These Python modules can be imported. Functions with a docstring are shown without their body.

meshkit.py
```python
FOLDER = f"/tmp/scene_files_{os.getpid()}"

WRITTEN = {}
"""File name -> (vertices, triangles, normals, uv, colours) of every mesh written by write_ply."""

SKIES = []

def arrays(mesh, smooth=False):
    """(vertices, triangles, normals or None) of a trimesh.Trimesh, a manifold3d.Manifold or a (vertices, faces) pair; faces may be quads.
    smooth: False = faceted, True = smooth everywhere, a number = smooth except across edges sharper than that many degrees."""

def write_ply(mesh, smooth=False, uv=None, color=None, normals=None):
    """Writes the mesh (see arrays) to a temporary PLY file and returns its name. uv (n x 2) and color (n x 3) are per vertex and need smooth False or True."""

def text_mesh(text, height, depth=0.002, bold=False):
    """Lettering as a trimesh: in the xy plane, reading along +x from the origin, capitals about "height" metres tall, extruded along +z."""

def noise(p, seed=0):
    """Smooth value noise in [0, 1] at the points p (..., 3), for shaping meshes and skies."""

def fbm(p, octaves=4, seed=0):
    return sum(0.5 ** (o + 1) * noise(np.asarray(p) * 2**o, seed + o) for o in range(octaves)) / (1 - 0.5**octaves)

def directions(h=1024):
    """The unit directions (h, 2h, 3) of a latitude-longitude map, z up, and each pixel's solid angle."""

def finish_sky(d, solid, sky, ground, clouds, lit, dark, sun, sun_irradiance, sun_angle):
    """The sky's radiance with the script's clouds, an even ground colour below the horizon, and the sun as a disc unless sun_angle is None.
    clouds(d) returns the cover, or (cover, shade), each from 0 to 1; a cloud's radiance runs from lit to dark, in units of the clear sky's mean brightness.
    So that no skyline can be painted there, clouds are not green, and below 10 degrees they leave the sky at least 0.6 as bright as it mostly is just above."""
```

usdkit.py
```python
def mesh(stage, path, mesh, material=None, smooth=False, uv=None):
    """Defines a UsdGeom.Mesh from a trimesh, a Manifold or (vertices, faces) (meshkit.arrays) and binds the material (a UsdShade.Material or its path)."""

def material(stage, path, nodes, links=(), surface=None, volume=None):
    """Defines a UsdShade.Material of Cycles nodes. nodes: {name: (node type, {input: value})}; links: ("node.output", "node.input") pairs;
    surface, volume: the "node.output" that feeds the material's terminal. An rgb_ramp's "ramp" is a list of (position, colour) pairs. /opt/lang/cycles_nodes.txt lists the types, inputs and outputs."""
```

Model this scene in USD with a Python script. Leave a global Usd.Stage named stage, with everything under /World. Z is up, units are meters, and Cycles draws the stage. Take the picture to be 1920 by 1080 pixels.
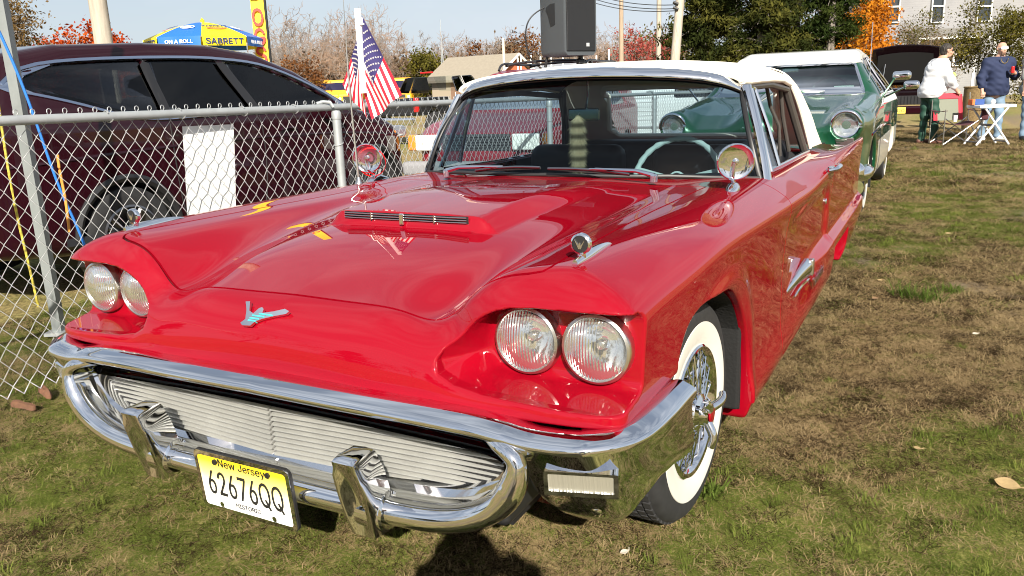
import math, random
import numpy as np
import trimesh, shapely
import shapely.geometry as sg
import manifold3d as m3
from scipy.interpolate import RectBivariateSpline, CubicSpline, PchipInterpolator
from pxr import Usd, UsdGeom, UsdLux, UsdShade, Gf, Sdf, Vt
import usdkit, meshkit

stage = Usd.Stage.CreateInMemory()
UsdGeom.SetStageUpAxis(stage, 'Z')
UsdGeom.SetStageMetersPerUnit(stage, 1.0)
UsdGeom.Xform.Define(stage, '/World')
UsdGeom.Scope.Define(stage, '/World/Looks')
R_ = np.random.default_rng(7)

# ---------------------------------------------------------------- camera, sky, sun, exposure
CAM = np.array([1.4792, -2.3362, 1.2971])
YAW, PITCH, ROLL, FPX = 0.4938, 0.2423, -0.0358, 1504.09
def cam_axes():
    cy, sy, cp, sp = math.cos(YAW), math.sin(YAW), math.cos(PITCH), math.sin(PITCH)
    f = np.array([-sy*cp, cy*cp, -sp]); r = np.array([cy, sy, 0.0]); u = np.cross(r, f)
    c, s = math.cos(ROLL), math.sin(ROLL)
    return c*r+s*u, -s*r+c*u, f
CR, CU, CF = cam_axes()
cam = UsdGeom.Camera.Define(stage, '/World/camera')
m = Gf.Matrix4d(*[float(x) for row in ([*CR, 0], [*CU, 0], [*(-CF), 0], [*CAM, 1]) for x in row])
cam.AddTransformOp().Set(m)
cam.CreateHorizontalApertureAttr(36.0)
cam.CreateVerticalApertureAttr(20.25)
cam.CreateFocalLengthAttr(FPX*36/1920)
cam.CreateClippingRangeAttr(Gf.Vec2f(0.05, 5000))
cam.CreateExposureAttr(1.1)
SUN_EL = math.radians(31.0)
SUN_H = np.array([0.537, -0.843]); SUN_H /= np.linalg.norm(SUN_H)
SUN_ROT = math.atan2(SUN_H[0], SUN_H[1])
SUND = np.array([SUN_H[0]*math.cos(SUN_EL), SUN_H[1]*math.cos(SUN_EL), math.sin(SUN_EL)])
sun = UsdLux.DistantLight.Define(stage, '/World/sun')
sun.CreateIntensityAttr(1.25); sun.CreateAngleAttr(0.53); sun.CreateNormalizeAttr(True)
sun.CreateColorAttr(Gf.Vec3f(1.0, 0.93, 0.82))
z_ = SUND; x_ = np.cross([0, 0, 1], z_); x_ /= np.linalg.norm(x_); y_ = np.cross(z_, x_)
sun.AddTransformOp().Set(Gf.Matrix4d(*[float(v) for row in ([*x_, 0], [*y_, 0], [*z_, 0], [0, 0, 0, 1]) for v in row]))
skym = usdkit.material(stage, '/World/Looks/sky_dome', {
    'tc': ('texture_coordinate', {}),
    'sky': ('sky_texture', {'sky_type': 'single_scattering', 'sun_disc': False, 'sun_elevation': SUN_EL, 'sun_rotation': SUN_ROT, 'altitude': 100.0, 'aerosol_density': 1.6, 'air_density': 1.0}),
    'sx': ('separate_xyz', {}), 'hz': ('map_range', {'from_min': 0.0, 'from_max': 0.30, 'to_min': 0.72, 'to_max': 0.0, 'clamp': True}), 'hm': ('mix', {'color2': (6.6, 7.4, 8.4)}), 'mp': ('mapping', {'scale': (1.0, 1.0, 3.0)}),
    'n': ('noise_texture', {'scale': 2.6, 'detail': 7.0, 'roughness': 0.58, 'distortion': 0.3}),
    'mr': ('map_range', {'from_min': 0.40, 'from_max': 0.72, 'to_min': 0.25, 'to_max': 0.9, 'clamp': True}),
    'cl': ('mix', {'color2': (7.6, 8.1, 8.8)}),
    'bg': ('background_shader', {'strength': 0.05})},
    [('tc.generated', 'mp.vector'), ('mp.vector', 'n.vector'), ('n.fac', 'mr.value'), ('mr.result', 'cl.fac'), ('sky.color', 'cl.color1'), ('tc.generated', 'sx.vector'), ('sx.z', 'hz.value'), ('hz.result', 'hm.fac'), ('cl.color', 'hm.color1'), ('hm.color', 'bg.color')], surface='bg.background')
dome = UsdLux.DomeLight.Define(stage, '/World/sky')
UsdShade.MaterialBindingAPI.Apply(dome.GetPrim()).Bind(skym)
dome.GetPrim().SetCustomDataByKey('kind', 'structure')

# ---------------------------------------------------------------- scene helpers
_names = {}
def numbered(parent, name):
    k = (str(parent), name); n = _names.get(k, 0); _names[k] = n+1
    return name if n == 0 else f'{name}_{n:03d}'
class T:
    pass
def thing(name, label, cat, loc=(0, 0, 0), rotz=0.0, group=None, kind=None):
    p = '/World/'+numbered('/World', name)
    x = UsdGeom.Xform.Define(stage, p)
    x.AddTranslateOp().Set(Gf.Vec3d(*map(float, loc)))
    if rotz: x.AddRotateZOp().Set(math.degrees(rotz))
    tag(x.GetPrim(), label, cat, group, kind)
    t = T(); t.path = p; t.loc = np.array(loc, float); t.rotz = rotz; t.prim = x.GetPrim()
    return t
def tag(prim, label=None, cat=None, group=None, kind=None):
    for k, v in (('label', label), ('category', cat), ('group', group), ('kind', kind)):
        if v: prim.SetCustomDataByKey(k, v)
def tolocal(v, t):
    v = np.asarray(v, float)-t.loc
    if t.rotz:
        c, s = math.cos(-t.rotz), math.sin(-t.rotz)
        v = np.stack([c*v[:, 0]-s*v[:, 1], s*v[:, 0]+c*v[:, 1], v[:, 2]], 1)
    return v
def asmesh(g):
    if hasattr(g, 'to_mesh'):
        mm = g.to_mesh(); return np.array(mm.vert_properties[:, :3], float), np.array(mm.tri_verts, int)
    if isinstance(g, trimesh.Trimesh): return np.array(g.vertices, float), np.array(g.faces, int)
    v, f = np.asarray(g[0], float), np.asarray(g[1], int)
    if f.shape[1] == 4: f = np.vstack([f[:, [0, 1, 2]], f[:, [0, 2, 3]]])
    return v, f
def cat_(*gs):
    vs, fs, n = [], [], 0
    for g in gs:
        if isinstance(g, list): g = cat_(*g)
        v, f = asmesh(g); vs.append(v); fs.append(f+n); n += len(v)
    return np.vstack(vs), np.vstack(fs)
def part(parent, name, g, mat, label=None, smooth=35, world=True, normals=None):
    """adds a mesh as a part of parent (T, or a (T, path) pair for a sub-part); world: points are world coordinates"""
    t, base = (parent, parent.path) if isinstance(parent, T) else parent
    v, f = asmesh(g)
    if world: v = tolocal(v, t)
    p = base+'/'+numbered(base, name)
    mm = usdkit.mesh(stage, p, (v, f), mat, smooth=(False if normals is not None else smooth))
    if normals is not None:
        mm.CreateNormalsAttr(Vt.Vec3fArray.FromNumpy(np.asarray(normals, np.float32))); mm.SetNormalsInterpolation('vertex')
    if label: tag(mm.GetPrim(), label)
    return (t, p)
def solo(name, g, mat, label, cat, group=None, kind=None, smooth=35):
    p = '/World/'+numbered('/World', name)
    v, f = asmesh(g)
    mm = usdkit.mesh(stage, p, (v, f), mat, smooth=smooth); tag(mm.GetPrim(), label, cat, group, kind)
    return mm
def copy_thing(src, name, label, cat, loc, rotz=0.0, group=None, scale=None):
    p = '/World/'+numbered('/World', name)
    x = UsdGeom.Xform.Define(stage, p)
    x.AddTranslateOp().Set(Gf.Vec3d(*map(float, loc)))
    if rotz: x.AddRotateZOp().Set(math.degrees(rotz))
    if scale: x.AddScaleOp().Set(Gf.Vec3f(*map(float, np.broadcast_to(scale, 3))))
    x.GetPrim().GetReferences().AddInternalReference(src); x.GetPrim().SetInstanceable(True)
    tag(x.GetPrim(), label, cat, group)
    return x

# ---------------------------------------------------------------- shapes
def box(c, s, rz=0.0):
    b = trimesh.creation.box(s)
    if rz: b.apply_transform(trimesh.transformations.rotation_matrix(rz, [0, 0, 1]))
    b.apply_translation(c); return np.array(b.vertices), np.array(b.faces)
def rbox(c, s, r=0.01, seg=8, rot=None):
    s = np.array(s, float)/2-r; sp = m3.Manifold.sphere(r, seg*2)
    pts = [sp.translate([float(a), float(b), float(d)]) for a in (-s[0], s[0]) for b in (-s[1], s[1]) for d in (-s[2], s[2])]
    v, f = asmesh(m3.Manifold.batch_hull(pts))
    if rot is not None: v = v@np.asarray(rot).T
    return v+np.asarray(c, float), f
def grid_faces(n, k, close_u=False, close_v=False):
    i, j = np.meshgrid(np.arange(n if close_u else n-1), np.arange(k if close_v else k-1), indexing='ij')
    a = i*k+j; b = i*k+(j+1) % k; c = ((i+1) % n)*k+(j+1) % k; d = ((i+1) % n)*k+j
    q = np.stack([a, b, c, d], -1).reshape(-1, 4)
    return np.vstack([q[:, [0, 1, 2]], q[:, [0, 2, 3]]])
def loft(secs, caps=True, closed=True):
    """secs: n x k x 3 rings"""
    P = np.asarray(secs, float); n, k = P.shape[:2]
    f = grid_faces(n, k, False, closed); v = P.reshape(-1, 3)
    if caps and closed:
        v = np.vstack([v, P[0].mean(0), P[-1].mean(0)])
        a = np.arange(k); b = (a+1) % k
        f = np.vstack([f, np.stack([b, a, np.full(k, n*k)], 1), np.stack([(n-1)*k+a, (n-1)*k+b, np.full(k, n*k+1)], 1)])
    m_ = trimesh.Trimesh(v, f, process=False)
    if caps and closed and m_.volume < 0: f = f[:, ::-1]
    return v, f
def frames(p, up=(0, 0, 1)):
    p = np.asarray(p, float); t = np.gradient(p, axis=0); t /= np.linalg.norm(t, axis=1, keepdims=True)+1e-12
    up = np.broadcast_to(np.asarray(up, float), p.shape)
    a = np.cross(t, up); ln = np.linalg.norm(a, axis=1, keepdims=True)
    bad = ln[:, 0] < 1e-3
    if bad.any(): a[bad] = np.cross(t[bad], [1, 0.01, 0]); ln = np.linalg.norm(a, axis=1, keepdims=True)
    a /= ln; b = np.cross(a, t)
    return t, a, b
def tube(p, r, k=8, up=(0, 0, 1), caps=True, closed=False, ry=None):
    p = np.asarray(p, float)
    if closed:
        pp = np.vstack([p[-1:], p, p[:1]]); t, a, b = (q[1:-1] for q in frames(pp, up))
    else: t, a, b = frames(p, up)
    r = np.broadcast_to(r, (len(p),)); ry = r if ry is None else np.broadcast_to(ry, (len(p),))
    th = np.arange(k)*2*np.pi/k
    P = p[:, None]+(np.cos(th)[None, :, None]*a[:, None]*r[:, None, None]+np.sin(th)[None, :, None]*b[:, None]*ry[:, None, None])
    if closed:
        return P.reshape(-1, 3), grid_faces(len(p), k, True, True)
    return loft(P, caps)
def rod(a, b, r, k=8): return tube([a, b], r, k)
def spline(pts, n, closed=False):
    p = np.asarray(pts, float)
    if closed: p = np.vstack([p, p[:1]])
    s = np.r_[0, np.cumsum(np.sqrt(np.linalg.norm(np.diff(p, axis=0), axis=1)))]
    c = CubicSpline(s, p, bc_type='periodic' if closed else 'natural')
    u = np.linspace(0, s[-1], n, endpoint=not closed)
    return c(u)
def lathe(prof, k=32, axis='z', c=(0, 0, 0)):
    """prof: (radius, height) pairs, revolved about the axis"""
    pr = np.asarray(prof, float); th = np.arange(k)*2*np.pi/k
    P = np.stack([pr[:, 0][:, None]*np.cos(th), pr[:, 0][:, None]*np.sin(th), np.broadcast_to(pr[:, 1][:, None], (len(pr), k))], -1)
    if axis == 'x': P = P[..., [2, 0, 1]]
    if axis == 'y': P = P[..., [1, 2, 0]]
    v = P.reshape(-1, 3)+np.asarray(c, float)
    return v, grid_faces(len(pr), k, False, True)
def patch(P, th=None, nrm=None):
    """a sheet from an n x m x 3 grid; th gives it thickness along -normal"""
    P = np.asarray(P, float); n, k = P.shape[:2]
    if th is None: return P.reshape(-1, 3), grid_faces(n, k)
    du, dv = np.gradient(P, axis=0), np.gradient(P, axis=1)
    N = np.cross(du, dv); N /= np.linalg.norm(N, axis=-1, keepdims=True)+1e-12
    Q = P-N*th
    v = np.vstack([P.reshape(-1, 3), Q.reshape(-1, 3)]); f = grid_faces(n, k)
    f = np.vstack([f, f[:, ::-1]+n*k])
    idx = np.arange(n*k).reshape(n, k)
    ring = np.r_[idx[0, :-1], idx[:-1, -1], idx[-1, :0:-1], idx[:0:-1, 0]]
    nx = np.roll(ring, -1)
    f = np.vstack([f, np.stack([nx, ring, ring+n*k], 1), np.stack([nx, ring+n*k, nx+n*k], 1)])
    return v, f
def extrude(poly, d, org, ex, ey):
    """shapely polygon(s) in a plane (ex, ey) at org, extruded by d along ex x ey"""
    ex, ey = np.asarray(ex, float), np.asarray(ey, float); ez = np.cross(ex, ey); out = []
    for g in getattr(poly, 'geoms', [poly]):
        if g.is_empty or g.area < 1e-9: continue
        mm = trimesh.creation.extrude_polygon(g, d, engine='earcut')
        v = np.asarray(mm.vertices); out.append((np.asarray(org)+v[:, :1]*ex+v[:, 1:2]*ey+v[:, 2:]*ez, np.array(mm.faces)))
    return cat_(*out)
_text = {}
def text_on(s, h, org, ex, ey, depth=0.002, bold=False, center=True, squeeze=1.0, lift=0.001):
    k = (s, bold)
    if k not in _text: _text[k] = meshkit.text_mesh(s, 1.0, 1.0, bold)
    mm = _text[k]; v = np.array(mm.vertices)
    v = v*[h*squeeze, h, depth]
    if center: v[:, :2] -= (v[:, :2].max(0)+v[:, :2].min(0))/2
    ex, ey = np.asarray(ex, float), np.asarray(ey, float); ez = np.cross(ex, ey)
    return np.asarray(org)+v[:, :1]*ex+v[:, 1:2]*ey+(v[:, 2:]+lift)*ez, np.array(mm.faces)
def mirror(g, ax=0):
    v, f = asmesh(g); v = v.copy(); v[:, ax] *= -1; return v, f[:, ::-1]
def rotm(ax, a): return trimesh.transformations.rotation_matrix(a, ax)[:3, :3]
def xf(g, R=None, t=(0, 0, 0), s=1.0):
    v, f = asmesh(g); v = v*np.asarray(s)
    if R is not None: v = v@np.asarray(R).T
    return v+np.asarray(t, float), f
def sstep(a, b, x):
    t = np.clip((x-a)/(b-a), 0, 1); return t*t*(3-2*t)
def bp(px, py, ax, val):
    """the point seen at pixel (px, py) of the 1920 x 1080 photograph where coordinate ax has the given value (used to measure the place)"""
    d = CF*FPX+CR*(px-960)-CU*(py-540); return CAM+(val-CAM[ax])/d[ax]*d

# ---------------------------------------------------------------- materials
MATS = {}
def M(name, color=(.5, .5, .5), rough=.5, metal=0.0, coat=0.0, vary=0.0, vscale=6.0, bump=0.0, bscale=60.0, bdist=.01, spec=.5, coatr=.03, color2=None, stretch=None, detail=4.0, **kw):
    if name in MATS: return MATS[name]
    nodes = {'p': ('principled_bsdf', {'base_color': color, 'roughness': rough, 'metallic': metal, 'coat_weight': coat, 'coat_roughness': coatr, 'specular_ior_level': spec, **kw})}
    links = []
    if vary or color2 is not None or bump:
        nodes['tc'] = ('texture_coordinate', {}); src = 'tc.object'
        if stretch is not None:
            nodes['mp'] = ('mapping', {'scale': stretch}); links.append(('tc.object', 'mp.vector')); src = 'mp.vector'
    if vary or color2 is not None:
        nodes['n'] = ('noise_texture', {'scale': vscale, 'detail': detail, 'roughness': .6}); links.append((src, 'n.vector'))
        c2 = color2 if color2 is not None else tuple(c*(1-vary) for c in color)
        nodes['r'] = ('rgb_ramp', {'ramp': [(.32, c2), (.68, color)]}); links += [('n.fac', 'r.fac'), ('r.color', 'p.base_color')]
    if bump:
        nodes['bn'] = ('noise_texture', {'scale': bscale, 'detail': 3.0}); nodes['b'] = ('bump', {'strength': bump, 'distance': bdist})
        links += [(src, 'bn.vector'), ('bn.fac', 'b.height'), ('b.normal', 'p.normal')]
    MATS[name] = usdkit.material(stage, '/World/Looks/'+name, nodes, links, surface='p.BSDF')
    return MATS[name]
def pane(name, tint=(.8, .9, .85), ior=1.5, gl=(1, 1, 1)):
    if name in MATS: return MATS[name]
    MATS[name] = usdkit.material(stage, '/World/Looks/'+name, {'t': ('transparent_bsdf', {'color': tint}), 'g': ('glossy_bsdf', {'roughness': 0.0, 'color': gl}), 'f': ('fresnel', {'IOR': ior}), 'm': ('mix_closure', {})},
        [('f.fac', 'm.fac'), ('t.BSDF', 'm.closure1'), ('g.BSDF', 'm.closure2')], surface='m.closure')
    return MATS[name]
def leafmat(name, c1, c2, trans=.35, vscale=1.2):
    if name in MATS: return MATS[name]
    MATS[name] = usdkit.material(stage, '/World/Looks/'+name, {'tc': ('texture_coordinate', {}), 'n': ('noise_texture', {'scale': vscale, 'detail': 3.0}),
        'w': ('geometry', {}), 'r': ('rgb_ramp', {'ramp': [(.3, c1), (.7, c2)]}), 'ad': ('math', {'math_type': 'multiply_add', 'value2': .35, 'value3': -.17}), 'ad2': ('math', {'math_type': 'add'}),
        'd': ('diffuse_bsdf', {}), 't': ('translucent_bsdf', {}), 'm': ('mix_closure', {'fac': trans})},
        [('tc.object', 'n.vector'), ('w.random_per_island', 'ad.value1'), ('n.fac', 'ad2.value1'), ('ad.value', 'ad2.value2'), ('ad2.value', 'r.fac'), ('r.color', 'd.color'), ('r.color', 't.color'), ('d.BSDF', 'm.closure1'), ('t.BSDF', 'm.closure2')], surface='m.closure')
    return MATS[name]

red = M('red_paint', (.225, .0016, .0085), rough=.5, coat=1.0, coatr=.02, spec=.0)
chrome = M('chrome', (.80, .81, .83), rough=.035, metal=1.0)
satin = M('satin_aluminium', (.62, .61, .58), rough=.26, metal=1.0, bump=.15, bscale=300, bdist=.001)
rubber = M('tyre_rubber', (.022, .022, .023), rough=.7, vary=.4, vscale=30, bump=.2, bscale=200, bdist=.002)
black = M('black_trim', (.012, .012, .013), rough=.45)
dark = M('dark_interior', (.012, .013, .016), rough=.75)
white_tyre = M('whitewall', (.60, .58, .52), rough=.55, vary=.06, vscale=9)
# ================================================================ the red convertible: body as an implicit surface
def table(us, vs, rows):
    return RectBivariateSpline(np.array(us, float), np.array(vs, float), np.array(rows, float), kx=3, ky=3)
HY = [-1.05, -.85, -.75, -.62, -.5, -.2, .2, .7, 1.1, 1.6, 2.1, 3.0, 3.7, 4.35]
HX = [-.2, 0, .2, .36, .47, .54, .61, .70, .78, .85, .90, .945, 1.02]
HT = table(HY, HX, [
 [.755, .756, .755, .748, .748, .800, .845, .880, .880, .860, .830, .800, .740],
 [.780, .780, .780, .773, .774, .825, .872, .897, .895, .876, .850, .818, .750],
 [.803, .807, .803, .788, .782, .842, .886, .905, .906, .888, .864, .832, .765],
 [.837, .840, .837, .822, .812, .852, .892, .908, .912, .897, .874, .844, .780],
 [.862, .864, .862, .846, .836, .860, .895, .909, .915, .903, .882, .853, .790],
 [.894, .896, .894, .880, .870, .876, .899, .911, .917, .909, .893, .874, .815],
 [.912, .914, .912, .902, .894, .892, .904, .911, .917, .908, .892, .872, .815],
 [.925, .926, .925, .917, .911, .909, .911, .914, .916, .905, .885, .858, .800],
 [.934, .935, .934, .928, .922, .918, .916, .914, .911, .900, .877, .846, .785],
 [.929, .930, .929, .925, .920, .915, .910, .903, .897, .890, .867, .838, .780],
 [.919, .920, .919, .915, .912, .908, .904, .899, .893, .888, .876, .860, .815],
 [.899, .900, .899, .896, .893, .890, .887, .882, .874, .868, .870, .872, .820],
 [.874, .875, .874, .870, .866, .860, .853, .842, .832, .832, .850, .870, .820],
 [.838, .840, .838, .832, .826, .820, .812, .805, .800, .808, .842, .870, .820]])
def Hf(x, y):
    h = HT.ev(y, x)
    yf = -.290+.9*np.maximum(0, x-.17)**2
    sc = .044*sstep(yf-.012, yf+.012, y)*(1-sstep(.0, .78, y))*(1-sstep(.262-.05*sstep(0, .8, y), .33+.06*sstep(-.2, .8, y), x))
    return h+sc
FX = [-.2, 0, .2, .38, .48, .545, .62, .72, .82, .90, .945, 1.02]
FZ = [.50, .58, .62, .66, .70, .74, .78, .82, .86, .91, .97]
FT = table(FX, FZ, [
 [-0.870, -0.900, -0.910, -0.912, -0.904, -0.880, -0.834, -0.788, -0.755, -0.720, -0.700],
 [-0.870, -0.898, -0.908, -0.912, -0.906, -0.884, -0.838, -0.790, -0.755, -0.720, -0.700],
 [-0.870, -0.900, -0.910, -0.912, -0.904, -0.880, -0.834, -0.788, -0.755, -0.720, -0.700],
 [-0.870, -0.902, -0.910, -0.908, -0.896, -0.868, -0.820, -0.785, -0.755, -0.720, -0.700],
 [-0.870, -0.900, -0.906, -0.902, -0.886, -0.852, -0.802, -0.785, -0.765, -0.740, -0.700],
 [-0.860, -0.896, -0.903, -0.893, -0.874, -0.852, -0.830, -0.812, -0.785, -0.750, -0.700],
 [-0.860, -0.892, -0.900, -0.885, -0.866, -0.854, -0.848, -0.836, -0.805, -0.750, -0.680],
 [-0.860, -0.888, -0.896, -0.880, -0.864, -0.856, -0.850, -0.840, -0.812, -0.750, -0.660],
 [-0.850, -0.882, -0.888, -0.872, -0.858, -0.850, -0.846, -0.836, -0.808, -0.740, -0.640],
 [-0.830, -0.864, -0.870, -0.856, -0.844, -0.836, -0.830, -0.820, -0.790, -0.720, -0.620],
 [-0.800, -0.840, -0.845, -0.834, -0.824, -0.816, -0.810, -0.800, -0.765, -0.690, -0.600],
 [-0.720, -0.760, -0.765, -0.760, -0.750, -0.745, -0.740, -0.730, -0.690, -0.620, -0.550]])
SY = [-1., -.8, -.6, -.3, 0, .4, .9, 1.4, 2.0, 2.8, 3.6, 4.4]
SZ = [.05, .13, .20, .30, .45, .60, .70, .78, .83, .87, .96]
_cr = np.array([.935, .947, .953, .963, .968, .972, .976, .977, .977, .975, .966, .945])
_of = np.array([-.05, -.036, -.012, -.022, -.026, -.022, -.015, -.006, 0, .001, -.012])
ST = table(SY, SZ, _cr[:, None]+_of[None, :]*np.array([.35, .4, .6, .9, 1, 1, 1, 1, 1, 1, .8, .6])[:, None])
def Sf(y, z):
    s = ST.ev(y, z)
    # the long bullet that starts on the door and runs to the tail
    up = sstep(1.35, 2.2, y)
    s = s+.042*up*(1-sstep(.405, .47, z))*sstep(.16, .36, z)
    # the pressed-in panel ahead of it
    edge = 2.30-.9*np.maximum(0, z-.60)**1.2-2.2*np.maximum(0, z-.70)**1.3
    s = s-.016*(1-sstep(edge-.05, edge+.05, y))*sstep(.7, 1.5, y)*(1-sstep(.70, .80, z))*sstep(.40, .50, z)
    # rolled lip of the front wheel opening
    r = np.hypot((y+.05)/1.12, z-.34)
    s = s+.012*np.exp(-((r-.385)/.035)**2)*(z > .2)
    return s
def sd_table(poly, x0, x1, y0, y1, st=.004):
    xs, ys = np.arange(x0, x1+st, st), np.arange(y0, y1+st, st)
    X, Y = np.meshgrid(xs, ys, indexing='ij')
    p = np.asarray(poly, float); d2 = np.full(X.shape, 1e9); ins = np.zeros(X.shape, bool)
    for a, b in zip(p, np.roll(p, -1, axis=0)):
        e = b-a; t = np.clip(((X-a[0])*e[0]+(Y-a[1])*e[1])/(e@e), 0, 1)
        d2 = np.minimum(d2, (X-a[0]-t*e[0])**2+(Y-a[1]-t*e[1])**2)
        c = ((a[1] > Y) != (b[1] > Y)) & (X < (b[0]-a[0])*(Y-a[1])/(b[1]-a[1]+1e-15)+a[0]); ins ^= c
    sd = np.sqrt(d2)*np.where(ins, -1, 1)
    return RectBivariateSpline(xs, ys, sd, kx=1, ky=1)
def rounded(pts, n=90):
    return spline(pts, n, closed=True)
POD_O = sg.Polygon([(1.15, .832), (.72, .836), (.66, .829), (.60, .806), (.55, .772), (.51, .732), (.492, .70), (.50, .672), (.54, .652), (.62, .638), (.80, .628), (1.15, .616)]).buffer(-.012).buffer(.012)
POD_I = sg.Polygon([(1.15, .822), (.62, .822), (.575, .79), (.565, .70), (.585, .662), (.64, .650), (1.15, .642)]).buffer(-.012).buffer(.012)
SDO = sd_table(np.array(POD_O.exterior.coords)[:-1], .36, 1.06, .50, .98)
SDI = sd_table(np.array(POD_I.exterior.coords)[:-1], .36, 1.06, .50, .98)
ARCH = spline([(-.475, .50), (-.47, .62), (-.42, .692), (-.31, .722), (-.18, .722), (-.04, .708), (.10, .658), (.21, .585), (.285, .50), (.335, .40), (.352, .30), (.352, .18)], 60)
ARCH = np.vstack([ARCH, [(.352, .0), (-.475, .0)]])
SDA = sd_table(ARCH, -.7, .6, .0, .98)
def smax(a, b, k):
    h = np.maximum(k-np.abs(a-b), 0)/k
    return np.maximum(a, b)+h*h*k*.25
def yws(x): return .80+.27*(np.abs(x)/.80)**2.2
def zbot(y): return np.where(y < -.47, .592, .145)+.0*y+.16*sstep(3.0, 4.3, y)
def body_f(x, y, z, H, F, S, so, si, sa):
    top = (z-H)*.97
    f = smax(top, x-S, .035)
    f = smax(f, F-y, .022)
    t = np.clip((y+.86)/.115, 0, 1)
    c = smax(so*(1-t)+si*t, y+.745, .026)
    f = smax(f, -c, .007)
    f = smax(f, zbot(y)-z, .012)
    f = np.maximum(f, y-4.29)
    f = smax(f, -np.maximum(sa, .60-x), .008)
    r = np.hypot(y-2.78, z-.30)-.37
    f = smax(f, -np.maximum(r, np.maximum(.62-x, z-.37)), .008)
    for lx in (.840, .667): f = smax(f, -np.maximum(np.hypot(x-lx, z-.735)-.0755, y+.672), .006)
    ck = np.maximum(np.maximum(x-.775, yws(x)+.05-y), np.maximum(y-2.72, .30-z))
    return smax(f, -ck, .02)
def body_pts(p):
    x, y, z = p.T
    return body_f(x, y, z, Hf(x, y), FT.ev(x, z), Sf(y, z), SDO.ev(x, z), SDI.ev(x, z), SDA.ev(y, z))
def surface_nets(f, xs, ys, zs):
    s = f < 0; nx, ny, nz = f.shape
    act = np.zeros((nx-1, ny-1, nz-1), bool); ref = s[:-1, :-1, :-1]
    for a in (0, 1):
        for b in (0, 1):
            for c in (0, 1): act |= s[a:nx-1+a, b:ny-1+b, c:nz-1+c] != ref
    I = np.argwhere(act); idx = np.full(act.shape, -1, np.int64); idx[tuple(I.T)] = np.arange(len(I))
    acc, cnt = np.zeros((len(I), 3)), np.zeros(len(I)); G = (xs, ys, zs)
    for a, b in [((i, j, k), ax) for ax in range(3) for i in (0, 1) for j in (0, 1) for k in (0, 1) if (i, j, k)[ax] == 0]:
        p0 = I+np.array(a); p1 = p0.copy(); p1[:, b] += 1
        f0, f1 = f[tuple(p0.T)], f[tuple(p1.T)]; mk = (f0 < 0) != (f1 < 0)
        t = np.where(mk, f0/np.where(mk, f0-f1, 1), 0)
        P = np.stack([G[q][p0[:, q]] for q in range(3)], 1); P[:, b] += t*(G[b][p1[:, b]]-G[b][p0[:, b]])
        acc[mk] += P[mk]; cnt[mk] += 1
    V = acc/np.maximum(cnt, 1)[:, None]; Q = []
    for ax in range(3):
        o = [q for q in range(3) if q != ax]
        sl0 = [slice(None)]*3; sl1 = [slice(None)]*3; sl0[ax] = slice(0, -1); sl1[ax] = slice(1, None)
        for q in o: sl0[q] = sl1[q] = slice(1, -1)
        d = s[tuple(sl0)].astype(np.int8)-s[tuple(sl1)].astype(np.int8)
        E = np.argwhere(d != 0); sg_ = d[tuple(E.T)]
        for q in o: E[:, q] += 1
        def cell(da, db):
            e = E.copy(); e[:, o[0]] -= da; e[:, o[1]] -= db; return idx[tuple(e.T)]
        q4 = np.stack([cell(1, 1), cell(0, 1), cell(0, 0), cell(1, 0)], 1)
        flip = (sg_ > 0) if ax != 1 else (sg_ < 0)
        q4[~flip] = q4[~flip][:, ::-1]; Q.append(q4)
    return V, np.vstack(Q)
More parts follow.
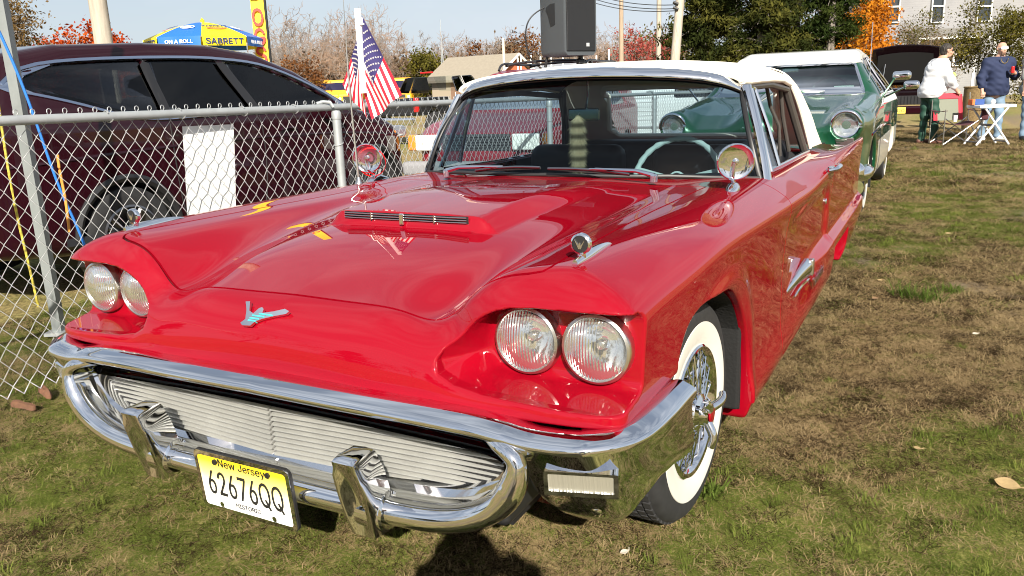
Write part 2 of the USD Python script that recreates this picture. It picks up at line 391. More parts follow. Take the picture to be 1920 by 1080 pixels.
def grad(fn, p, e=4e-4):
    g = np.empty_like(p)
    for k in range(3):
        d = np.zeros(3); d[k] = e; g[:, k] = (fn(p+d)-fn(p-d))/(2*e)
    return g
def build_body():
    xs = np.r_[-.012, np.arange(0, .45, .013), np.arange(.45, 1.045, .0065)]
    ys = np.r_[np.arange(-.95, -.30, .006), np.arange(-.30, 1.2, .013), np.arange(1.2, 4.34, .024)]
    zs = np.r_[np.arange(.10, .56, .014), np.arange(.56, .985, .006)]
    X, Y, Z = xs[:, None, None], ys[None, :, None], zs[None, None, :]
    xa = np.abs(xs)
    g = lambda fn, a, b: fn(*[q.ravel() for q in np.meshgrid(a, b, indexing='ij')]).reshape(len(a), len(b))
    H = g(Hf, xa, ys)[:, :, None]; S = g(Sf, ys, zs)[None]; F = g(FT.ev, xa, zs)[:, None]
    so = g(SDO.ev, xa, zs)[:, None]; si = g(SDI.ev, xa, zs)[:, None]; sa = g(SDA.ev, ys, zs)[None]
    f = body_f(np.abs(X), Y, Z, H, F, S, so, si, sa).astype(np.float32)
    V, Q = surface_nets(f, xs, ys, zs)
    fn = lambda p: body_pts(np.c_[np.abs(p[:, 0]), p[:, 1:]])
    for _ in range(3):
        d = fn(V); gr = grad(fn, V); st = (d/np.maximum((gr**2).sum(1), .3))[:, None]*gr
        V = V-np.clip(st, -.006, .006)
    V[np.abs(V[:, 0]) < .0061, 0] = 0
    gr = grad(fn, V); gr[V[:, 0] == 0, 0] = 0
    N = gr/(np.linalg.norm(gr, axis=1, keepdims=True)+1e-9)
    keep = V[Q][:, :, 0].max(1) > 0
    Q = Q[keep]; T3 = np.vstack([Q[:, [0, 1, 2]], Q[:, [0, 2, 3]]])
    fnm = np.cross(V[T3[:, 1]]-V[T3[:, 0]], V[T3[:, 2]]-V[T3[:, 0]])
    if (fnm*N[T3[:, 0]]).sum() < 0: T3 = T3[:, ::-1]
    return V, T3, N
def clip(V, Fc, N, g, keep_neg=True):
    """keeps the part of the mesh where g < 0, cutting triangles; also returns the cut edges"""
    s = g if keep_neg else -g
    ins = s < 0; n = ins[Fc].sum(1); full = Fc[n == 3]; out = [full]; cuts = []
    newV, newN, base, memo = [], [], len(V), {}
    def mid(a, b):
        k = (a, b) if a < b else (b, a)
        if k not in memo:
            t = s[k[0]]/(s[k[0]]-s[k[1]]); memo[k] = base+len(newV)
            newV.append(V[k[0]]*(1-t)+V[k[1]]*t); newN.append(N[k[0]]*(1-t)+N[k[1]]*t)
        return memo[k]
    add = []
    for tri in Fc[(n == 1) | (n == 2)]:
        i = ins[tri]
        if i.sum() == 1:
            k = int(np.argmax(i)); a, b, c = (int(tri[(k+q) % 3]) for q in range(3))
            p, q = mid(a, b), mid(a, c); add.append((a, p, q)); cuts.append((p, q))
        else:
            k = int(np.argmin(i)); a, b, c = (int(tri[(k+q) % 3]) for q in range(3))
            p, q = mid(a, b), mid(a, c); add += [(p, b, c), (p, c, q)]; cuts.append((q, p))
    if add: out.append(np.array(add))
    Fo = np.vstack(out); V2 = np.vstack([V]+([np.array(newV)] if newV else [])); N2 = np.vstack([N]+([np.array(newN)] if newN else []))
    if cuts:  # turn the cut edges in, like a folded flange
        c = np.array(cuts); u, inv = np.unique(c, return_inverse=True); inv = inv.reshape(c.shape)
        lo = V2[u]-N2[u]/np.linalg.norm(N2[u], axis=1, keepdims=True)*.014
        b0 = len(V2); V2 = np.vstack([V2, V2[u], lo]); m_ = len(u)
        e = inv; fl = np.vstack([np.stack([b0+e[:, 1], b0+e[:, 0], b0+m_+e[:, 0]], 1), np.stack([b0+e[:, 1], b0+m_+e[:, 0], b0+m_+e[:, 1]], 1)])
        ed = V2[b0+e[:, 1]]-V2[b0+e[:, 0]]; fnn = np.cross(ed, V2[b0+m_+e[:, 0]]-V2[b0+e[:, 0]])
        nn = np.zeros((2*m_, 3))
        for q in (0, 1):
            np.add.at(nn, e[:, q], -fnn); np.add.at(nn, m_+e[:, q], -fnn)
        N2 = np.vstack([N2, nn/(np.linalg.norm(nn, axis=1, keepdims=True)+1e-12)]); Fo = np.vstack([Fo, fl])
    use = np.unique(Fo); re = np.full(len(V2), -1); re[use] = np.arange(len(use))
    return V2[use], re[Fo], N2[use]
def both(V, Fc, N):
    n = len(V)
    return np.vstack([V, V*[-1, 1, 1]]), np.vstack([Fc, Fc[:, ::-1]+n]), np.vstack([N, N*[-1, 1, 1]])
def sdpoly(poly, P):
    p = np.asarray(poly, float); X, Y = P.T; d2 = np.full(X.shape, 1e9); ins = np.zeros(X.shape, bool)
    for a, b in zip(p, np.roll(p, -1, axis=0)):
        e = b-a; t = np.clip(((X-a[0])*e[0]+(Y-a[1])*e[1])/(e@e), 0, 1)
        d2 = np.minimum(d2, (X-a[0]-t*e[0])**2+(Y-a[1]-t*e[1])**2)
        ins ^= ((a[1] > Y) != (b[1] > Y)) & (X < (b[0]-a[0])*(Y-a[1])/(b[1]-a[1]+1e-15)+a[0])
    return np.sqrt(d2)*np.where(ins, -1, 1)
BV, BF, BN = build_body()
HOOD = np.array([(-.1, -.800), (.10, -.801), (.26, -.802), (.38, -.799), (.45, -.795), (.478, -.789), (.508, -.785), (.536, -.781), (.58, -.777), (.63, -.773), (.68, -.768), (.71, -.760), (.722, -.742), (.722, -.70), (.716, -.60), (.700, -.30), (.688, .10), (.690, .40), (.698, .70), (.60, .715), (.30, .700), (-.1, .695)])
DOOR = np.array([(.95, 1.10), (.96, .80), (.955, .50), (.95, .22), (.98, .19), (2.30, .19), (2.345, .24), (2.36, .55), (2.345, .84), (2.30, 1.10)])
gh = sdpoly(HOOD, BV[:, :2]); gh = np.where((BV[:, 2] < .70) | (BV[:, 2] < Hf(BV[:, 0], BV[:, 1])-.045), .5, gh)
gd = sdpoly(DOOR, BV[:, 1:]); gd = np.where(BV[:, 0] < .80, .5, gd)
GAP = .0040
hood = clip(BV, BF, BN, gh+GAP)
def sub(V, Fc, N, g, gv):  # outside of a panel
    return clip(V, Fc, N, -(g-gv))
VV = np.c_[BV, BN]
rest = clip(BV, BF, BN, -(gh-GAP))
gd2 = sdpoly(DOOR, rest[0][:, 1:]); gd2 = np.where((rest[0][:, 0] < .80) | (rest[0][:, 2] < .16), .5, gd2)
door = clip(*rest, gd2+GAP)
rest = clip(*rest, -(gd2-GAP))
def norm_(N): return N/(np.linalg.norm(N, axis=1, keepdims=True)+1e-12)
CARL = 'red finned two-door convertible with white top, parked nearest beside the chain-link fence'
tb = thing('red_classic_car', CARL, 'car')
for nm, g3 in (('body', rest), ('hood', hood)):
    V_, F_, N_ = both(*g3); part(tb, nm, (V_, F_), red, normals=norm_(N_))
part(tb, 'door', door[:2], red, normals=norm_(door[2])); dm = mirror(door[:2]); part(tb, 'door', dm, red, normals=norm_(door[2]*[-1, 1, 1]))
# dark liner below the panel gaps
ng = (np.abs(gh) < .012) | ((np.abs(gd) < .012) & (BV[:, 2] > .16))
lf = BF[ng[BF].any(1)]; u_ = np.unique(lf); re_ = np.full(len(BV), -1); re_[u_] = np.arange(len(u_))
lv = BV[u_]-norm_(BN[u_])*.012; L_ = (lv, re_[lf]); part(tb, 'gap_seal', cat_(L_, mirror(L_)), black, smooth=True)
# ---------------------------------------------------------------- red car: lamps, bumper, grille
glass_clear = pane('lens_glass', (.93, .94, .94), 1.45)
reflector = M('lamp_reflector', (.90, .90, .88), rough=.07, metal=1.0, bump=.12, bscale=30, bdist=.01)
lampglass = usdkit.material(stage, '/World/Looks/ribbed_lamp_glass', {'tc': ('texture_coordinate', {}), 'w': ('wave_texture', {'scale': 42.0, 'bands_direction': 'x'}), 'b': ('bump', {'strength': .35, 'distance': .004}),
    't': ('transparent_bsdf', {'color': (.92, .93, .93)}), 'g': ('glossy_bsdf', {'roughness': .02}), 'f': ('fresnel', {'IOR': 1.65}), 'm': ('mix_closure', {}), 'd': ('diffuse_bsdf', {'color': (.8, .82, .82)}), 'm2': ('mix_closure', {'fac': .07})},
    [('tc.object', 'w.vector'), ('w.fac', 'b.height'), ('b.normal', 'g.normal'), ('b.normal', 'f.normal'), ('f.fac', 'm.fac'), ('t.BSDF', 'm.closure1'), ('g.BSDF', 'm.closure2'), ('m.closure', 'm2.closure1'), ('d.BSDF', 'm2.closure2')], surface='m2.closure')
def headlight(t, c, r=.0715, mat_ring=None, name='headlight'):
    c = np.array(c)
    ring = lathe([(r+.011, .012), (r+.012, -.006), (r+.009, -.016), (r+.003, -.019), (r-.001, -.012), (r-.001, .012)], 48, 'y', c)
    h = part(t, name, ring, mat_ring or satin)
    th = np.linspace(0, 1, 9)
    part(h, 'reflector', lathe([(r*q+.0004, .066-.080*q*q) for q in th[::-1]], 40, 'y', c), reflector, smooth=True)
    part(h, 'bulb_shield', cat_(lathe([(.0005, .012), (.009, .014), (.011, .026), (.009, .034)], 16, 'y', c)), satin)
    part(h, 'lens', lathe([(r*q+.0004, -.016-.020*(1-q*q)) for q in th[::-1]], 40, 'y', c), lampglass, smooth=True)
for sx in (-1, 1):
    for x, y in ((.840, -.757), (.667, -.755)):
        headlight(tb, (sx*x, y, .735))
# bumper: sections along a plan curve (ridge line), mirrored
BX = np.array([[0, -1.0, .600], [.25, -1.0, .599], [.45, -.995, .597], [.62, -.987, .592], [.70, -.980, .584], [.742, -.975, .577], [.775, -.970, .574], [.83, -.962, .573], [.88, -.950, .574], [.915, -.926, .575], [.948, -.895, .576], [.972, -.858, .577], [.988, -.81, .578], [.997, -.74, .579], [1.001, -.64, .577], [1.001, -.52, .572]])
BB = np.array([[0, -.948, .566], [.25, -.948, .565], [.45, -.945, .563], [.62, -.940, .557], [.70, -.935, .548], [.742, -.86, .40], [.775, -.80, .335], [.83, -.782, .322], [.88, -.770, .322], [.915, -.765, .345], [.940, -.755, .382], [.962, -.742, .415], [.978, -.715, .438], [.987, -.665, .440], [.991, -.60, .428], [.991, -.52, .414]])
def bumper_half():
    s0 = np.r_[0, np.cumsum(np.linalg.norm(np.diff(BX[:, :2], axis=0), axis=1))]
    cs, cb = PchipInterpolator(s0, BX), PchipInterpolator(s0, BB); ss = np.unique(np.r_[np.linspace(0, s0[4], 16), np.linspace(s0[4], s0[7], 16), np.linspace(s0[7], s0[-1], 36)])
    secs = []
    for s in ss:
        p, q = cs(s), cb(s); d = cs(min(s+.004, s0[-1]))-cs(max(s-.004, 0)); n = np.array([d[1], -d[0], 0]); n /= np.linalg.norm(n)
        if s < .02: n = np.array([0, -1., 0])
        w = sstep(.735, .785, p[0]); wrap = sstep(.92, 1.03, p[0])
        zt = p[2]+.022+.002*wrap; dt = .050-.004*wrap
        r = [p-n*d_+[0, 0, z-p[2]] for d_, z in ((.16, zt-.012), (dt+.014, zt-.003), (dt+.004, zt-.0005), (dt-.008, zt+.0005), (.034, zt-.002), (.018, p[2]+.015), (.007, p[2]+.009), (.001, p[2]+.002), (0, p[2]-.005), (.004, p[2]-.013))]
        st = p-n*.009+[0, 0, -.019]
        for u in (.10, .25, .42, .6, .78, .92): r.append(st*(1-u)+q*u+n*(.010*w*math.sin(math.pi*u)*(1-wrap)-.004*wrap*math.sin(2*math.pi*u)))
        r += [q, q-n*.010+[0, 0, -.003], q-n*.03+[0, 0, .012], q-n*.05+[0, 0, .05]]
        secs.append(r)
    return loft(secs), np.array(secs)
bh, brings = bumper_half()
LOOP = [(0, .350), (.22, .350), (.42, .353), (.56, .366), (.655, .400), (.712, .448), (.740, .505), (.738, .545), (.70, .567), (.58, .577), (.3, .583), (0, .585)]
def loop_curve(n=150, inset=0.0, yfun=None):
    half = spline(LOOP, n)
    full = np.vstack([half, (half*[-1, 1])[::-1][1:-1]])
    if inset:
        t = np.roll(full, -1, 0)-np.roll(full, 1, 0); t /= np.linalg.norm(t, axis=1, keepdims=True)
        full = full+np.stack([-t[:, 1], t[:, 0]], 1)*inset
    return full
lc = loop_curve()
def rad(z): return np.where(z < .47, .036, .016+.020*np.clip((.585-z)/.115, 0, 1))
lp = np.c_[lc[:, 0], -.975-.012*(1-(lc[:, 0]/.74)**2)+.055*sstep(.50, .57, lc[:, 1])*(1-sstep(.60, .73, np.abs(lc[:, 0]))), lc[:, 1]-.004*sstep(.5, .57, lc[:, 1])]
loopt = tube(lp, rad(lc[:, 1])*.9, 14, up=(0, -1, 0), closed=True, ry=rad(lc[:, 1]))
def ring_strip(a, b):
    n = len(a); return np.vstack([a, b]), np.vstack([np.stack([np.arange(n), (np.arange(n)+1) % n, n+np.arange(n)], 1), np.stack([(np.arange(n)+1) % n, n+(np.arange(n)+1) % n, n+np.arange(n)], 1)])
i1, i2, i3 = loop_curve(150, .026), loop_curve(150, .034), loop_curve(150, .045)
y3 = lambda q, y: np.c_[q[:, 0], np.full(len(q), y), q[:, 1]]
walls = cat_(ring_strip(y3(i1, -.985), y3(i2, -.945)), ring_strip(y3(i2, -.945), y3(i2-[0, 0], -.925)), ring_strip(y3(i3, -.925), y3(i3, -.85)))
walls = cat_(walls, ring_strip(y3(i2, -.925), y3(i3, -.925)))
bmp = part(tb, 'bumper', cat_(bh, mirror(bh), loopt), chrome, smooth=40)
part(bmp, 'grille_surround', walls, chrome, smooth=40)
part(bmp, 'bolt', lathe([(.0005, -.008), (.008, -.007), (.014, -.002), (.015, .004)], 16, 'y', (.855, -.815, .372)), chrome)
# grille bars
grillem = M('grille_aluminium', (.60, .60, .57), rough=.36, metal=.72, vary=.12, vscale=14)
gpoly = sg.Polygon(lc).buffer(-.044)
k = 0
for z in np.arange(.384, .580, .0138):
    ln = gpoly.intersection(sg.LineString([(0, z), (1, z)]))
    if ln.is_empty: continue
    x1 = min(ln.bounds[2], .70)
    if z > .556: x1 = min(x1, .60)
    for sx in (-1, 1):
        xs_ = np.linspace(0.004, x1, 7); yy = -.930+.040*xs_/.7
        prof = [(.014, -.0050), (.001, -.0050), (-.0055, -.0042), (-.0064, -.0024), (-.0040, -.0006), (.012, .0050)]
        secs = [[[sx*x, y+a, z+b] for a, b in prof] for x, y in zip(xs_, yy)]
        g = loft(secs); part(tb, 'grille_bar', g, grillem, smooth=30)
gp = extrude(gpoly.buffer(.02), .01, (0, -.885, 0), (1, 0, 0), (0, 0, 1))
part(tb, 'grille_backing', gp, black)
part(tb, 'radiator_support', cat_(rbox((0, -.66, .43), (1.28, .36, .30), .02), box((0, -.2, .22), (1.1, .9, .1))), black)
# overriders (bumper guards)
def guard(sx):
    S_ = []
    for q in np.linspace(0, 1, 12):
        z = .298+.205*q; cx, cy = .358*sx, -.985-.05*q+.0*q; w = .040+.008*math.sin(math.pi*q); dpt = .062+.006*q
        if q > .9: w *= .9; dpt *= .93
        cc = .36*math.sin(math.pi*min(1, q*1.05)); pts = [(-w*.9, dpt*.6), (-w, -dpt*.35), (-w*.86, -dpt*.68), (-w*.62, -dpt*.70), (-w*.3, -dpt*(.70-cc*.8)), (0, -dpt*(.70-cc)), (w*.3, -dpt*(.70-cc*.8)), (w*.62, -dpt*.70), (w*.86, -dpt*.68), (w, -dpt*.35), (w*.9, dpt*.6), (0, dpt*.7)]
        S_.append([[cx+a, cy+b, z+(.03*(a*sx)/w*.0+.035*(-b/dpt)*0 if q < .95 else 0)] for a, b in pts])
    S_ = [np.array(s) for s in S_]
    top = S_[-1].copy(); c = top.mean(0); S_.append(c+(top-c)*.86+[0, .004, .007]); S_.append(c+(top-c)*.5+[0, .006, .010])
    foot = loft([[[.358*sx+a, -.985+r*math.cos(t), .350+r*math.sin(t)*1.05] for t in np.linspace(0, 2*np.pi, 20, endpoint=False)] for a, r in ((-.052, .040), (-.048, .046), (-.03, .049), (.03, .049), (.048, .046), (.052, .040))])
    hollow = None
    return cat_(loft(S_), foot)
for sx in (-1, 1): part(tb, 'bumper_guard', guard(sx), chrome, smooth=28)
# number plate
PE = np.array([1.0, 0, 0]); PU = np.array([0, -.012, .151]); PU /= np.linalg.norm(PU); PO = np.array([0.0, -1.038, .347])
platem = usdkit.material(stage, '/World/Looks/plate_print', {'tc': ('texture_coordinate', {}), 's': ('separate_xyz', {}), 'mr': ('map_range', {'from_min': .30, 'from_max': .425}), 'r': ('rgb_ramp', {'ramp': [(0, (.86, .86, .84)), (.25, (.88, .86, .70)), (.55, (.85, .74, .25)), (.85, (.82, .60, .02)), (1, (.82, .58, .02))]}), 'p': ('principled_bsdf', {'roughness': .35, 'coat_weight': .3})},
    [('tc.object', 's.vector'), ('s.z', 'mr.value'), ('mr.result', 'r.fac'), ('r.color', 'p.base_color')], surface='p.BSDF')
def fit_text(s_, h, w, o, ex, ey, depth=.0015, bold=False):
    k = meshkit.text_mesh(s_, h, .001, bold).bounds; return text_on(s_, h, o, ex, ey, depth, squeeze=w/(k[1, 0]-k[0, 0]), bold=bold)
def plate(t, o, ex, ey, big, top, bottom, w=.305, h=.152, frame=True, tops=.021, mat=platem):
    o, ex, ey = (np.asarray(q, float) for q in (o, ex, ey)); ez = np.cross(ex, ey)
    rr = lambda a, b, r: sg.box(-a/2+r, -b/2+r, a/2-r, b/2-r).buffer(r)
    p = part(t, 'number_plate', extrude(rr(w, h, .012), .003, o, ex, ey), mat)
    if frame: part(p, 'plate_frame', extrude(rr(w+.018, h+.018, .016).difference(rr(w-.006, h-.006, .010)), .009, o-ez*.003, ex, ey), chrome)
    if frame: part(p, 'plate_edge', extrude(rr(w+.0215, h+.0215, .017).difference(rr(w+.016, h+.016, .015)), .008, o-ez*.005, ex, ey), black)
    ink = M('plate_ink', (.012, .012, .012), rough=.5)
    part(p, 'lettering', fit_text(big, .068, .255*w/.305, o-ey*.006+ez*.003, ex, ey), ink)
    if top: part(p, 'lettering', text_on(top, tops, o+ey*(h/2-.020)+ez*.003, ex, ey, .001), ink)
    if bottom: part(p, 'lettering', text_on(bottom, .0125, o-ey*(h/2-.019)+ez*.003, ex, ey, .001), ink)
    if frame:
        for a in (-.09, .09):
            for b, mt in ((h/2-.017, black), (-h/2+.013, chrome)):
                part(p, 'plate_bolt', extrude(sg.Point(a, b).buffer(.0075), .005, o+ez*.003, ex, ey), mt)
plate(tb, PO, PE, PU, '62676QQ', 'New Jersey', 'HISTORIC')
part(tb, 'plate_bracket', box((0, -1.008, .345), (.2, .05, .06)), black)
# front turn signals in the bumper ends
for sx in (-1, 1):
    o = np.array([.862*sx, -.912, .487]); ex = np.array([.955, .285*sx, 0]); ex /= np.linalg.norm(ex); ey = np.array([0, -.16, .987]); ey -= ex*(ey@ex); ey /= np.linalg.norm(ey); ez = np.cross(ex, ey)
    fr = sg.box(-.075, -.029, .075, .024).buffer(.004); inn = sg.box(-.067, -.019, .067, .019).buffer(.003)
    ts = part(tb, 'turn_signal', extrude(fr.difference(inn), .034, o-ez*.026, ex, ey), chrome)
    part(ts, 'lens', extrude(inn, .028, o-ez*.026, ex, ey), M('signal_lens', (.20, .19, .15), rough=.18, coat=.5, bump=.5, bscale=1, bdist=.004, stretch=(260, 20, 1)))
# fender ornaments
for sx in (-1, 1):
    b = np.array([.767*sx, -.66, .912])
    st = [[(.0005, .0)]]
    secs = []
    for q in np.linspace(0, 1, 14):
        y = b[1]-.05+.235*q; z = Hf(np.array([.767]), np.array([y]))[0]; w = .013*math.sin(math.pi*min(1, .12+q*.88))**.7*(1-.55*q)+.001; hh = .018*math.sin(math.pi*min(1, .15+q*.85))**.6+.002
        secs.append([[b[0]+w*math.cos(a), y, z-.003+hh*max(math.sin(a), -.15)] for a in np.linspace(0, 2*np.pi, 14, endpoint=False)])
    orn = part(tb, 'fender_ornament', cat_(loft(secs), lathe([(.020, -.008), (.0245, -.005), (.0250, .004), (.019, .012), (.0005, .014)], 28, 'y', (b[0], b[1]-.012, b[2]+.038)), tube([(b[0], b[1]-.008, b[2]+.005), (b[0], b[1]-.01, b[2]+.025)], .010, 10)), chrome)
    part(orn, 'medallion', lathe([(.0005, -.0085), (.0195, -.0075)], 24, 'y', (b[0], b[1]-.012, b[2]+.038)), black)
    v_ = sg.Polygon([(-.013, .011), (-.003, -.003), (-.001, .004), (.001, .004), (.003, -.003), (.013, .011), (.006, -.004), (.003, -.011), (-.003, -.011), (-.006, -.004)])
    part(orn, 'bird_badge', extrude(v_, .002, (b[0], b[1]-.0205, b[2]+.038), (1, 0, 0), (0, 0, 1)), chrome)
# bird emblem on the nose
def bird(c, ex, ey, s, depth=.006):
    pl = sg.Polygon([(-.074, .034), (-.060, .036), (-.047, .010), (-.030, .004), (-.020, .020), (-.012, .024), (-.004, .019), (-.002, .008), (.03, .016), (.062, .027), (.078, .022), (.073, .014), (.040, .004), (.006, -.008), (-.012, -.018), (-.020, -.030), (-.046, -.032), (-.056, -.026), (-.046, -.014), (-.058, .012)])
    import shapely.affinity as af
    return extrude(af.scale(pl, s, s, origin=(0, 0)), depth, c, ex, ey)
ec = np.array([-.038, FT.ev(.038, .748)-.004, .748]); eu = np.array([0, (FT.ev(.04, .775)-FT.ev(.04, .72)), .055]); eu /= np.linalg.norm(eu)
emb = part(tb, 'bird_emblem', bird(ec, (1, 0, 0), eu, 1.04, .008), chrome)
tq = M('turquoise_enamel', (.05, .42, .42), rough=.25, coat=.5)
for a, b2, l in ((-.034, -.012, .030), (-.036, -.019, .026), (-.030, -.004, .04), (-.01, .003, .045)):
    part(emb, 'enamel_line', extrude(sg.box(a, b2, a+l, b2+.0035), .0098, ec, (1, 0, 0), eu), tq)
# hood scoop grille
scy = -.2965
def scx(n=17, w=.232): q = np.linspace(-w, w, n); return q, scy+.9*np.maximum(0, np.abs(q)-.17)**2
for z in (.9120, .9195, .9270):
    q, yy = scx(); part(tb, 'scoop_bar', tube(np.c_[q, yy, np.full(17, z)], .0019, 6), satin)
q, yy = scx(17, .236)
part(tb, 'scoop_mouth', patch(np.array([np.c_[q, yy+.006, np.full(17, z)] for z in (.9075, .9195, .9310)])), black)
for x in (-.12, .12): part(tb, 'scoop_strut', box((x, scy-.002, .9195), (.004, .005, .023)), satin)
part(tb, 'scoop_badge', rbox((0, scy-.005, .915), (.016, .009, .036), .003), chrome)
# wheels
def wheel(t, c, side=1, steer=0.0, wire=True):
    c = np.array(c, float); Rm = rotm([0, 0, 1], steer)
    def pl(g): return xf(g if side > 0 else mirror(g), Rm, c)
    tyre = [(.185, -.085), (.24, -.097), (.295, -.100), (.322, -.092), (.334, -.078), (.3375, -.05), (.339, 0), (.3375, .05), (.334, .078), (.322, .092), (.296, .1005), (.240, .0975), (.190, .085), (.186, .06)]
    grooves = [lathe([(.3405, o-.004), (.3405, o+.004)], 64, 'x') for o in ()]
    tr = lathe(tyre, 72, 'x')
    # tread blocks
    bl = []
    for o in (-.062, -.034, -.006, .022, .050):
        th = np.arange(60)*2*np.pi/60+(o*9)
        for a in th:
            g = box((0, 0, 0), (.022, .026, .008)); Ra = rotm([1, 0, 0], a)
            bl.append(xf(g, Ra, Ra@np.array([o+.006, 0, .3395])))
    w = part(t, 'wheel', pl(cat_(tr, *bl)), rubber)
    part(w, 'whitewall', pl(lathe([(.197, .0885), (.215, .0945), (.24, .099), (.262, .1015), (.2735, .1015), (.2745, .099)], 72, 'x')), white_tyre, smooth=50)
    part(w, 'rim', pl(lathe([(.2035, .088), (.205, .096), (.199, .101), (.188, .098), (.180, .088), (.172, .070), (.166, .052), (.06, .045), (.05, .04)], 64, 'x')), chrome)
    sp = []
    if wire:
        for k_ in range(36):
            a = k_*2*np.pi/36; b_ = a+(.22 if k_ % 2 else -.22); r1, x1 = (.040, .108) if k_ % 2 else (.052, .082)
            sp.append(tube([(x1, r1*math.cos(b_), r1*math.sin(b_)), (.086 if k_ % 2 else .075, .182*math.cos(a), .182*math.sin(a))], .0032, 5))
        part(w, 'spokes', pl(cat_(*sp)), chrome)
    hub = lathe([(.062, .075), (.064, .095), (.056, .110), (.040, .118), (.034, .135), (.028, .142), (.0005, .145)], 32, 'x')
    ears = []
    for a in (.35, .35+2*np.pi/3, .35+4*np.pi/3):
        d = np.array([0, math.cos(a), math.sin(a)]); q = np.linspace(0, 1, 8)
        ears.append(tube([np.array([.125+.030*math.sin(2.2*u), 0, 0])+d*(.015+.085*u) for u in q], .013*(1-.35*q)+.003, 10))
    h = part(w, 'hub_spinner', pl(cat_(hub, *ears)), chrome)
    part(h, 'hub_badge', pl(lathe([(.024, .144), (.022, .149), (.0005, .150)], 24, 'x')), red)
for sx in (-1, 1):
    wheel(tb, (.790*sx, -.09, .336), sx, -.05)
    wheel(tb, (.770*sx, 2.80, .336), sx, 0)
def arch_liner(sx):
    a = ARCH[:-2]; c = np.array([-.06, .35]); a = c+(a-c)*.985
    P = np.array([[[sx*x, y, z] for y, z in a] for x in (.615, .80, .925)])
    inner = extrude(sg.Polygon(np.vstack([a, [(.34, .12), (-.46, .12)]])), .01, (sx*.61, 0, 0), (0, 1, 0), (0, 0, 1))
    flap = rbox((sx*.80, .30, .40), (.26, .03, .40), .01)
    return cat_(patch(P), inner, flap)
wellm = M('wheel_well', (.004, .004, .004), rough=.9, bump=.3, bscale=80)
for sx in (-1, 1):
    part(tb, 'wheel_arch_liner', arch_liner(sx), wellm)
    a = np.array([(2.78+.36*math.cos(q), .30+.36*math.sin(q)) for q in np.linspace(-.5, np.pi+.5, 30)]); a[:, 1] = np.minimum(a[:, 1], .365)
    part(tb, 'wheel_arch_liner', cat_(patch(np.array([[[sx*x, y, z] for y, z in a] for x in (.63, .90)])), box((sx*.625, 2.78, .22), (.01, .72, .3))), wellm)
# ---------------------------------------------------------------- red car: glass, top, cabin, trim
ws_glass = pane('tinted_glass', (.38, .50, .55), 1.30)
xs_ = np.linspace(-.82, .82, 41)
def wbot(x): return np.stack([x, yws(x), np.interp(np.abs(x), [0, .5, .82], [.935, .928, .905])], -1)
def wtop(x):
    a = np.abs(x)/.82
    return np.stack([x*.853, 1.105+.14*a**2.2, 1.338-.045*a**2-.035*a**9], -1)
G = np.array([wbot(xs_)*(1-v)+wtop(xs_)*v+np.stack([0*xs_, -.035*np.sin(np.pi*v)+0*xs_, .010*np.sin(np.pi*v)+0*xs_], -1) for v in np.linspace(0, 1, 12)])
part(tb, 'windshield', patch(G), ws_glass, smooth=True)
top_c = wtop(np.linspace(-.82, .82, 61))
hdr = [[p+np.array(o) for o in ((0, .045, .034), (0, .015, .044), (0, -.020, .036), (0, -.038, .016), (0, -.036, .002), (0, -.020, -.004), (0, .02, -.004), (0, .05, .01))] for p in top_c]
hdr = np.array(hdr); aa = np.abs(np.linspace(-1, 1, 61)); fade = 1-.45*sstep(.88, 1, aa)
hdr = top_c[:, None]+(hdr-top_c[:, None])*fade[:, None, None]
part(tb, 'header_trim', loft(hdr), chrome, smooth=45)
gas = np.vstack([G[::-1, 0], wtop(xs_)[1:-1], G[:, -1]])
part(tb, 'windshield_gasket', tube(np.vstack([G[:, 0], wtop(xs_)[1:-1], G[::-1, -1]])+[0, .002, -.004], .012, 8), black)
part(tb, 'cowl_trim', tube(wbot(xs_)+[0, -.006, .002], .008, 8), M('cowl_rubber', (.02, .02, .02), rough=.5))
for sx in (-1, 1):
    a, b = np.array([.845*sx, 1.115, .895]), np.array([.716*sx, 1.256, 1.284])
    secs = []
    for q in np.linspace(0, 1, 10):
        c = a*(1-q)+b*q+np.array([.010*sx*math.sin(np.pi*q), -.012*math.sin(np.pi*q), 0]); w = .016; d = .030-.005*q
        secs.append([c+np.array([sx*x_*w*(1), y_*d, 0]) for x_, y_ in ((-1, -.7), (-.3, -1.05), (.6, -.8), (1.05, -.1), (1, .7), (.4, 1), (-.6, 1), (-1, .4))])
    part(tb, 'windshield_pillar', loft(secs), chrome, smooth=40)
    # vent window
    v0, v1, v2 = np.array([.838*sx, 1.205, .915]), np.array([.835*sx, 1.42, .925]), np.array([.722*sx, 1.40, 1.262])
    v3 = np.array([.722*sx, 1.30, 1.275])
    vw = part(tb, 'vent_window_frame', cat_(tube([v1, (v1+v2)/2+[.006*sx, 0, 0], v2], .011, 8), tube([v2, v3], .009, 8), tube([v0+[0, .03, 0], v3+[0, .03, -.01]], .010, 8)), chrome)
    part(vw, 'glass', patch(np.array([[v0, v1], [v3, v2]])), ws_glass)
    # window sill trim
    yy = np.linspace(1.2, 2.62, 20); part(tb, 'sill_trim', tube(np.c_[np.full(20, .795*sx), yy, Hf(np.full(20, .80), yy)+.006], .008, 6), chrome)
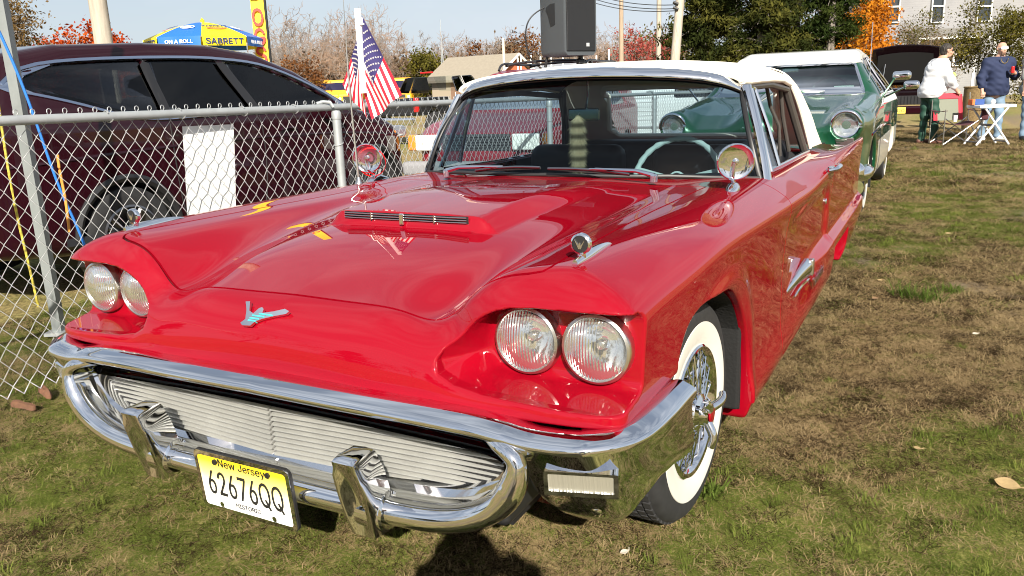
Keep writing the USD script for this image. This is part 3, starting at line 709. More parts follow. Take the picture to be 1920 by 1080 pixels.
# cloth top
cloth = M('top_cloth', (.80, .75, .64), rough=.85, vary=.05, vscale=5, bump=.12, bscale=900, bdist=.0005)
yk = [1.13, 1.3, 1.6, 1.9, 2.2, 2.48]
def roof_curve(y, n=41):
    w = np.interp(y, yk, [.700, .706, .708, .708, .708, .706]); zs_ = np.interp(y, yk, [1.300, 1.296, 1.300, 1.302, 1.298, 1.270]); zc = np.interp(y, yk, [1.372, 1.386, 1.404, 1.408, 1.404, 1.392])
    t = np.linspace(-1, 1, n); a = np.sign(t)*np.sin(np.abs(t)*np.pi/2)**.85
    e = np.clip(1-np.abs(a)**2.6, 0, 1)**.5
    x = w*a; z = zs_+(zc-zs_)*e; yo = y+.10*(x/.7)**2*np.interp(y, [1.13, 1.7], [1.15, 0])
    bow = .004*math.cos((y-1.2)*2*np.pi/.42)
    return np.stack([x, yo, z+bow*e], -1)
roofP = np.array([roof_curve(y) for y in np.linspace(1.13, 2.48, 30)])
# rear hoops
Hk = {0: [(.79, 2.74, .905), (.757, 2.62, 1.08), (.717, 2.49, 1.25), (.655, 2.475, 1.335), (.40, 2.48, 1.383), (0, 2.48, 1.392)],
      .35: [(.795, 2.83, .905), (.768, 2.75, 1.07), (.720, 2.66, 1.23), (.640, 2.655, 1.315), (.38, 2.665, 1.355), (0, 2.67, 1.362)],
      .6: [(.80, 2.92, .905), (.780, 2.87, 1.03), (.725, 2.82, 1.16), (.62, 2.82, 1.23), (.36, 2.83, 1.25), (0, 2.84, 1.255)],
      .82: [(.805, 2.99, .905), (.785, 2.98, .97), (.725, 2.96, 1.03), (.60, 2.965, 1.06), (.34, 2.975, 1.065), (0, 2.98, 1.068)],
      1: [(.81, 3.04, .900), (.79, 3.07, .897), (.72, 3.09, .895), (.58, 3.09, .893), (.32, 3.09, .893), (0, 3.09, .893)]}
ks = sorted(Hk); cols = np.array([spline(Hk[q], 30) for q in ks])
half = PchipInterpolator(ks, cols)(np.linspace(0, 1, 34))
rearP = np.concatenate([half*[-1, 1, 1], half[:, ::-1][:, 1:]], 1)
rv, rf = patch(rearP, .006)
cen = rv[rf].mean(1)
win = sg.box(-.50, 1.005, .50, 1.235).buffer(.05)
hole = np.array([abs(x) < .57 and y > 2.70 and win.contains(sg.Point(x, z)) for x, y, z in cen])
rfv, rff = patch(roofP, .006)
part(tb, 'convertible_top', cat_((rfv, rff), (rv, rf[~hole])), cloth, smooth=55)
bd = np.array(sg.box(-.50, 1.005, .50, 1.235).buffer(.05).exterior.coords)
from scipy.interpolate import griddata
yb = griddata(rearP.reshape(-1, 3)[:, [0, 2]][rearP.reshape(-1, 3)[:, 1] > 2.6], rearP.reshape(-1, 3)[:, 1][rearP.reshape(-1, 3)[:, 1] > 2.6], bd, method='nearest')
yb = np.convolve(np.r_[yb[-5:], yb, yb[:5]], np.ones(7)/7, 'same')[5:-5]
part(tb, 'rear_window_binding', tube(np.c_[bd[:-1, 0], yb[:-1]-.004, bd[:-1, 1]], .020, 8, up=(0, 1, 0), closed=True), cloth)
part(tb, 'top_front_edge', tube(roofP[0]+[0, -.004, -.004], .012, 8), cloth)
for sx in (-1, 1):  # rolled side edge and inner frame
    e = np.vstack([roofP[:, -1]*[sx, 1, 1], half[0][::-1][-16:][::1]*[sx, 1, 1] if False else half[0][:16][::-1]*[sx, 1, 1]])
    part(tb, 'top_side_edge', tube(e+[-.004*sx, 0, -.004], .011, 8), cloth)
    part(tb, 'top_frame', cat_(tube([(.69*sx, 1.34, 1.272), (.695*sx, 1.9, 1.276), (.690*sx, 2.44, 1.245)], .016, 8), tube([(.680*sx, 2.42, 1.26), (.70*sx, 2.50, 1.16), (.73*sx, 2.60, 1.02), (.76*sx, 2.68, .89)], .022, 8), tube([(.66*sx, 2.40, 1.25), (.67*sx, 2.45, 1.10), (.70*sx, 2.52, .90)], .012, 8), tube([(.60*sx, 2.30, 1.28), (.62*sx, 2.34, 1.16), (.66*sx, 2.40, 1.05), (.67*sx, 2.42, .88)], .010, 8)), M('top_frame_metal', (.05, .045, .04), rough=.5))
# headliner
part(tb, 'headliner', patch(np.array([roof_curve(y)*[.985, 1, 1]-[0, 0, .014] for y in np.linspace(1.18, 2.46, 12)])[:, ::-1]), M('headliner_cloth', (.006, .007, .010), rough=.9), smooth=True)
# cabin
leather = M('seat_leather', (.006, .007, .010), rough=.5)
part(tb, 'dashboard', cat_(loft([[[x, y, z] for y, z in ((yws(x)+.06, .90), (yws(x)+.12, .925), (yws(x)+.22, .915), (yws(x)+.27, .87), (yws(x)+.22, .70), (yws(x)+.06, .70))] for x in np.linspace(-.76, .76, 15)])), M('dash_paint', (.02, .022, .03), rough=.6))
for sx in (-1, 1):
    st = part(tb, 'front_seat', cat_(rbox((.37*sx, 1.95, .76), (.56, .16, .44), .06), rbox((.37*sx, 1.68, .58), (.56, .56, .2), .06)), leather)
part(tb, 'rear_seat', cat_(rbox((0, 2.62, .78), (1.36, .18, .36), .06), rbox((0, 2.45, .55), (1.3, .4, .2), .05)), leather)
part(tb, 'floor_console', rbox((0, 1.55, .5), (.28, .9, .3), .05), dark)
part(tb, 'cabin_lining', cat_(*[box((.768*s, 1.9, .6), (.012, 1.6, .58)) for s in (-1, 1)], box((0, 1.9, .31), (1.5, 1.6, .02)), box((0, 2.715, .6), (1.5, .012, .56))), dark)
# steering wheel
ivory = M('ivory_plastic', (.78, .80, .70), rough=.35, coat=.3)
wc = np.array([.350, 1.475, .852]); Rw = rotm([1, 0, 0], math.radians(63))
th = np.linspace(0, 2*np.pi, 72, endpoint=False)
rim = xf(tube(np.c_[.207*np.cos(th), .207*np.sin(th), 0*th], .0135+.002*np.sin(th*24), 10, closed=True), Rw, wc)
spk = xf(cat_(*[tube([(.03*math.cos(a), .03*math.sin(a), -.02), (.2*math.cos(a), .2*math.sin(a), 0)], .012, 8) for a in (np.pi*.93, np.pi*.07, -np.pi/2)], lathe([(.0005, .0), (.04, -.004), (.045, -.03)], 20)), Rw, wc)
sw = part(tb, 'steering_wheel', rim, ivory); part(sw, 'spokes', spk, ivory); part(sw, 'column', rod(wc, wc+Rw@np.array([0, 0, -.5]), .03, 12), dark)
# rear view mirror
mc = np.array([-.008, 1.19, 1.173])
rm = part(tb, 'rear_view_mirror', rbox(mc, (.155, .022, .056), .010), M('mirror_shell', (.30, .38, .36), rough=.15, metal=1.0)); part(rm, 'stem', tube([mc+[.01, 0, .02], mc+[.03, -.02, .08], mc+[.035, -.03, .15]], .005, 6), chrome)
# wipers
def wiper(px, tip, b0, b1):
    P = np.array(px); tp = np.array(tip)
    arm = part(tb, 'wiper_arm', cat_(lathe([(.016, -.02), (.016, .004), (.010, .012), (.0005, .014)], 14, 'z', P), tube([P+[0, 0, .005], P*.75+tp*.25+[0, -.01, .016], tp], [.011, .008, .0045], 8)), chrome)
    part(arm, 'wiper_blade', cat_(tube(spline([b0, (np.array(b0)+b1)/2+[0, -.006, .008], b1], 9), .0055, 6)), M('wiper_steel', (.30, .30, .31), rough=.25, metal=1.0))
    part(arm, 'wiper_rubber', tube(spline([np.array(b0)+[0, .006, -.004], (np.array(b0)+b1)/2+[0, .002, -.002], np.array(b1)+[0, .006, -.004]], 9), .005, 5), rubber)
Z = lambda x: .943
wiper((-.485, .73, .948), (-.215, .768, .972), (-.36, .775, .952), (-.03, .758, .972))
wiper((.485, .72, .945), (.20, .748, .970), (.37, .755, .950), (.01, .752, .968))
# spot mirrors on the fenders
for sx in (-1, 1):
    c = np.array([.826*sx, .605, 1.018]); tilt = rotm([0, 0, 1], .42)@rotm([1, 0, 0], .10)
    shell = lathe([(.0005, .050), (.030, .048), (.052, .036), (.064, .016), (.0665, .002), (.0675, -.006), (.063, -.010), (.060, -.006), (.045, -.001), (.025, .001), (.012, .000), (.011, -.010), (.007, -.016), (.0005, -.017)], 48, 'y')
    sm = part(tb, 'spot_mirror', xf(shell, tilt, c), chrome)
    zb_ = Hf(np.array([.80]), np.array([.66]))[0]
    part(sm, 'bracket', cat_(tube([c+[0, -.012, -.005], c+[-.006*sx, -.01, -.05], [.815*sx, .63, zb_+.028]], [.006, .007, .008], 8), loft([[[.812*sx+w*math.cos(a), y, zb_-.004+h*max(0, math.sin(a))] for a in np.linspace(0, 2*np.pi, 14, endpoint=False)] for y, w, h in ((.57, .004, .004), (.59, .016, .018), (.62, .022, .030), (.66, .022, .030), (.70, .014, .018), (.74, .004, .006))])), chrome)
    if sx < 0: part(sm, 'red_reflector', xf(lathe([(.064, .0), (.066, .008), (.064, .016), (.062, .012)], 40, 'y'), tilt, c+[.02, .002, -.02]), M('reflector_red', (.7, .01, .01), rough=.15))
# door trim: chrome spear, script, handle, lock
def side_pt(y, z, o=0.0): return np.array([Sf(np.array([y]), np.array([z]))[0]+o, y, z])
for sx in (-1, 1):
    secs = []
    for q in np.linspace(0, 1, 16):
        y = 1.08+.50*q; zc = .428+.004*q; h = .008+.036*q**.9; o = .008+.032*q
        b0 = side_pt(y, zc, -.004)
        secs.append([[sx*(b0[0]+o*dx), y+.02*dx, zc+h*dz] for dx, dz in [(abs(math.sin(a))**.8, -math.cos(a)) for a in np.linspace(0, np.pi, 15)]])
    sp_ = part(tb, 'door_spear', loft(secs), chrome, smooth=60)
    part(sp_, 'spear_cap', rbox(side_pt(1.595, .433, .022)*[sx, 1, 1], (.028, .045, .080), .008), satin)
    part(tb, 'lower_spear', tube([side_pt(y, .375-.03*abs(y-1.45), .008)*[sx, 1, 1] for y in np.linspace(1.25, 1.62, 12)], np.r_[.003, np.full(10, .006), .003], 8), chrome)
    part(tb, 'script_badge', text_on('Thunderbird', .050, side_pt(1.80, .345, .006)*[sx, 1, 1], (0, sx, 0), (0, 0, 1), .006), chrome)
    hp = [side_pt(y, z, o)*[sx, 1, 1] for y, z, o in ((2.02, .842, 0), (2.05, .848, .03), (2.12, .852, .038), (2.20, .852, .036), (2.24, .848, .012))]
    part(tb, 'door_handle', cat_(tube(spline(hp, 14), [.009]*2+[.012]*10+[.009]*2, 8), rbox(side_pt(2.06, .848, .008)*[sx, 1, 1], (.03, .05, .028), .008)), chrome)
    part(tb, 'door_lock', lathe([(.018, .0), (.017, .005), (.012, .009), (.0005, .010)], 18, 'x', side_pt(2.25, .655, -.002)) if sx > 0 else mirror(lathe([(.018, .0), (.017, .005), (.0005, .010)], 18, 'x', side_pt(2.25, .655, -.002))), chrome)
# tail: bumper and lamps
part(tb, 'rear_bumper', cat_(tube([(-.93, 4.26, .48), (-.86, 4.34, .48), (0, 4.37, .48), (.86, 4.34, .48), (.93, 4.26, .48)], .06, 12)), chrome)
for sx in (-1, 1):
    for x in (.42, .70): part(tb, 'tail_lamp', lathe([(.09, .0), (.095, .02), (.08, .035), (.0005, .045)], 28, 'y', (x*sx, 4.28, .66)), M('lamp_red', (.5, .01, .01), rough=.2, coat=.5))
# ---------------------------------------------------------------- antenna, flag, raccoon tail
ab = np.array([-.80, .50, Hf(np.array([.80]), np.array([.50]))[0]])
part(tb, 'antenna', cat_(lathe([(.020, -.004), (.018, .006), (.010, .016), (.008, .03)], 16, 'z', ab), tube([ab+[0, 0, .02], ab+[-.012, 0, .45], ab+[-.004, 0, .82]], [.0045, .004, .002], 6)), satin)
flag = thing('small_flag', 'small American flag drooping from the antenna of the red car', 'flag', ab+[0, 0, .3])
fw, fr_, fb = M('flag_white', (.80, .78, .74), rough=.8), M('flag_red', (.50, .01, .03), rough=.8), M('flag_blue', (.025, .02, .10), rough=.8)
part(flag, 'sleeve', cat_(box(bp(676, 96, 1, .497), (.024, .010, .345)), box(bp(676, 40, 1, .495), (.016, .012, .03))), M('sleeve_white', (.88, .88, .88), rough=.5))
def sheet(A, B, C, D, wav, amp, back):
    """flag surface: u along the fly, v from the top down"""
    def S(u, v):
        u, v = np.broadcast_arrays(np.asarray(u, float), np.asarray(v, float))
        P = A*(1-u[..., None])*(1-v[..., None])+B*(1-u[..., None])*v[..., None]+C*u[..., None]*(1-v[..., None])+D*u[..., None]*v[..., None]
        P = P+np.stack([0*u, amp*np.sin(wav*v*2*np.pi+2.0*u)*np.sqrt(u+.02)+back*u, -.02*np.sin(np.pi*u)*0], -1)
        return P
    return S
def flag_sheet(S, flip, cu=.44, cv=7/13):
    for i in range(13):
        v0, v1 = i/13, (i+1)/13; u0 = cu if i < 7 else 0
        U, V_ = np.meshgrid(np.linspace(u0, 1, 14), np.linspace(v0, v1, 4)); g = patch(S(U, V_), .0008)
        part(flag, 'stripe', g, fr_ if i % 2 == 0 else fw, smooth=60)
    U, V_ = np.meshgrid(np.linspace(0, cu, 14), np.linspace(0, cv, 16)); cn = part(flag, 'canton', patch(S(U, V_), .0008), fb, smooth=60)
    a = np.arange(10)*np.pi/5; rr = np.where(np.arange(10) % 2, .42, 1.0)
    for r in range(9):
        for c in range(6 if r % 2 == 0 else 5):
            u = cu*(1+2*c+(r % 2))/12; v = cv*(r+1)/10; e = 1e-3; p = S(u, v); du = S(u+e, v)-p; dv = S(u, v+e)-p; du /= np.linalg.norm(du); n = np.cross(du, dv); n /= np.linalg.norm(n); dv = np.cross(n, du)
            for sgn in (1, -1):
                if sgn*(n@(CAM-p)) < 0: continue
                pts = p+sgn*n*.0022+  .0052*rr[:, None]*(np.cos(a)[:, None]*du+np.sin(a)[:, None]*dv)
                f = np.array([[0 if False else 10, k_, (k_+1) % 10] for k_ in range(10)]); part(cn, 'star', (np.vstack([pts, p+sgn*n*.0022]), np.vstack([f, f[:, ::-1]])), fw, smooth=False)
P_ = lambda x, y, dy=0.0: bp(x, y, 1, .50+dy)
flag_sheet(sheet(P_(679, 30), P_(679, 168), P_(751, 178, .02), P_(700, 224, .05), 1.4, .012, .0), 1, .52, .62)
flag_sheet(sheet(P_(674, 58, .01), P_(674, 158, .01), P_(640, 158, .03), P_(688, 222, .07), 1.2, .010, .0), -1, .50, .50)
tail = thing('raccoon_tail', 'bushy grey ringed raccoon tail hanging from the mirror in the red car', 'tail', mc+[-.022, -.02, -.24])
furm = usdkit.material(stage, '/World/Looks/raccoon_fur', {'tc': ('texture_coordinate', {}), 's': ('separate_xyz', {}), 'm1': ('math', {'math_type': 'multiply', 'value2': 122.0}), 'sn': ('math', {'math_type': 'sine'}), 'r': ('rgb_ramp', {'ramp': [(.05, (.20, .14, .08)), (.8, (.80, .58, .34))]}), 'a': ('math', {'math_type': 'multiply_add', 'value2': .5, 'value3': .5}), 'd': ('diffuse_bsdf', {})},
    [('tc.object', 's.vector'), ('s.z', 'm1.value1'), ('m1.value', 'sn.value1'), ('sn.value', 'a.value1'), ('a.value', 'r.fac'), ('r.color', 'd.color')], surface='d.BSDF')
n = 6500; rg = np.random.default_rng(3); zt = rg.random(n); th = rg.random(n)*2*np.pi
cz = .235*(1-zt); rad_ = .040*np.clip(np.sin(np.pi*np.clip(.10+.86*zt, 0, 1)), .12, 1)**.6
root = np.stack([rad_*.4*np.cos(th), rad_*.4*np.sin(th), cz], 1); ln = .032+.022*rg.random(n)
dirn = np.stack([np.cos(th)*.55, np.sin(th)*.55, -np.full(n, 1.0)], 1)+rg.normal(0, .26, (n, 3)); dirn /= np.linalg.norm(dirn, axis=1, keepdims=True)
tan = np.cross(dirn, rg.normal(0, 1, (n, 3))); tan /= np.linalg.norm(tan, axis=1, keepdims=True)
tip = root+dirn*ln[:, None]; fv = np.stack([root-tan*.0008, root+tan*.0008, tip], 1).reshape(-1, 3)
core = lathe([(.0005, .24), (.010, .235), (.018, .2), (.022, .12), (.020, .04), (.0005, .0)], 16)
part(tail, 'fur', cat_(core, (fv, np.arange(3*n).reshape(-1, 3))), furm, world=False, smooth=False)
part(tail, 'cord', tube([(0, 0, .235), (.01, .02, .262)], .0025, 5), black, world=False)
# ================================================================ ground and grass
def gnoise(x, y, sc, seed, oc=4):
    return meshkit.fbm(np.stack([np.asarray(x)*sc, np.asarray(y)*sc, np.full_like(np.asarray(x, float), 3.7)], -1), oc, seed)
def green_at(x, y):
    """how green the turf is at a place, 0 dry thatch to 1 green"""
    g = .62*gnoise(x, y, .55, 11, 4)+.38*gnoise(x, y, 2.6, 12, 3)
    g = sstep(.40, .62, g)
    far = sstep(7, 13, y)*(x > -2.3)*(1-sstep(17, 22, y))
    return np.clip(g*(1-.55*far), 0, 1)
def bare_at(x, y): return sstep(.58, .70, gnoise(x, y, .9, 31, 4))
gx = np.unique(np.r_[-400, -250, -150, -90, -60, np.arange(-44, -10, 3.0), np.arange(-10, -3.5, .5), np.arange(-3.5, 5.0, .07), np.arange(5, 14, .6), np.arange(14, 60, 5.), 90, 150, 250, 400])
gy = np.unique(np.r_[-60, -30, -15, np.arange(-8, -2.2, .5), np.arange(-2.2, 7.0, .07), np.arange(7, 20, .25), np.arange(20, 60, 3.), 80, 110, 150, 220, 320, 450, 700])
X, Y = np.meshgrid(gx, gy, indexing='ij')
near = np.exp(-(np.maximum(0, np.abs(X)-8)/6)**2)*np.exp(-(np.maximum(0, Y-16)/8)**2)
Zg = ((gnoise(X, Y, 1.3, 5, 4)-.5)*.035+(gnoise(X, Y, 7.0, 6, 3)-.5)*.016)*near-.012
v = np.stack([X, Y, Zg], -1).reshape(-1, 3); f = grid_faces(len(gx), len(gy))
groundm = usdkit.material(stage, '/World/Looks/ground_soil', {'a': ('attribute', {'attribute': 'greenness'}), 'bb': ('attribute', {'attribute': 'bareness'}), 'g': ('geometry', {}),
    'n1': ('noise_texture', {'scale': 34.0, 'detail': 9.0, 'roughness': .78}), 'n2': ('noise_texture', {'scale': 3.0, 'detail': 5.0}), 'n3': ('noise_texture', {'scale': 140.0, 'detail': 4.0, 'roughness': .75}),
    'dry': ('rgb_ramp', {'ramp': [(.36, (.075, .05, .026)), (.5, (.31, .22, .105)), (.63, (.52, .40, .21))]}),
    'grn': ('rgb_ramp', {'ramp': [(.36, (.040, .042, .014)), (.5, (.20, .20, .052)), (.64, (.34, .31, .10))]}),
    'soil': ('rgb_ramp', {'ramp': [(.30, (.085, .06, .042)), (.7, (.28, .23, .17))]}),
    'ad': ('math', {'math_type': 'multiply_add', 'value2': .9, 'value3': -.45}), 'ad2': ('math', {'math_type': 'add', 'use_clamp': True}),
    'm': ('mix', {}), 'm2': ('mix', {}), 'b': ('bump', {'strength': .8, 'distance': .02}), 'mx': ('math', {'math_type': 'multiply_add', 'value2': .5}), 'p': ('principled_bsdf', {'roughness': .95, 'specular_ior_level': .15})},
    [('g.position', 'n1.vector'), ('g.position', 'n2.vector'), ('g.position', 'n3.vector'), ('n3.fac', 'mx.value1'), ('n1.fac', 'dry.fac'), ('n1.fac', 'grn.fac'), ('n3.fac', 'soil.fac'), ('n2.fac', 'ad.value1'), ('ad.value', 'ad2.value1'), ('a.fac', 'ad2.value2'), ('ad2.value', 'm.fac'),
     ('dry.color', 'm.color1'), ('grn.color', 'm.color2'), ('m.color', 'm2.color1'), ('soil.color', 'm2.color2'), ('bb.fac', 'm2.fac'), ('m2.color', 'p.base_color'), ('n3.fac', 'b.height'), ('b.normal', 'p.normal')], surface='p.BSDF')
gm = usdkit.mesh(stage, '/World/ground', (v, f), groundm, smooth=True); tag(gm.GetPrim(), 'dry autumn lawn and field running back to the treeline', 'ground', kind='structure')
for nm, val in (('greenness', green_at(X, Y).ravel()), ('bareness', (bare_at(X, Y)*.8).ravel())):
    UsdGeom.PrimvarsAPI(gm).CreatePrimvar(nm, Sdf.ValueTypeNames.FloatArray, 'vertex').Set(Vt.FloatArray.FromNumpy(val.astype(np.float32)))
def gz(x, y):
    from scipy.interpolate import RegularGridInterpolator
    return RegularGridInterpolator((gx, gy), Zg, bounds_error=False, fill_value=0)(np.stack([x, y], -1))
# tufts
def blades(n, rad, L, up, wid, seed, curl=.5):
    r = np.random.default_rng(seed); a = r.random(n)*2*np.pi; q = np.sqrt(r.random(n))*rad
    base = np.stack([q*np.cos(a), q*np.sin(a), np.zeros(n)], 1); h = r.random(n)*2*np.pi; el = np.clip(r.normal(up, .25, n), .03, 1.5); ln = L*(.5+.9*r.random(n))
    d = np.stack([np.cos(h)*np.cos(el), np.sin(h)*np.cos(el), np.sin(el)], 1); side = np.stack([-np.sin(h), np.cos(h), np.zeros(n)], 1)*wid*(.6+.8*r.random(n))[:, None]/2
    mid = base+d*ln[:, None]*.55; d2 = d*[1, 1, 0]+[0, 0, -.15]; tip = mid+(d*(1-curl)+d2*curl)*ln[:, None]*.5
    base[:, 2] += .004*r.random(n)
    V_ = np.stack([base-side, base+side, mid-side*.8, mid+side*.8, tip], 1).reshape(-1, 3); k = np.arange(n)[:, None]*5
    return V_, np.concatenate([k+[0, 1, 3], k+[0, 3, 2], k+[2, 3, 4]])
def blademat(name, c1, c2, c3, tr=.3):
    return usdkit.material(stage, '/World/Looks/'+name, {'g': ('geometry', {}), 'o': ('object_info', {}), 'a': ('math', {'math_type': 'multiply_add', 'value2': .7}), 'b': ('math', {'math_type': 'multiply', 'value2': .3}), 'r': ('rgb_ramp', {'ramp': [(0, c1), (.5, c2), (1, c3)]}), 'd': ('diffuse_bsdf', {}), 't': ('translucent_bsdf', {}), 'm': ('mix_closure', {'fac': tr})},
        [('g.random_per_island', 'a.value1'), ('o.random', 'b.value1'), ('b.value', 'a.value3'), ('a.value', 'r.fac'), ('r.color', 'd.color'), ('r.color', 't.color'), ('d.BSDF', 'm.closure1'), ('t.BSDF', 'm.closure2')], surface='m.closure')
grm = blademat('grass_green', (.085, .115, .022), (.22, .245, .055), (.38, .37, .12))
drm = blademat('grass_dry', (.24, .17, .085), (.46, .36, .19), (.60, .50, .30), .2)
brm = blademat('grass_brown', (.022, .015, .009), (.09, .06, .03), (.27, .20, .11), .15)
def instancer(path, protos, pos, idx, rot, scl, label, cat):
    pi = UsdGeom.PointInstancer.Define(stage, path); rel = []
    for k_, (g, mt) in enumerate(protos):
        pp = f'{path}/proto_{k_}' if False else f'{path}/tuft_{k_+1:03d}'
        usdkit.mesh(stage, pp, g, mt); rel.append(Sdf.Path(pp))
    pi.CreatePrototypesRel().SetTargets(rel)
    pi.CreateProtoIndicesAttr(Vt.IntArray.FromNumpy(idx.astype(np.int32))); pi.CreatePositionsAttr(Vt.Vec3fArray.FromNumpy(pos.astype(np.float32)))
    q = np.zeros((len(pos), 4)); q[:, 0] = np.cos(rot/2); q[:, 3] = np.sin(rot/2)
    pi.CreateOrientationsAttr(Vt.QuathArray([Gf.Quath(float(a[0]), 0, 0, float(a[3])) for a in q]))
    pi.CreateScalesAttr(Vt.Vec3fArray.FromNumpy(np.repeat(scl[:, None], 3, 1).astype(np.float32)))
    tag(pi.GetPrim(), label, cat, kind='stuff')
protos = [(blades(60, .075, .028, .40, .0032, 1, .6), grm), (blades(50, .085, .022, .25, .0036, 2, .7), grm), (blades(80, .10, .050, .10, .0023, 3, .3), drm), (blades(70, .095, .040, .20, .0026, 4, .35), drm), (blades(80, .10, .045, .14, .0030, 5, .3), brm), (blades(50, .05, .06, .85, .0036, 6, .5), grm)]
rg = np.random.default_rng(21); PS, IX = [], []
def scatter(n, x0, x1, y0, y1):
    x = rg.uniform(x0, x1, n); y = rg.uniform(y0, y1, n); return x, y
def in_view(x, y, m=140):
    d = np.stack([x, y, 0*x], -1)-CAM; zc = d@CF; px = 960+FPX*(d@CR)/zc; py = 540-FPX*(d@CU)/zc
    return (zc > .2) & (px > -m) & (px < 1920+m) & (py < 1080+m*1.5)
SC = []
for n, x0, x1, y0, y1, s0 in ((50000, -3.6, 4.6, -2.0, 2.5, .66), (32000, -3.6, 5.2, 2.5, 8.0, 1.0), (16000, -4, 7.0, 8.0, 20, 1.9)):
    x, y = scatter(n, x0, x1, y0, y1); k_ = in_view(x, y)
    under = (np.abs(x) < .8) & (y > .1) & (y < 4.2); k_ &= ~under
    x, y = x[k_], y[k_]; g = np.clip(green_at(x, y)+.10*rg.normal(size=len(x)), 0, 1); b = bare_at(x, y); u = rg.random(len(x))
    idx = np.where(u < g*.80+.06, np.where(rg.random(len(x)) < .55, 0, 1), np.where(rg.random(len(x)) < .56, np.where(rg.random(len(x)) < .5, 2, 3), 4))
    idx = np.where((idx < 2) & (rg.random(len(x)) < .02), 5, idx)
    keep = rg.random(len(x)) > b*.55; x, y, idx = x[keep], y[keep], idx[keep]
    PS.append(np.stack([x, y, gz(x, y)+.001], 1)); IX.append(idx); SC.append(s0*rg.uniform(.6, 1.15, len(x))*(1-.0*x))
PS, IX, SC = np.vstack(PS), np.concatenate(IX), np.concatenate(SC)
instancer('/World/grass', protos, PS, IX, rg.random(len(PS))*6.283, SC, 'short mixed green and straw-coloured grass of the lawn', 'grass')
# taller clumps
for i, (px, py, s) in enumerate(((1700, 553, .9), (1740, 560, 1.0), (1785, 545, .7), (260, 825, .8), (1330, 922, .5))):
    p = bp(px, py, 2, 0); g = xf(blades(90, .07*s+.02, .15*s, .75, .005, 50+i, .6), None, [p[0], p[1], float(gz(p[0], p[1]).ravel()[0])])
    solo('grass_clump', g, blademat('clump_green', (.07, .11, .02), (.15, .19, .04), (.27, .28, .09)) if i == 0 else '/World/Looks/clump_green', ['larger spiky grass clump at right, left of its pair', 'taller spiky grass clump at right of its pair in the lawn', 'faint yellowish grass clump behind the spiky pair', 'grass clump on the ground below the left bumper end', 'small grass clump beside the front whitewall tyre'][i], 'grass clump', smooth=False)
# fallen leaves
def leaf(px, py, L, rz, col, label, tilt=.25):
    L = L*.52; p = bp(px, py, 2, .0); n = 9; t = np.linspace(0, 1, n); w = .32*L*np.sin(np.pi*np.clip(t, .02, .98))**.8*(1-.3*t); w[0] = w[-1] = .001
    P = np.array([[[L*(a-.5), b*ww, .020*L*8*(a-.5)**2+.25*abs(b)*ww+.012] for b in (-1, -.5, 0, .5, 1)] for a, ww in zip(t, w)])
    g = cat_(patch(P, .0012), tube([(L*.5, 0, .02*L*2+.012), (L*.72, .01, .012)], .0016, 5)); R = rotm([0, 0, 1], rz)@rotm([1, 0, 0], tilt)
    solo('fallen_leaf', xf(g, R, p), M('leaf_'+col[0], col[1], rough=.7, vary=.35, vscale=30), label, 'leaf', smooth=60)
ly, lw, lb = ('tan', (.36, .26, .12)), ('pale', (.50, .45, .36)), ('brown', (.22, .13, .06))
leaf(1890, 912, .15, -.4, ly, 'large curled tan leaf at the right edge of the lawn', .5)
leaf(1828, 629, .06, .4, lw, 'small pale leaf alone on the lawn at right')
leaf(1650, 528, .07, .1, ly, 'tan leaf on the lawn above the spiky grass clumps')
leaf(1778, 440, .10, .3, ly, 'tan leaf on the lawn level with the door of the red car')
leaf(1640, 562, .09, .8, lb, 'dark leaf beside the spiky grass clump')
leaf(1170, 1040, .055, .9, lw, 'pale broken leaf under the bumper end with the lamp')
leaf(1720, 845, .05, -.3, ly, 'small straw leaf low in the lawn at right')
# bark pieces by the fence
for i, (px, py, L, W_, rz, c) in enumerate(((150, 716, .16, .055, .35, (.16, .06, .03)), (150, 745, .15, .06, .1, (.40, .28, .14)), (85, 742, .11, .04, -.2, (.16, .07, .035)), (45, 768, .10, .03, .6, (.13, .06, .03)))):
    p = bp(px, py, 2, .01); solo('bark_piece', xf(loft([[[a*L, b*W_*w_*(1+.25*math.sin(9*a+i)), .008+c_*(.5+.8*w_)+.012*math.sin(4*a+i)] for b, c_ in ((-.5, 0), (-.3, .018), (.2, .022), (.5, .006), (.1, -.006))] for a, w_ in ((-.5, .3), (-.42, .8), (-.2, 1), (.05, .85), (.3, 1.05), (.44, .7), (.5, .25))]), rotm([0, 0, 1], rz), p), M(f'bark_{"abcd"[i]}', c, rough=.85, vary=.5, vscale=25, bump=.4), ['reddish bark piece nearest the left bumper end', 'pale tan wood chip in front of the reddish bark piece', 'reddish bark chip left of the tan wood chip', 'narrow brown bark strip on the grass by the fence foot'][i], 'bark')
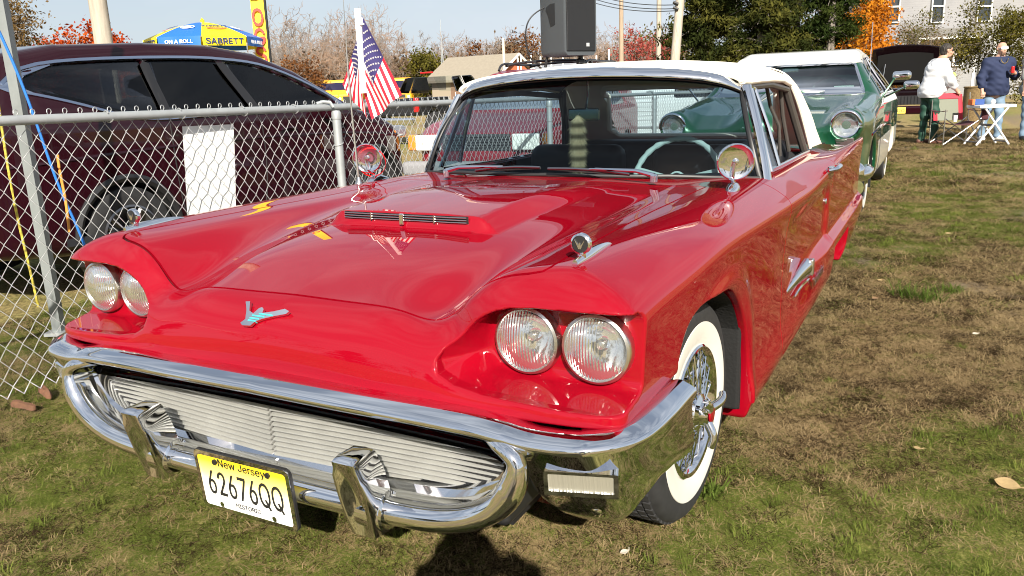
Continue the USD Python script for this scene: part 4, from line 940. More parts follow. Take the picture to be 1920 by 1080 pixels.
# ================================================================ chain-link fence
FA, FB = np.array([-2.04, -2.6]), np.array([-1.78, 13.5])
fd = (FB-FA)/np.linalg.norm(FB-FA); fnr = np.array([fd[1], -fd[0]])
def fpt(s, z, o=0.0): q = FA+fd*s+fnr*o; return np.array([q[0], q[1], z])
galv = M('galvanised_steel', (.36, .38, .385), rough=.45, metal=.35, vary=.15, vscale=12)
wirem = M('galvanised_wire', (.40, .41, .415), rough=.45, metal=.5)
fen = thing('chain_link_fence', 'grey galvanised chain-link fence with pipe rail along the left of the red car', 'fence', (*FA, 0))
FL = np.linalg.norm(FB-FA); HT_ = 1.235
def railz(s): return 1.262-.0078*np.asarray(s)
part(fen, 'top_rail', tube([fpt(s, railz(s)) for s in (0, FL/3, 2*FL/3, FL)], .0215, 14), galv)
s_post = 4.33
for s in (s_post-3.05*1, s_post, s_post+3.05, s_post+6.1, s_post+9.1):
    if s < 1.5 and s > .0 and False: continue
    if abs(s-(s_post-3.05)) < .01: continue
    z = railz(s); pst = part(fen, 'post', cat_(tube([fpt(s, 0, .045), fpt(s, z-.045, .045)], .027, 16), lathe([(.029, -.045), (.031, -.04), (.031, -.005), (.024, .008), (.0005, .012)], 18, 'z', fpt(s, z-.03, .045)), tube([fpt(s-.02, z+.0, .045), fpt(s-.03, z+.03, .03), fpt(s-.06, z+.036, .0), fpt(s-.10, z+.025, -.02)], .011, 8)), galv)
    for zz in (.35, .68, 1.0): part(pst, 'tie_wire', tube([fpt(s, zz, .045)+[.03*math.cos(a), .03*math.sin(a), .01*math.sin(a)] for a in np.linspace(0, 2*np.pi, 14)], .003, 5), wirem)
pw, ph = .0368, .0885
nw = int(FL/pw); far_w = []
for i in range(nw):
    s0 = i*pw; zt = railz(s0)+.025; n_ = int((zt-.06)/(ph/2)); h_ = i % 2
    if s0 < 1.2: continue
    pts = [fpt(s0+(1 if (k_+i) % 2 == 0 else -1)*pw*.53, zt-.012-k_*ph/2, -.030+.004*(1 if (k_ % 2) else -1)) for k_ in range(n_+1)]
    sd_ = 1 if h_ == 0 else -1
    kn = [fpt(s0+sd_*pw*.50+u*.011*math.sin(a), zt+.008+.012*math.cos(a), -.030) for a, u in ((-1.9, sd_), (-.9, sd_), (0, sd_), (.9, sd_), (1.9, sd_))]
    g = tube(np.array(kn+pts), .0022, 5 if s0 < 6.5 else 4, caps=False)
    if i < 33+300: part(fen, 'wire', g, wirem, smooth=True)
    else: far_w.append(g)
tag(stage.GetPrimAtPath(part(fen, 'far_wires', cat_(*far_w), wirem, smooth=True)[1]), kind='stuff')
for s in (2.77, 3.18, 3.6, 4.0, 5.0, 5.5, 6.2, 7.0):
    z = railz(s); part(fen, 'tie_wire', tube([fpt(s+.02*q, z+.027*math.sin(q*5.2+.6), .027*math.cos(q*5.2+.6)) for q in np.linspace(0, 1, 12)], .0028, 5), wirem)
# paper sign tied to the fence
pa = np.array([bp(342, 236, 0, -1.972), bp(437, 234, 0, -1.965)]); pb = np.array([bp(349, 404, 0, -1.972), bp(441, 400, 0, -1.965)])
off = np.array([fnr[0], fnr[1], 0])*-.038
pa = [bp(342, 237, 0, -2.062), bp(437, 233, 0, -2.050)]; pb = [bp(352, 424, 0, -2.062), bp(444, 420, 0, -2.050)]
g = np.array([[pa[0]*(1-u)*(1-v)+pa[1]*u*(1-v)+pb[0]*(1-u)*v+pb[1]*u*v+np.array([.004*math.sin(3*v+u), 0, 0]) for u in np.linspace(0, 1, 7)] for v in np.linspace(0, 1, 9)])
sg_ = thing('paper_sign', 'blank white sheet hung on the chain-link fence behind the red car', 'sign', g[-1, 3])
part(sg_, 'sheet', patch(g, .002), M('white_board', (.82, .83, .80), rough=.6), smooth=True)
part(sg_, 'hanging_wire', tube([g[0, 3]+[0, 0, -.01], g[0, 3]+[.05, .0, .02], bp(378, 208, 0, -2.02)], .002, 5), wirem)
# canopy leg and its ropes
cl = thing('canopy_leg', 'slanting grey square leg of a canopy behind the fence at far left', 'canopy leg', (-3.01, .39, 0))
part(cl, 'leg', box((-3.01, .39, 1.3), (.052, .052, 2.6), .5), M('canopy_grey', (.22, .24, .24), rough=.45, metal=.3, vary=.2)); part(cl, 'inner_leg', box((-3.01, .39, .45), (.036, .036, .9), .5), galv); part(cl, 'foot', box((-3.01, .39, .01), (.12, .12, .02), .5), galv)
def rope(nm, pts, r, mt, label, cat): solo(nm, tube(spline(pts, 24), r, 6), mt, label, cat)
Q = lambda x, y, xx: bp(x, y, 0, xx)
rope('blue_cord', [Q(-20, 20, -2.75), Q(30, 130, -2.75), Q(75, 250, -2.75), Q(115, 360, -2.75), Q(155, 450, -2.75), Q(185, 545, -2.75)], .007, M('cord_blue', (.02, .16, .55), rough=.6), 'thin blue cord hanging along the grey canopy leg', 'cord')
rope('yellow_rope', [Q(-12, 130, -2.4), Q(0, 215, -2.4), Q(25, 370, -2.4), Q(50, 480, -2.4), Q(72, 575, -2.4)], .006, M('rope_yellow', (.62, .52, .06), rough=.7, color2=(.20, .16, .03), vscale=70), 'yellow twisted rope hanging behind the fence at the left edge', 'rope')
rope('orange_strap', [Q(108, 290, -2.5), Q(112, 320, -2.5), Q(122, 370, -2.5), Q(130, 435, -2.5)], .007, M('strap_orange', (.55, .24, .04), rough=.7), 'short orange strap hanging behind the fence beside the blue cord', 'strap')
# ================================================================ other vehicles (implicit bodies on a coarser grid)
def implicit(fn, lo, hi, st, sym=True, it=3):
    xs = np.r_[-st, np.arange(0, hi[0]+st, st)] if sym else np.arange(lo[0], hi[0]+st, st)
    ys, zs = np.arange(lo[1], hi[1]+st, st), np.arange(lo[2], hi[2]+st, st)
    X, Y, Z = np.meshgrid(xs, ys, zs, indexing='ij'); P = np.stack([np.abs(X) if sym else X, Y, Z], -1).reshape(-1, 3)
    f = fn(P).reshape(X.shape); V, Q = surface_nets(f, xs, ys, zs)
    g_ = (lambda p: fn(np.c_[np.abs(p[:, 0]), p[:, 1:]])) if sym else fn
    for _ in range(it):
        gr = grad(g_, V, st*.05); d = g_(V); V = V-np.clip(d[:, None]*gr/np.maximum((gr**2).sum(1), .3)[:, None], -st, st)
    if sym:
        V[np.abs(V[:, 0]) < st*.7, 0] = 0; Q = Q[V[Q][:, :, 0].max(1) > 0]
    gr = grad(g_, V, st*.05)
    if sym: gr[V[:, 0] == 0, 0] = 0
    N = norm_(gr); F3 = np.vstack([Q[:, [0, 1, 2]], Q[:, [0, 2, 3]]])
    if (np.cross(V[F3[:, 1]]-V[F3[:, 0]], V[F3[:, 2]]-V[F3[:, 0]])*N[F3[:, 0]]).sum() < 0: F3 = F3[:, ::-1]
    return V, F3, N
def smin(a, b, k): return -smax(-a, -b, k)
def capsule(P, a, b, r1, r2=None):
    a, b = np.asarray(a, float), np.asarray(b, float); r2 = r1 if r2 is None else r2; e = b-a
    t = np.clip(((P-a)@e)/(e@e+1e-12), 0, 1); return np.linalg.norm(P-a-t[:, None]*e, axis=1)-(r1+(r2-r1)*t)
def rpoly(pts, r):
    p = sg.Polygon(pts); return np.array(p.buffer(-r).buffer(2*r).buffer(-r).exterior.coords)[:-1]
class Vehicle:
    def __init__(s, name, label, cat, loc, rotz, prof, wmax, belt, wroof, paint, arches, side=(), cab=None, screens=(), bend=.10, bump=None, st=.035, ends=.22, k=.10, zroof=None, group=None, glass=None, cuts=()):
        s.t = thing(name, label, cat, loc, rotz, group); s.prof = rpoly(prof, .04); p = s.prof
        y0, y1, z0, z1 = p[:, 0].min(), p[:, 0].max(), p[:, 1].min(), p[:, 1].max(); s.b = (y0, y1, z0, z1)
        sd = sd_table(p, y0-.3, y1+.3, 0, z1+.3, .02); ym = (y0+y1)/2
        cabsd = sd_table(rpoly(cab, .03), y0-.3, y1+.3, 0, z1+.3, .02) if cab is not None else None
        sides = [sd_table(np.array(w), y0-.3, y1+.3, 0, z1+.3, .02) for w in side]
        def W(y, z):
            w = wmax-(wmax-wroof)*sstep(belt-.06, z1, z)**.85-.03*sstep(.5, .15, z)
            return w-ends*np.maximum(0, (np.abs(y-ym)/((y1-y0)/2)-.72)/.28)**2.2
        s.W = W; s.bendf = lambda x, y: bend*x*x*np.tanh((y-ym)*1.5)
        def fn(P):
            x, y, z = np.abs(P[:, 0]), P[:, 1], P[:, 2]; ye = y+s.bendf(x, y)
            f = smax(sd.ev(ye, z), x-W(y, z), k)
            if bump is not None: f = bump(P, f)
            for ya, r, zc in arches: f = smax(f, -np.maximum(np.hypot(y-ya, z-zc)-r, .55*wmax-x), .02)
            if cabsd is not None:
                f = smax(f, -np.maximum(cabsd.ev(ye, z), x-W(y, z)+.06), .02)
                for w in sides: f = smax(f, -np.maximum(w.ev(y, z), .3-x), .012)
                for scx, za, zb, yy0, yy1 in screens:
                    d = np.maximum(np.maximum(x-np.interp(z, [za, zb], scx), np.maximum(za-z, z-zb)), np.maximum(yy0-y, y-yy1)); f = smax(f, -d, .02)
            for c in cuts: f = np.maximum(f, -c(P))
            return f
        s.fn = fn; s.V, s.F, s.N = implicit(fn, (0, y0-.12, .05), (wmax+.12, y1+.12, z1+.06), st); s.paint = paint; s.sd = sd
    def body(s, splits=()):
        cur = (s.V, s.F, s.N)
        for nm, g, mt in splits:
            gv = g(cur[0]); a = clip(*cur, gv+.002); cur2 = clip(*cur, -(gv-.002)); V_, F_, N_ = both(*a); part(s.t, nm, (V_, F_), mt, normals=norm_(N_), world=False); cur = cur2
        V_, F_, N_ = both(*cur); s.bodypath = part(s.t, 'body', (V_, F_), s.paint, normals=norm_(N_), world=False)
    def yfront(s, z, front=True):
        ln = sg.LineString([(s.b[0]-1, z), (s.b[1]+1, z)]).intersection(sg.Polygon(s.prof)); b = ln.bounds
        return b[2] if front else b[0]
    def screen(s, name, xa, xb, za, zb, mt, front=True, inset=.02, n=9):
        G_ = []
        for z in np.linspace(za, zb, n):
            w = np.interp(z, [za, zb], [xa, xb]); x = np.linspace(-w, w, 13); y = s.yfront(z, front); y = y-s.bendf(x, np.full(13, y))+(-inset if front else inset)
            G_.append(np.stack([x, y, np.full(13, z)], 1))
        return part(s.t, name, patch(np.array(G_)), mt, world=False, smooth=True)
    def sidepane(s, poly, name, mt, inset=.02, trim=None, tr=.012, parent=None, sides_=(-1, 1)):
        p = np.array(poly); pp = sg.Polygon(p); d = np.array([pp.exterior.interpolate(q).coords[0] for q in np.arange(0, pp.length, .06)])
        mm = trimesh.creation.extrude_polygon(sg.Polygon(d), .004, engine='earcut'); v = np.asarray(mm.vertices)
        for sx in sides_:
            x = (s.W(v[:, 0], v[:, 1])-inset+v[:, 2])*sx; g = (np.stack([x, v[:, 0], v[:, 1]], 1), np.array(mm.faces)[:, ::sx])
            w = part(s.t, name, g, mt, world=False)
            if trim is not None:
                e = np.stack([(s.W(d[:, 0], d[:, 1])+.002)*sx, d[:, 0], d[:, 1]], 1); part(w, 'window_trim', tube(e, tr, 6, up=(1, 0, 0), closed=True), trim, world=False)
    def sideline(s, pts, r, mt, name='door_seam', o=.0, sides_=(-1, 1)):
        q = spline(pts, 24)
        for sx in sides_: part(s.t, name, tube(np.stack([(s.W(q[:, 0], q[:, 1])+o)*sx, q[:, 0], q[:, 1]], 1), r, 5, up=(1, 0, 0)), mt, world=False)
    def wheels(s, ys, x, r=.34, w=.2, style='alloy', mt=None, sides_=(-1, 1)):
        rp = part
        for y in ys:
            for sx in sides_:
                c = (x*sx, y, r); mk = lambda g: xf(g if sx > 0 else mirror(g), None, c)
                h = w/2; ty = lathe([(r*.60, -h*.9), (r*.85, -h*1.02), (r*.97, -h*.85), (r, -h*.5), (r, h*.5), (r*.97, h*.85), (r*.85, h*1.02), (r*.64, h*.95), (r*.60, h*.6)], 40, 'x')
                wp = part(s.t, 'wheel', mk(ty), rubber, world=False)
                if style == 'ww': part(wp, 'whitewall', mk(lathe([(r*.62, h*1.0), (r*.85, h*1.05)], 40, 'x')), white_tyre, world=False)
                part(wp, 'rim', mk(lathe([(r*.64, h*.95), (r*.60, h*1.0), (r*.57, h*.7), (r*.40, h*.35), (.0005, h*.3)], 40, 'x')), mt or satin, world=False)
                if style == 'alloy':
                    sp = [rod((h*.55, .0, 0), (h*.80, r*.58*math.cos(a+da), r*.58*math.sin(a+da)), .020, 6) for a in np.arange(5)*2*np.pi/5 for da in (-.16, .16)]
                    part(wp, 'spokes', mk(cat_(*sp, lathe([(.05, h*.5), (.045, h*.75), (.0005, h*.78)], 20, 'x'))), mt or satin, world=False)
                else: part(wp, 'hubcap', mk(lathe([(r*.5, h*.7), (r*.42, h*1.02), (r*.2, h*1.1), (r*.16, h*1.25), (.0005, h*1.3)], 32, 'x')), chrome, world=False)
    def lamp(s, c, r, mt_ring, parent=None, name='headlight', R=None):
        f = lambda g: xf(g, R, c) if R is not None else xf(g, rotm([0, 0, 1], np.pi), c)
        h = part(s.t, name, f(lathe([(r+.012, .02), (r+.016, -.005), (r+.010, -.022), (r, -.018), (r-.002, .015)], 40, 'y')), mt_ring, world=False)
        th = np.linspace(0, 1, 8); part(h, 'reflector', f(lathe([(r*q+.0003, .018-.02*q*q) for q in th[::-1]], 32, 'y')), reflector, world=False, smooth=True)
        part(h, 'lens', f(lathe([(r*q+.0003, -.014-.022*(1-q*q)) for q in th[::-1]], 32, 'y')), lampglass, world=False, smooth=True)
    def rest(s, name, g, mt, label=None, smooth=35): return part(s.t, name, g, mt, label, smooth, world=False)
darkglass = pane('dark_tinted_glass', (.40, .41, .43), 1.4)
carglass = pane('car_glass', (.84, .90, .89), 1.4)
maroon = M('maroon_paint', (.016, .0025, .005), rough=.5, coat=1.0, coatr=.02, spec=0.0)
# --- maroon crossover beyond the fence (front towards +y)
su = Vehicle('maroon_crossover', 'dark maroon crossover parked alongside the fence at left', 'car', (-4.52, 1.40, 0), 0,
    [(-1.05, .36), (-1.08, .75), (-1.02, 1.05), (-.92, 1.32), (-.70, 1.62), (-.25, 1.70), (.45, 1.735), (1.10, 1.735), (1.65, 1.68), (2.10, 1.535), (2.55, 1.30), (2.82, 1.17), (3.15, 1.09), (3.45, .98), (3.62, .80), (3.66, .36), (2.4, .26), (-.2, .26)],
    .93, 1.18, .70, maroon, [(0, .40, .37), (2.86, .40, .37)],
    side=[[(-.60, 1.425), (-.50, 1.50), (-.22, 1.565), (.42, 1.60), (.42, 1.20), (.20, 1.205)], [(.46, 1.20), (.46, 1.602), (.98, 1.61), (1.14, 1.60), (1.30, 1.20)], [(1.36, 1.20), (1.20, 1.60), (1.50, 1.575), (1.88, 1.47), (2.28, 1.28), (2.38, 1.20)]],
    cab=[(-.72, .5), (-.78, 1.2), (-.56, 1.50), (-.2, 1.60), (.45, 1.635), (1.10, 1.635), (1.58, 1.58), (2.0, 1.44), (2.40, 1.22), (2.46, 1.15), (2.3, .5)],
    screens=[((.74, .62), 1.19, 1.58, 1.4, 2.7), ((.62, .55), 1.22, 1.55, -1.2, -.5)], st=.03, bend=.16)
su.body()
cht = M('window_chrome', (.55, .60, .70), rough=.16, metal=1.0)
for w in ([(-.60, 1.425), (-.50, 1.50), (-.22, 1.565), (.42, 1.60), (.42, 1.20), (.20, 1.205)], [(.46, 1.20), (.46, 1.602), (.98, 1.61), (1.14, 1.60), (1.30, 1.20)]): su.sidepane(w, 'window', darkglass)
su.sidepane([(1.36, 1.20), (1.20, 1.60), (1.50, 1.575), (1.88, 1.47), (2.28, 1.28), (2.38, 1.20)], 'window', carglass)
for pl_ in ([(.40, 1.21), (.40, 1.595), (.48, 1.597), (.48, 1.21)], [(1.28, 1.21), (1.12, 1.595), (1.22, 1.595), (1.38, 1.21)]): su.sidepane(pl_, 'pillar_trim', black, -.001)
loop_w = [(-.66, 1.44), (-.53, 1.525), (-.22, 1.585), (.44, 1.620), (.98, 1.628), (1.22, 1.618), (1.52, 1.592), (1.91, 1.487), (2.31, 1.295), (2.44, 1.205)]
su.sideline(loop_w, .017, cht, 'window_chrome', .004)
for sx in (-1, 1):
    P0 = [(-.70, 1.43), (-.50, 1.545), (-.30, 1.58), (-.30, 1.562), (-.50, 1.495), (-.585, 1.43), (-.50, 1.385), (-.60, 1.375)]
    v_ = trimesh.creation.extrude_polygon(sg.Polygon(P0).buffer(.004), .012, engine='earcut'); vv = np.asarray(v_.vertices)
    su.rest('window_chrome', (np.stack([(su.W(vv[:, 0], vv[:, 1])-.004+vv[:, 2])*sx, vv[:, 0], vv[:, 1]], 1), np.array(v_.faces)[:, ::sx]), cht)
su.sideline([(-.62, 1.40), (-.2, 1.295), (.20, 1.19), (.8, 1.185), (1.4, 1.185), (2.42, 1.20)], .015, cht, 'window_chrome', .004)
seam = M('seam_black', (.004, .004, .004), rough=.6)
for q in ([(.44, 1.60), (.44, 1.2), (.46, .6), (.50, .36)], [(1.20, 1.60), (1.34, 1.2), (1.36, .7), (1.30, .36)], [(2.30, 1.18), (2.34, .8), (2.36, .42)]): su.sideline(q, .008, seam, o=-.004)
for y in (.62, 1.55): su.sideline([(y, 1.03), (y+.1, 1.045), (y+.2, 1.03)], .016, maroon, 'door_handle', .014)
su.sideline([(-.95, .92), (.6, .98), (2.3, .96), (3.4, .88)], .014, maroon, 'body_crease', -.004)
su.sideline([(-.5, .40), (1.4, .38), (2.4, .40)], .045, black, 'sill_cladding', -.02)
for w in ((0,), (2.86,)):
    for sx in (-1, 1): su.rest('wheel_arch_trim', tube([(sx*.925, w[0]+.42*math.cos(a), .37+.42*math.sin(a)) for a in np.linspace(.1, np.pi-.1, 20)], .03, 6), black)
    for sx in (-1, 1): su.rest('wheel_arch_liner', patch(np.array([[[sx*x, w[0]+.395*math.cos(a), .37+.395*math.sin(a)] for a in np.linspace(-.4, np.pi+.4, 20)] for x in (.5, .91)])), wellm)
su.wheels((0, 2.86), .82, .365, .23, mt=M('alloy_grey', (.20, .20, .21), rough=.3, metal=.9))
su.screen('windshield', .74, .62, 1.19, 1.58, carglass); su.screen('rear_window', .62, .55, 1.22, 1.54, darkglass, False)
for sx in (-1, 1):
    su.rest('headlight', rbox((sx*.74, 3.40, .90), (.26, .30, .14), .05), M('lamp_clear', (.35, .36, .38), rough=.08, metal=.6, coat=1)); su.rest('side_marker', rbox((sx*.875, 3.22, .90), (.05, .16, .06), .02), M('amber_lens', (.65, .22, .03), rough=.25, coat=.6))
    su.rest('tail_lamp', rbox((sx*.80, -.98, 1.02), (.22, .10, .2), .03), M('lamp_red', rough=.2)); su.rest('wing_mirror', rbox((sx*1.02, 2.15, 1.16), (.20, .12, .14), .05), maroon)
su.rest('front_seat', cat_(*[rbox((sx*.38, 1.25, 1.05), (.48, .16, .6), .07) for sx in (-1, 1)], *[rbox((sx*.38, 1.22, 1.45), (.26, .10, .18), .045) for sx in (-1, 1)]), dark); su.rest('rear_seat', rbox((0, .30, 1.0), (1.3, .16, .6), .07), dark)
su.rest('cabin_floor', box((0, .7, .52), (1.5, 3.0, .03)), dark); su.rest('dashboard', rbox((0, 2.1, 1.05), (1.4, .4, .24), .08), dark)
# --- green classic car behind (front towards -y, so turned half round)
green = M('green_metallic', (.003, .062, .026), rough=.32, metal=.35, coat=1.0, coatr=.02)
ivory_p = M('ivory_paint', (.72, .70, .62), rough=.3, coat=.8)
def gbump(P, f):
    P = np.c_[np.abs(P[:, 0]), P[:, 1:]]
    f = smin(f, capsule(P, (.775, .80, .895), (.80, -.8, .93), .145, .13), .12)
    f = smin(f, capsule(P, (0, .85, .93), (0, -.6, 1.12), .10, .09)+.0, .30)
    return smax(f, -(np.maximum(np.hypot(P[:, 0]-.775, P[:, 2]-.895)-.112, .83-P[:, 1])), .02)
gc = Vehicle('green_classic_car', 'dark green metallic classic car with white roof parked nose-on behind the red car', 'car', (-.06, 6.22, 0), math.pi,
    [(.93, .36), (.97, .60), (.93, .86), (.55, .98), (-.1, 1.07), (-.66, 1.14), (-.84, 1.29), (-1.00, 1.44), (-1.16, 1.545), (-1.5, 1.60), (-1.9, 1.62), (-2.6, 1.585), (-3.1, 1.42), (-3.55, 1.12), (-4.3, 1.0), (-4.6, .85), (-4.6, .38), (-3.0, .26), (-.6, .26)],
    .95, 1.06, .64, green, [(0, .40, .36), (-2.95, .40, .36)], side=[[(-1.02, 1.12), (-1.32, 1.47), (-2.0, 1.52), (-2.0, 1.12)], [(-2.06, 1.12), (-2.06, 1.52), (-2.6, 1.47), (-2.95, 1.35), (-3.05, 1.12)]],
    cab=[(-.74, .6), (-.76, 1.13), (-.90, 1.27), (-1.10, 1.41), (-1.36, 1.50), (-1.9, 1.54), (-2.6, 1.515), (-3.02, 1.38), (-3.3, 1.12), (-3.0, .6)], screens=[((.76, .63), 1.135, 1.43, -1.5, -.4), ((.6, .5), 1.16, 1.40, -3.6, -2.6)], bump=gbump, st=.026, bend=.12)
gc.body([('roof', lambda V: 1.452-V[:, 2]+0*V[:, 0], ivory_p), ('two_tone_panel', lambda V: np.maximum(np.maximum(V[:, 1]+.62, V[:, 2]-.66), .80-V[:, 0]), ivory_p)])
for w in ([(-1.02, 1.12), (-1.32, 1.47), (-2.0, 1.52), (-2.0, 1.12)], [(-2.06, 1.12), (-2.06, 1.52), (-2.6, 1.47), (-2.95, 1.35), (-3.05, 1.12)]): gc.sidepane(w, 'window', darkglass, .012, chrome, .010)
gc.screen('windshield', .77, .64, 1.135, 1.43, pane('green_tint_glass', (.40, .55, .54), 1.3)); gc.screen('rear_window', .6, .5, 1.16, 1.42, carglass, False)
wsf = []
for a in np.linspace(0, 1, 40):
    wsf.append(a)
def gframe():
    pts = []
    for xs_, zs_ in (((np.linspace(-.78, -.64, 8)), np.linspace(1.13, 1.435, 8)), (np.linspace(-.60, .60, 15), np.full(15, 1.442)), (np.linspace(.64, .78, 8), np.linspace(1.435, 1.13, 8)), (np.linspace(.7, -.7, 15), np.full(15, 1.125))):
        for x, z in zip(xs_, zs_):
            y = gc.yfront(z); pts.append((x, y-gc.bendf(x, y)+.004, z))
    return np.array(pts)
gc.rest('windshield_trim', tube(gframe(), .014, 6, up=(0, 1, 0), closed=True), chrome)
for sx in (-1, 1):
    gc.lamp((sx*.775, .845, .895), .098, chrome)
    gc.rest('headlight_visor', tube([(sx*.775+.118*math.cos(a), .88+.02*math.sin(a), .895+.118*math.sin(a)) for a in np.linspace(-.15, np.pi+.15, 18)], .018, 8), chrome)
    gc.rest('lamp_grille', cat_(*[box((sx*.775, .90, .775-.014*k_), (.15-.008*k_, .03, .006)) for k_ in range(6)], box((sx*.775, .885, .735), (.15, .02, .10))), satin)
    gc.rest('bumper_end', rbox((sx*.86, .98, .50), (.20, .16, .16), .06), chrome)
    gc.rest('side_trim', tube([(sx*(gc.W(np.array(y), np.array(z))+.006), y, z) for y, z in ((.35, .78), (-.5, .80), (-1.5, .78), (-2.6, .72))], .014, 6), chrome)
gc.rest('bumper', tube(spline([(-.95, .62, .47), (-.93, .88, .47), (-.78, 1.04, .47), (0, 1.10, .46), (.78, 1.04, .47), (.93, .88, .47), (.95, .62, .47)], 30), .065, 12), chrome)
gc.rest('grille_bar', rbox((0, 1.0, .66), (1.2, .05, .05), .02), chrome); gc.rest('grille_mouth', box((0, .965, .62), (1.25, .03, .26)), black)
gc.rest('hood_ornament', cat_(loft([[[w*math.cos(a), y, z+h*max(-.1, math.sin(a))] for a in np.linspace(0, 2*np.pi, 12, endpoint=False)] for y, z, w, h in ((.80, 1.00, .01, .01), (.70, 1.015, .05, .03), (.4, 1.07, .045, .035), (.1, 1.115, .01, .01))])), chrome)
gc.rest('hood_trim', tube(spline([(-.40, -.60, 1.165), (0, -.50, 1.185), (.40, -.60, 1.165)], 12), .022, 8), chrome)
for x, z, y, s_ in ((-1.12, 1.30, -.62, 1.0), (-1.20, 1.20, -1.0, .9)):
    gc.rest('wing_mirror', cat_(rbox((x, y, z), (.17*s_, .09, .085), .03), tube([(x+.06, y, z-.02), (-.94, y-.1, 1.08)], .010, 6)), chrome)
gc.rest('wing_mirror', cat_(rbox((1.1, -.62, 1.26), (.15, .09, .08), .03), tube([(1.05, -.62, 1.24), (.93, -.7, 1.06)], .010, 6)), chrome)
gc.rest('antenna', tube([(-.80, -.95, 1.05), (-.79, -.97, 1.85)], .004, 5), chrome)
gc.rest('rear_view_mirror', cat_(rbox((.05, -1.20, 1.40), (.18, .02, .055), .01), rod((.05, -1.2, 1.42), (.05, -1.24, 1.52), .006, 6)), chrome)
th = np.linspace(0, 2*np.pi, 40, endpoint=False)
gc.rest('steering_wheel', xf(tube(np.c_[.20*np.cos(th), .20*np.sin(th), 0*th], .013, 8, closed=True), rotm([1, 0, 0], -math.radians(62)), (-.37, -1.26, 1.13)), black)
gc.rest('dashboard', rbox((0, -1.02, 1.04), (1.5, .3, .18), .06), M('dash_green', (.02, .06, .04), rough=.5)); gc.rest('front_seat', rbox((0, -1.95, .98), (1.4, .2, .5), .08), M('seat_green', (.04, .10, .08), rough=.7)); gc.rest('windshield_paper', xf(box((0, 0, 0), (.20, .002, .14)), rotm([1, 0, 0], .9), (-.55, -.90, 1.17)), fw)
gc.wheels((0, -2.95), .80, .345, .19, 'ww')
for sx in (-1, 1): gc.rest('wheel_arch_liner', patch(np.array([[[sx*x, .395*math.cos(a), .36+.395*math.sin(a)] for a in np.linspace(-.4, np.pi+.4, 20)] for x in (.5, .92)])), wellm)
gc.sideline([(-.80, 1.05), (-.84, .7), (-.84, .32)], .006, seam, o=-.002)
# --- old red wagon facing the camera beyond the fence
redp = M('old_red_paint', (.22, .012, .022), rough=.42, coat=.5, vary=.15)
rw = Vehicle('red_wagon', 'older red wagon with oblong headlights and amber corner lamps beyond the fence', 'car', (-2.98, 5.9, 0), math.pi+.12,
    [(.80, .35), (.84, .60), (.80, .86), (.3, .96), (-.45, 1.04), (-1.05, 1.50), (-1.4, 1.545), (-3.2, 1.54), (-3.5, 1.45), (-3.75, 1.0), (-3.78, .38), (-2.4, .26), (-.6, .26)], .84, 1.03, .62, redp, [(0, .36, .33), (-2.6, .36, .33)], st=.04,
    side=[[(-1.0, 1.06), (-1.22, 1.42), (-1.75, 1.44), (-1.75, 1.06)], [(-1.82, 1.06), (-1.82, 1.44), (-2.6, 1.44), (-2.6, 1.06)]], cab=[(-.6, .6), (-.60, 1.06), (-1.1, 1.44), (-1.4, 1.49), (-3.1, 1.49), (-3.4, 1.40), (-3.6, 1.0), (-3.4, .6)], screens=[((.70, .58), 1.07, 1.44, -1.2, -.3), ((.6, .55), 1.08, 1.4, -4, -3.3)])
rw.body(); rw.screen('windshield', .70, .58, 1.07, 1.44, carglass)
for w in ([(-1.0, 1.06), (-1.22, 1.42), (-1.75, 1.44), (-1.75, 1.06)], [(-1.82, 1.06), (-1.82, 1.44), (-2.6, 1.44), (-2.6, 1.06)]): rw.sidepane(w, 'window', carglass)
for sx in (-1, 1):
    rw.rest('headlight', rbox((sx*.56, .83, .77), (.30, .05, .17), .02), M('headlight_frosted', (.80, .80, .74), rough=.12, coat=1.0, bump=.6, bscale=1, bdist=.005, stretch=(160, 1, 20))); rw.rest('corner_lamp', rbox((sx*.775, .76, .77), (.10, .10, .17), .02), M('amber_lens', rough=.25))
rw.rest('grille', cat_(*[box((0, .838, .72+.028*k_), (.78, .02, .010)) for k_ in range(5)], box((0, .828, .77), (.78, .012, .17))), M('grille_dark', (.05, .05, .055), rough=.4)); rw.rest('bumper', rbox((0, .90, .50), (1.68, .14, .16), .05), M('bumper_grey', (.22, .22, .23), rough=.5))
rw.wheels((0, -2.6), .74, .32, .19)
rk = M('rack_black', (.02, .02, .022), rough=.45)
for sx in (-1, 1): rw.rest('roof_rail', tube(spline([(sx*.58, -1.35, 1.54), (sx*.58, -1.45, 1.61), (sx*.58, -2.2, 1.625), (sx*.58, -3.0, 1.61), (sx*.58, -3.1, 1.54)], 20), .016, 8), rk)
for y in (-1.65, -2.6): rw.rest('rack_bar', tube(spline([(-.60, y, 1.60), (-.4, y, 1.635), (.4, y, 1.635), (.60, y, 1.60)], 14), .016, 8), rk)
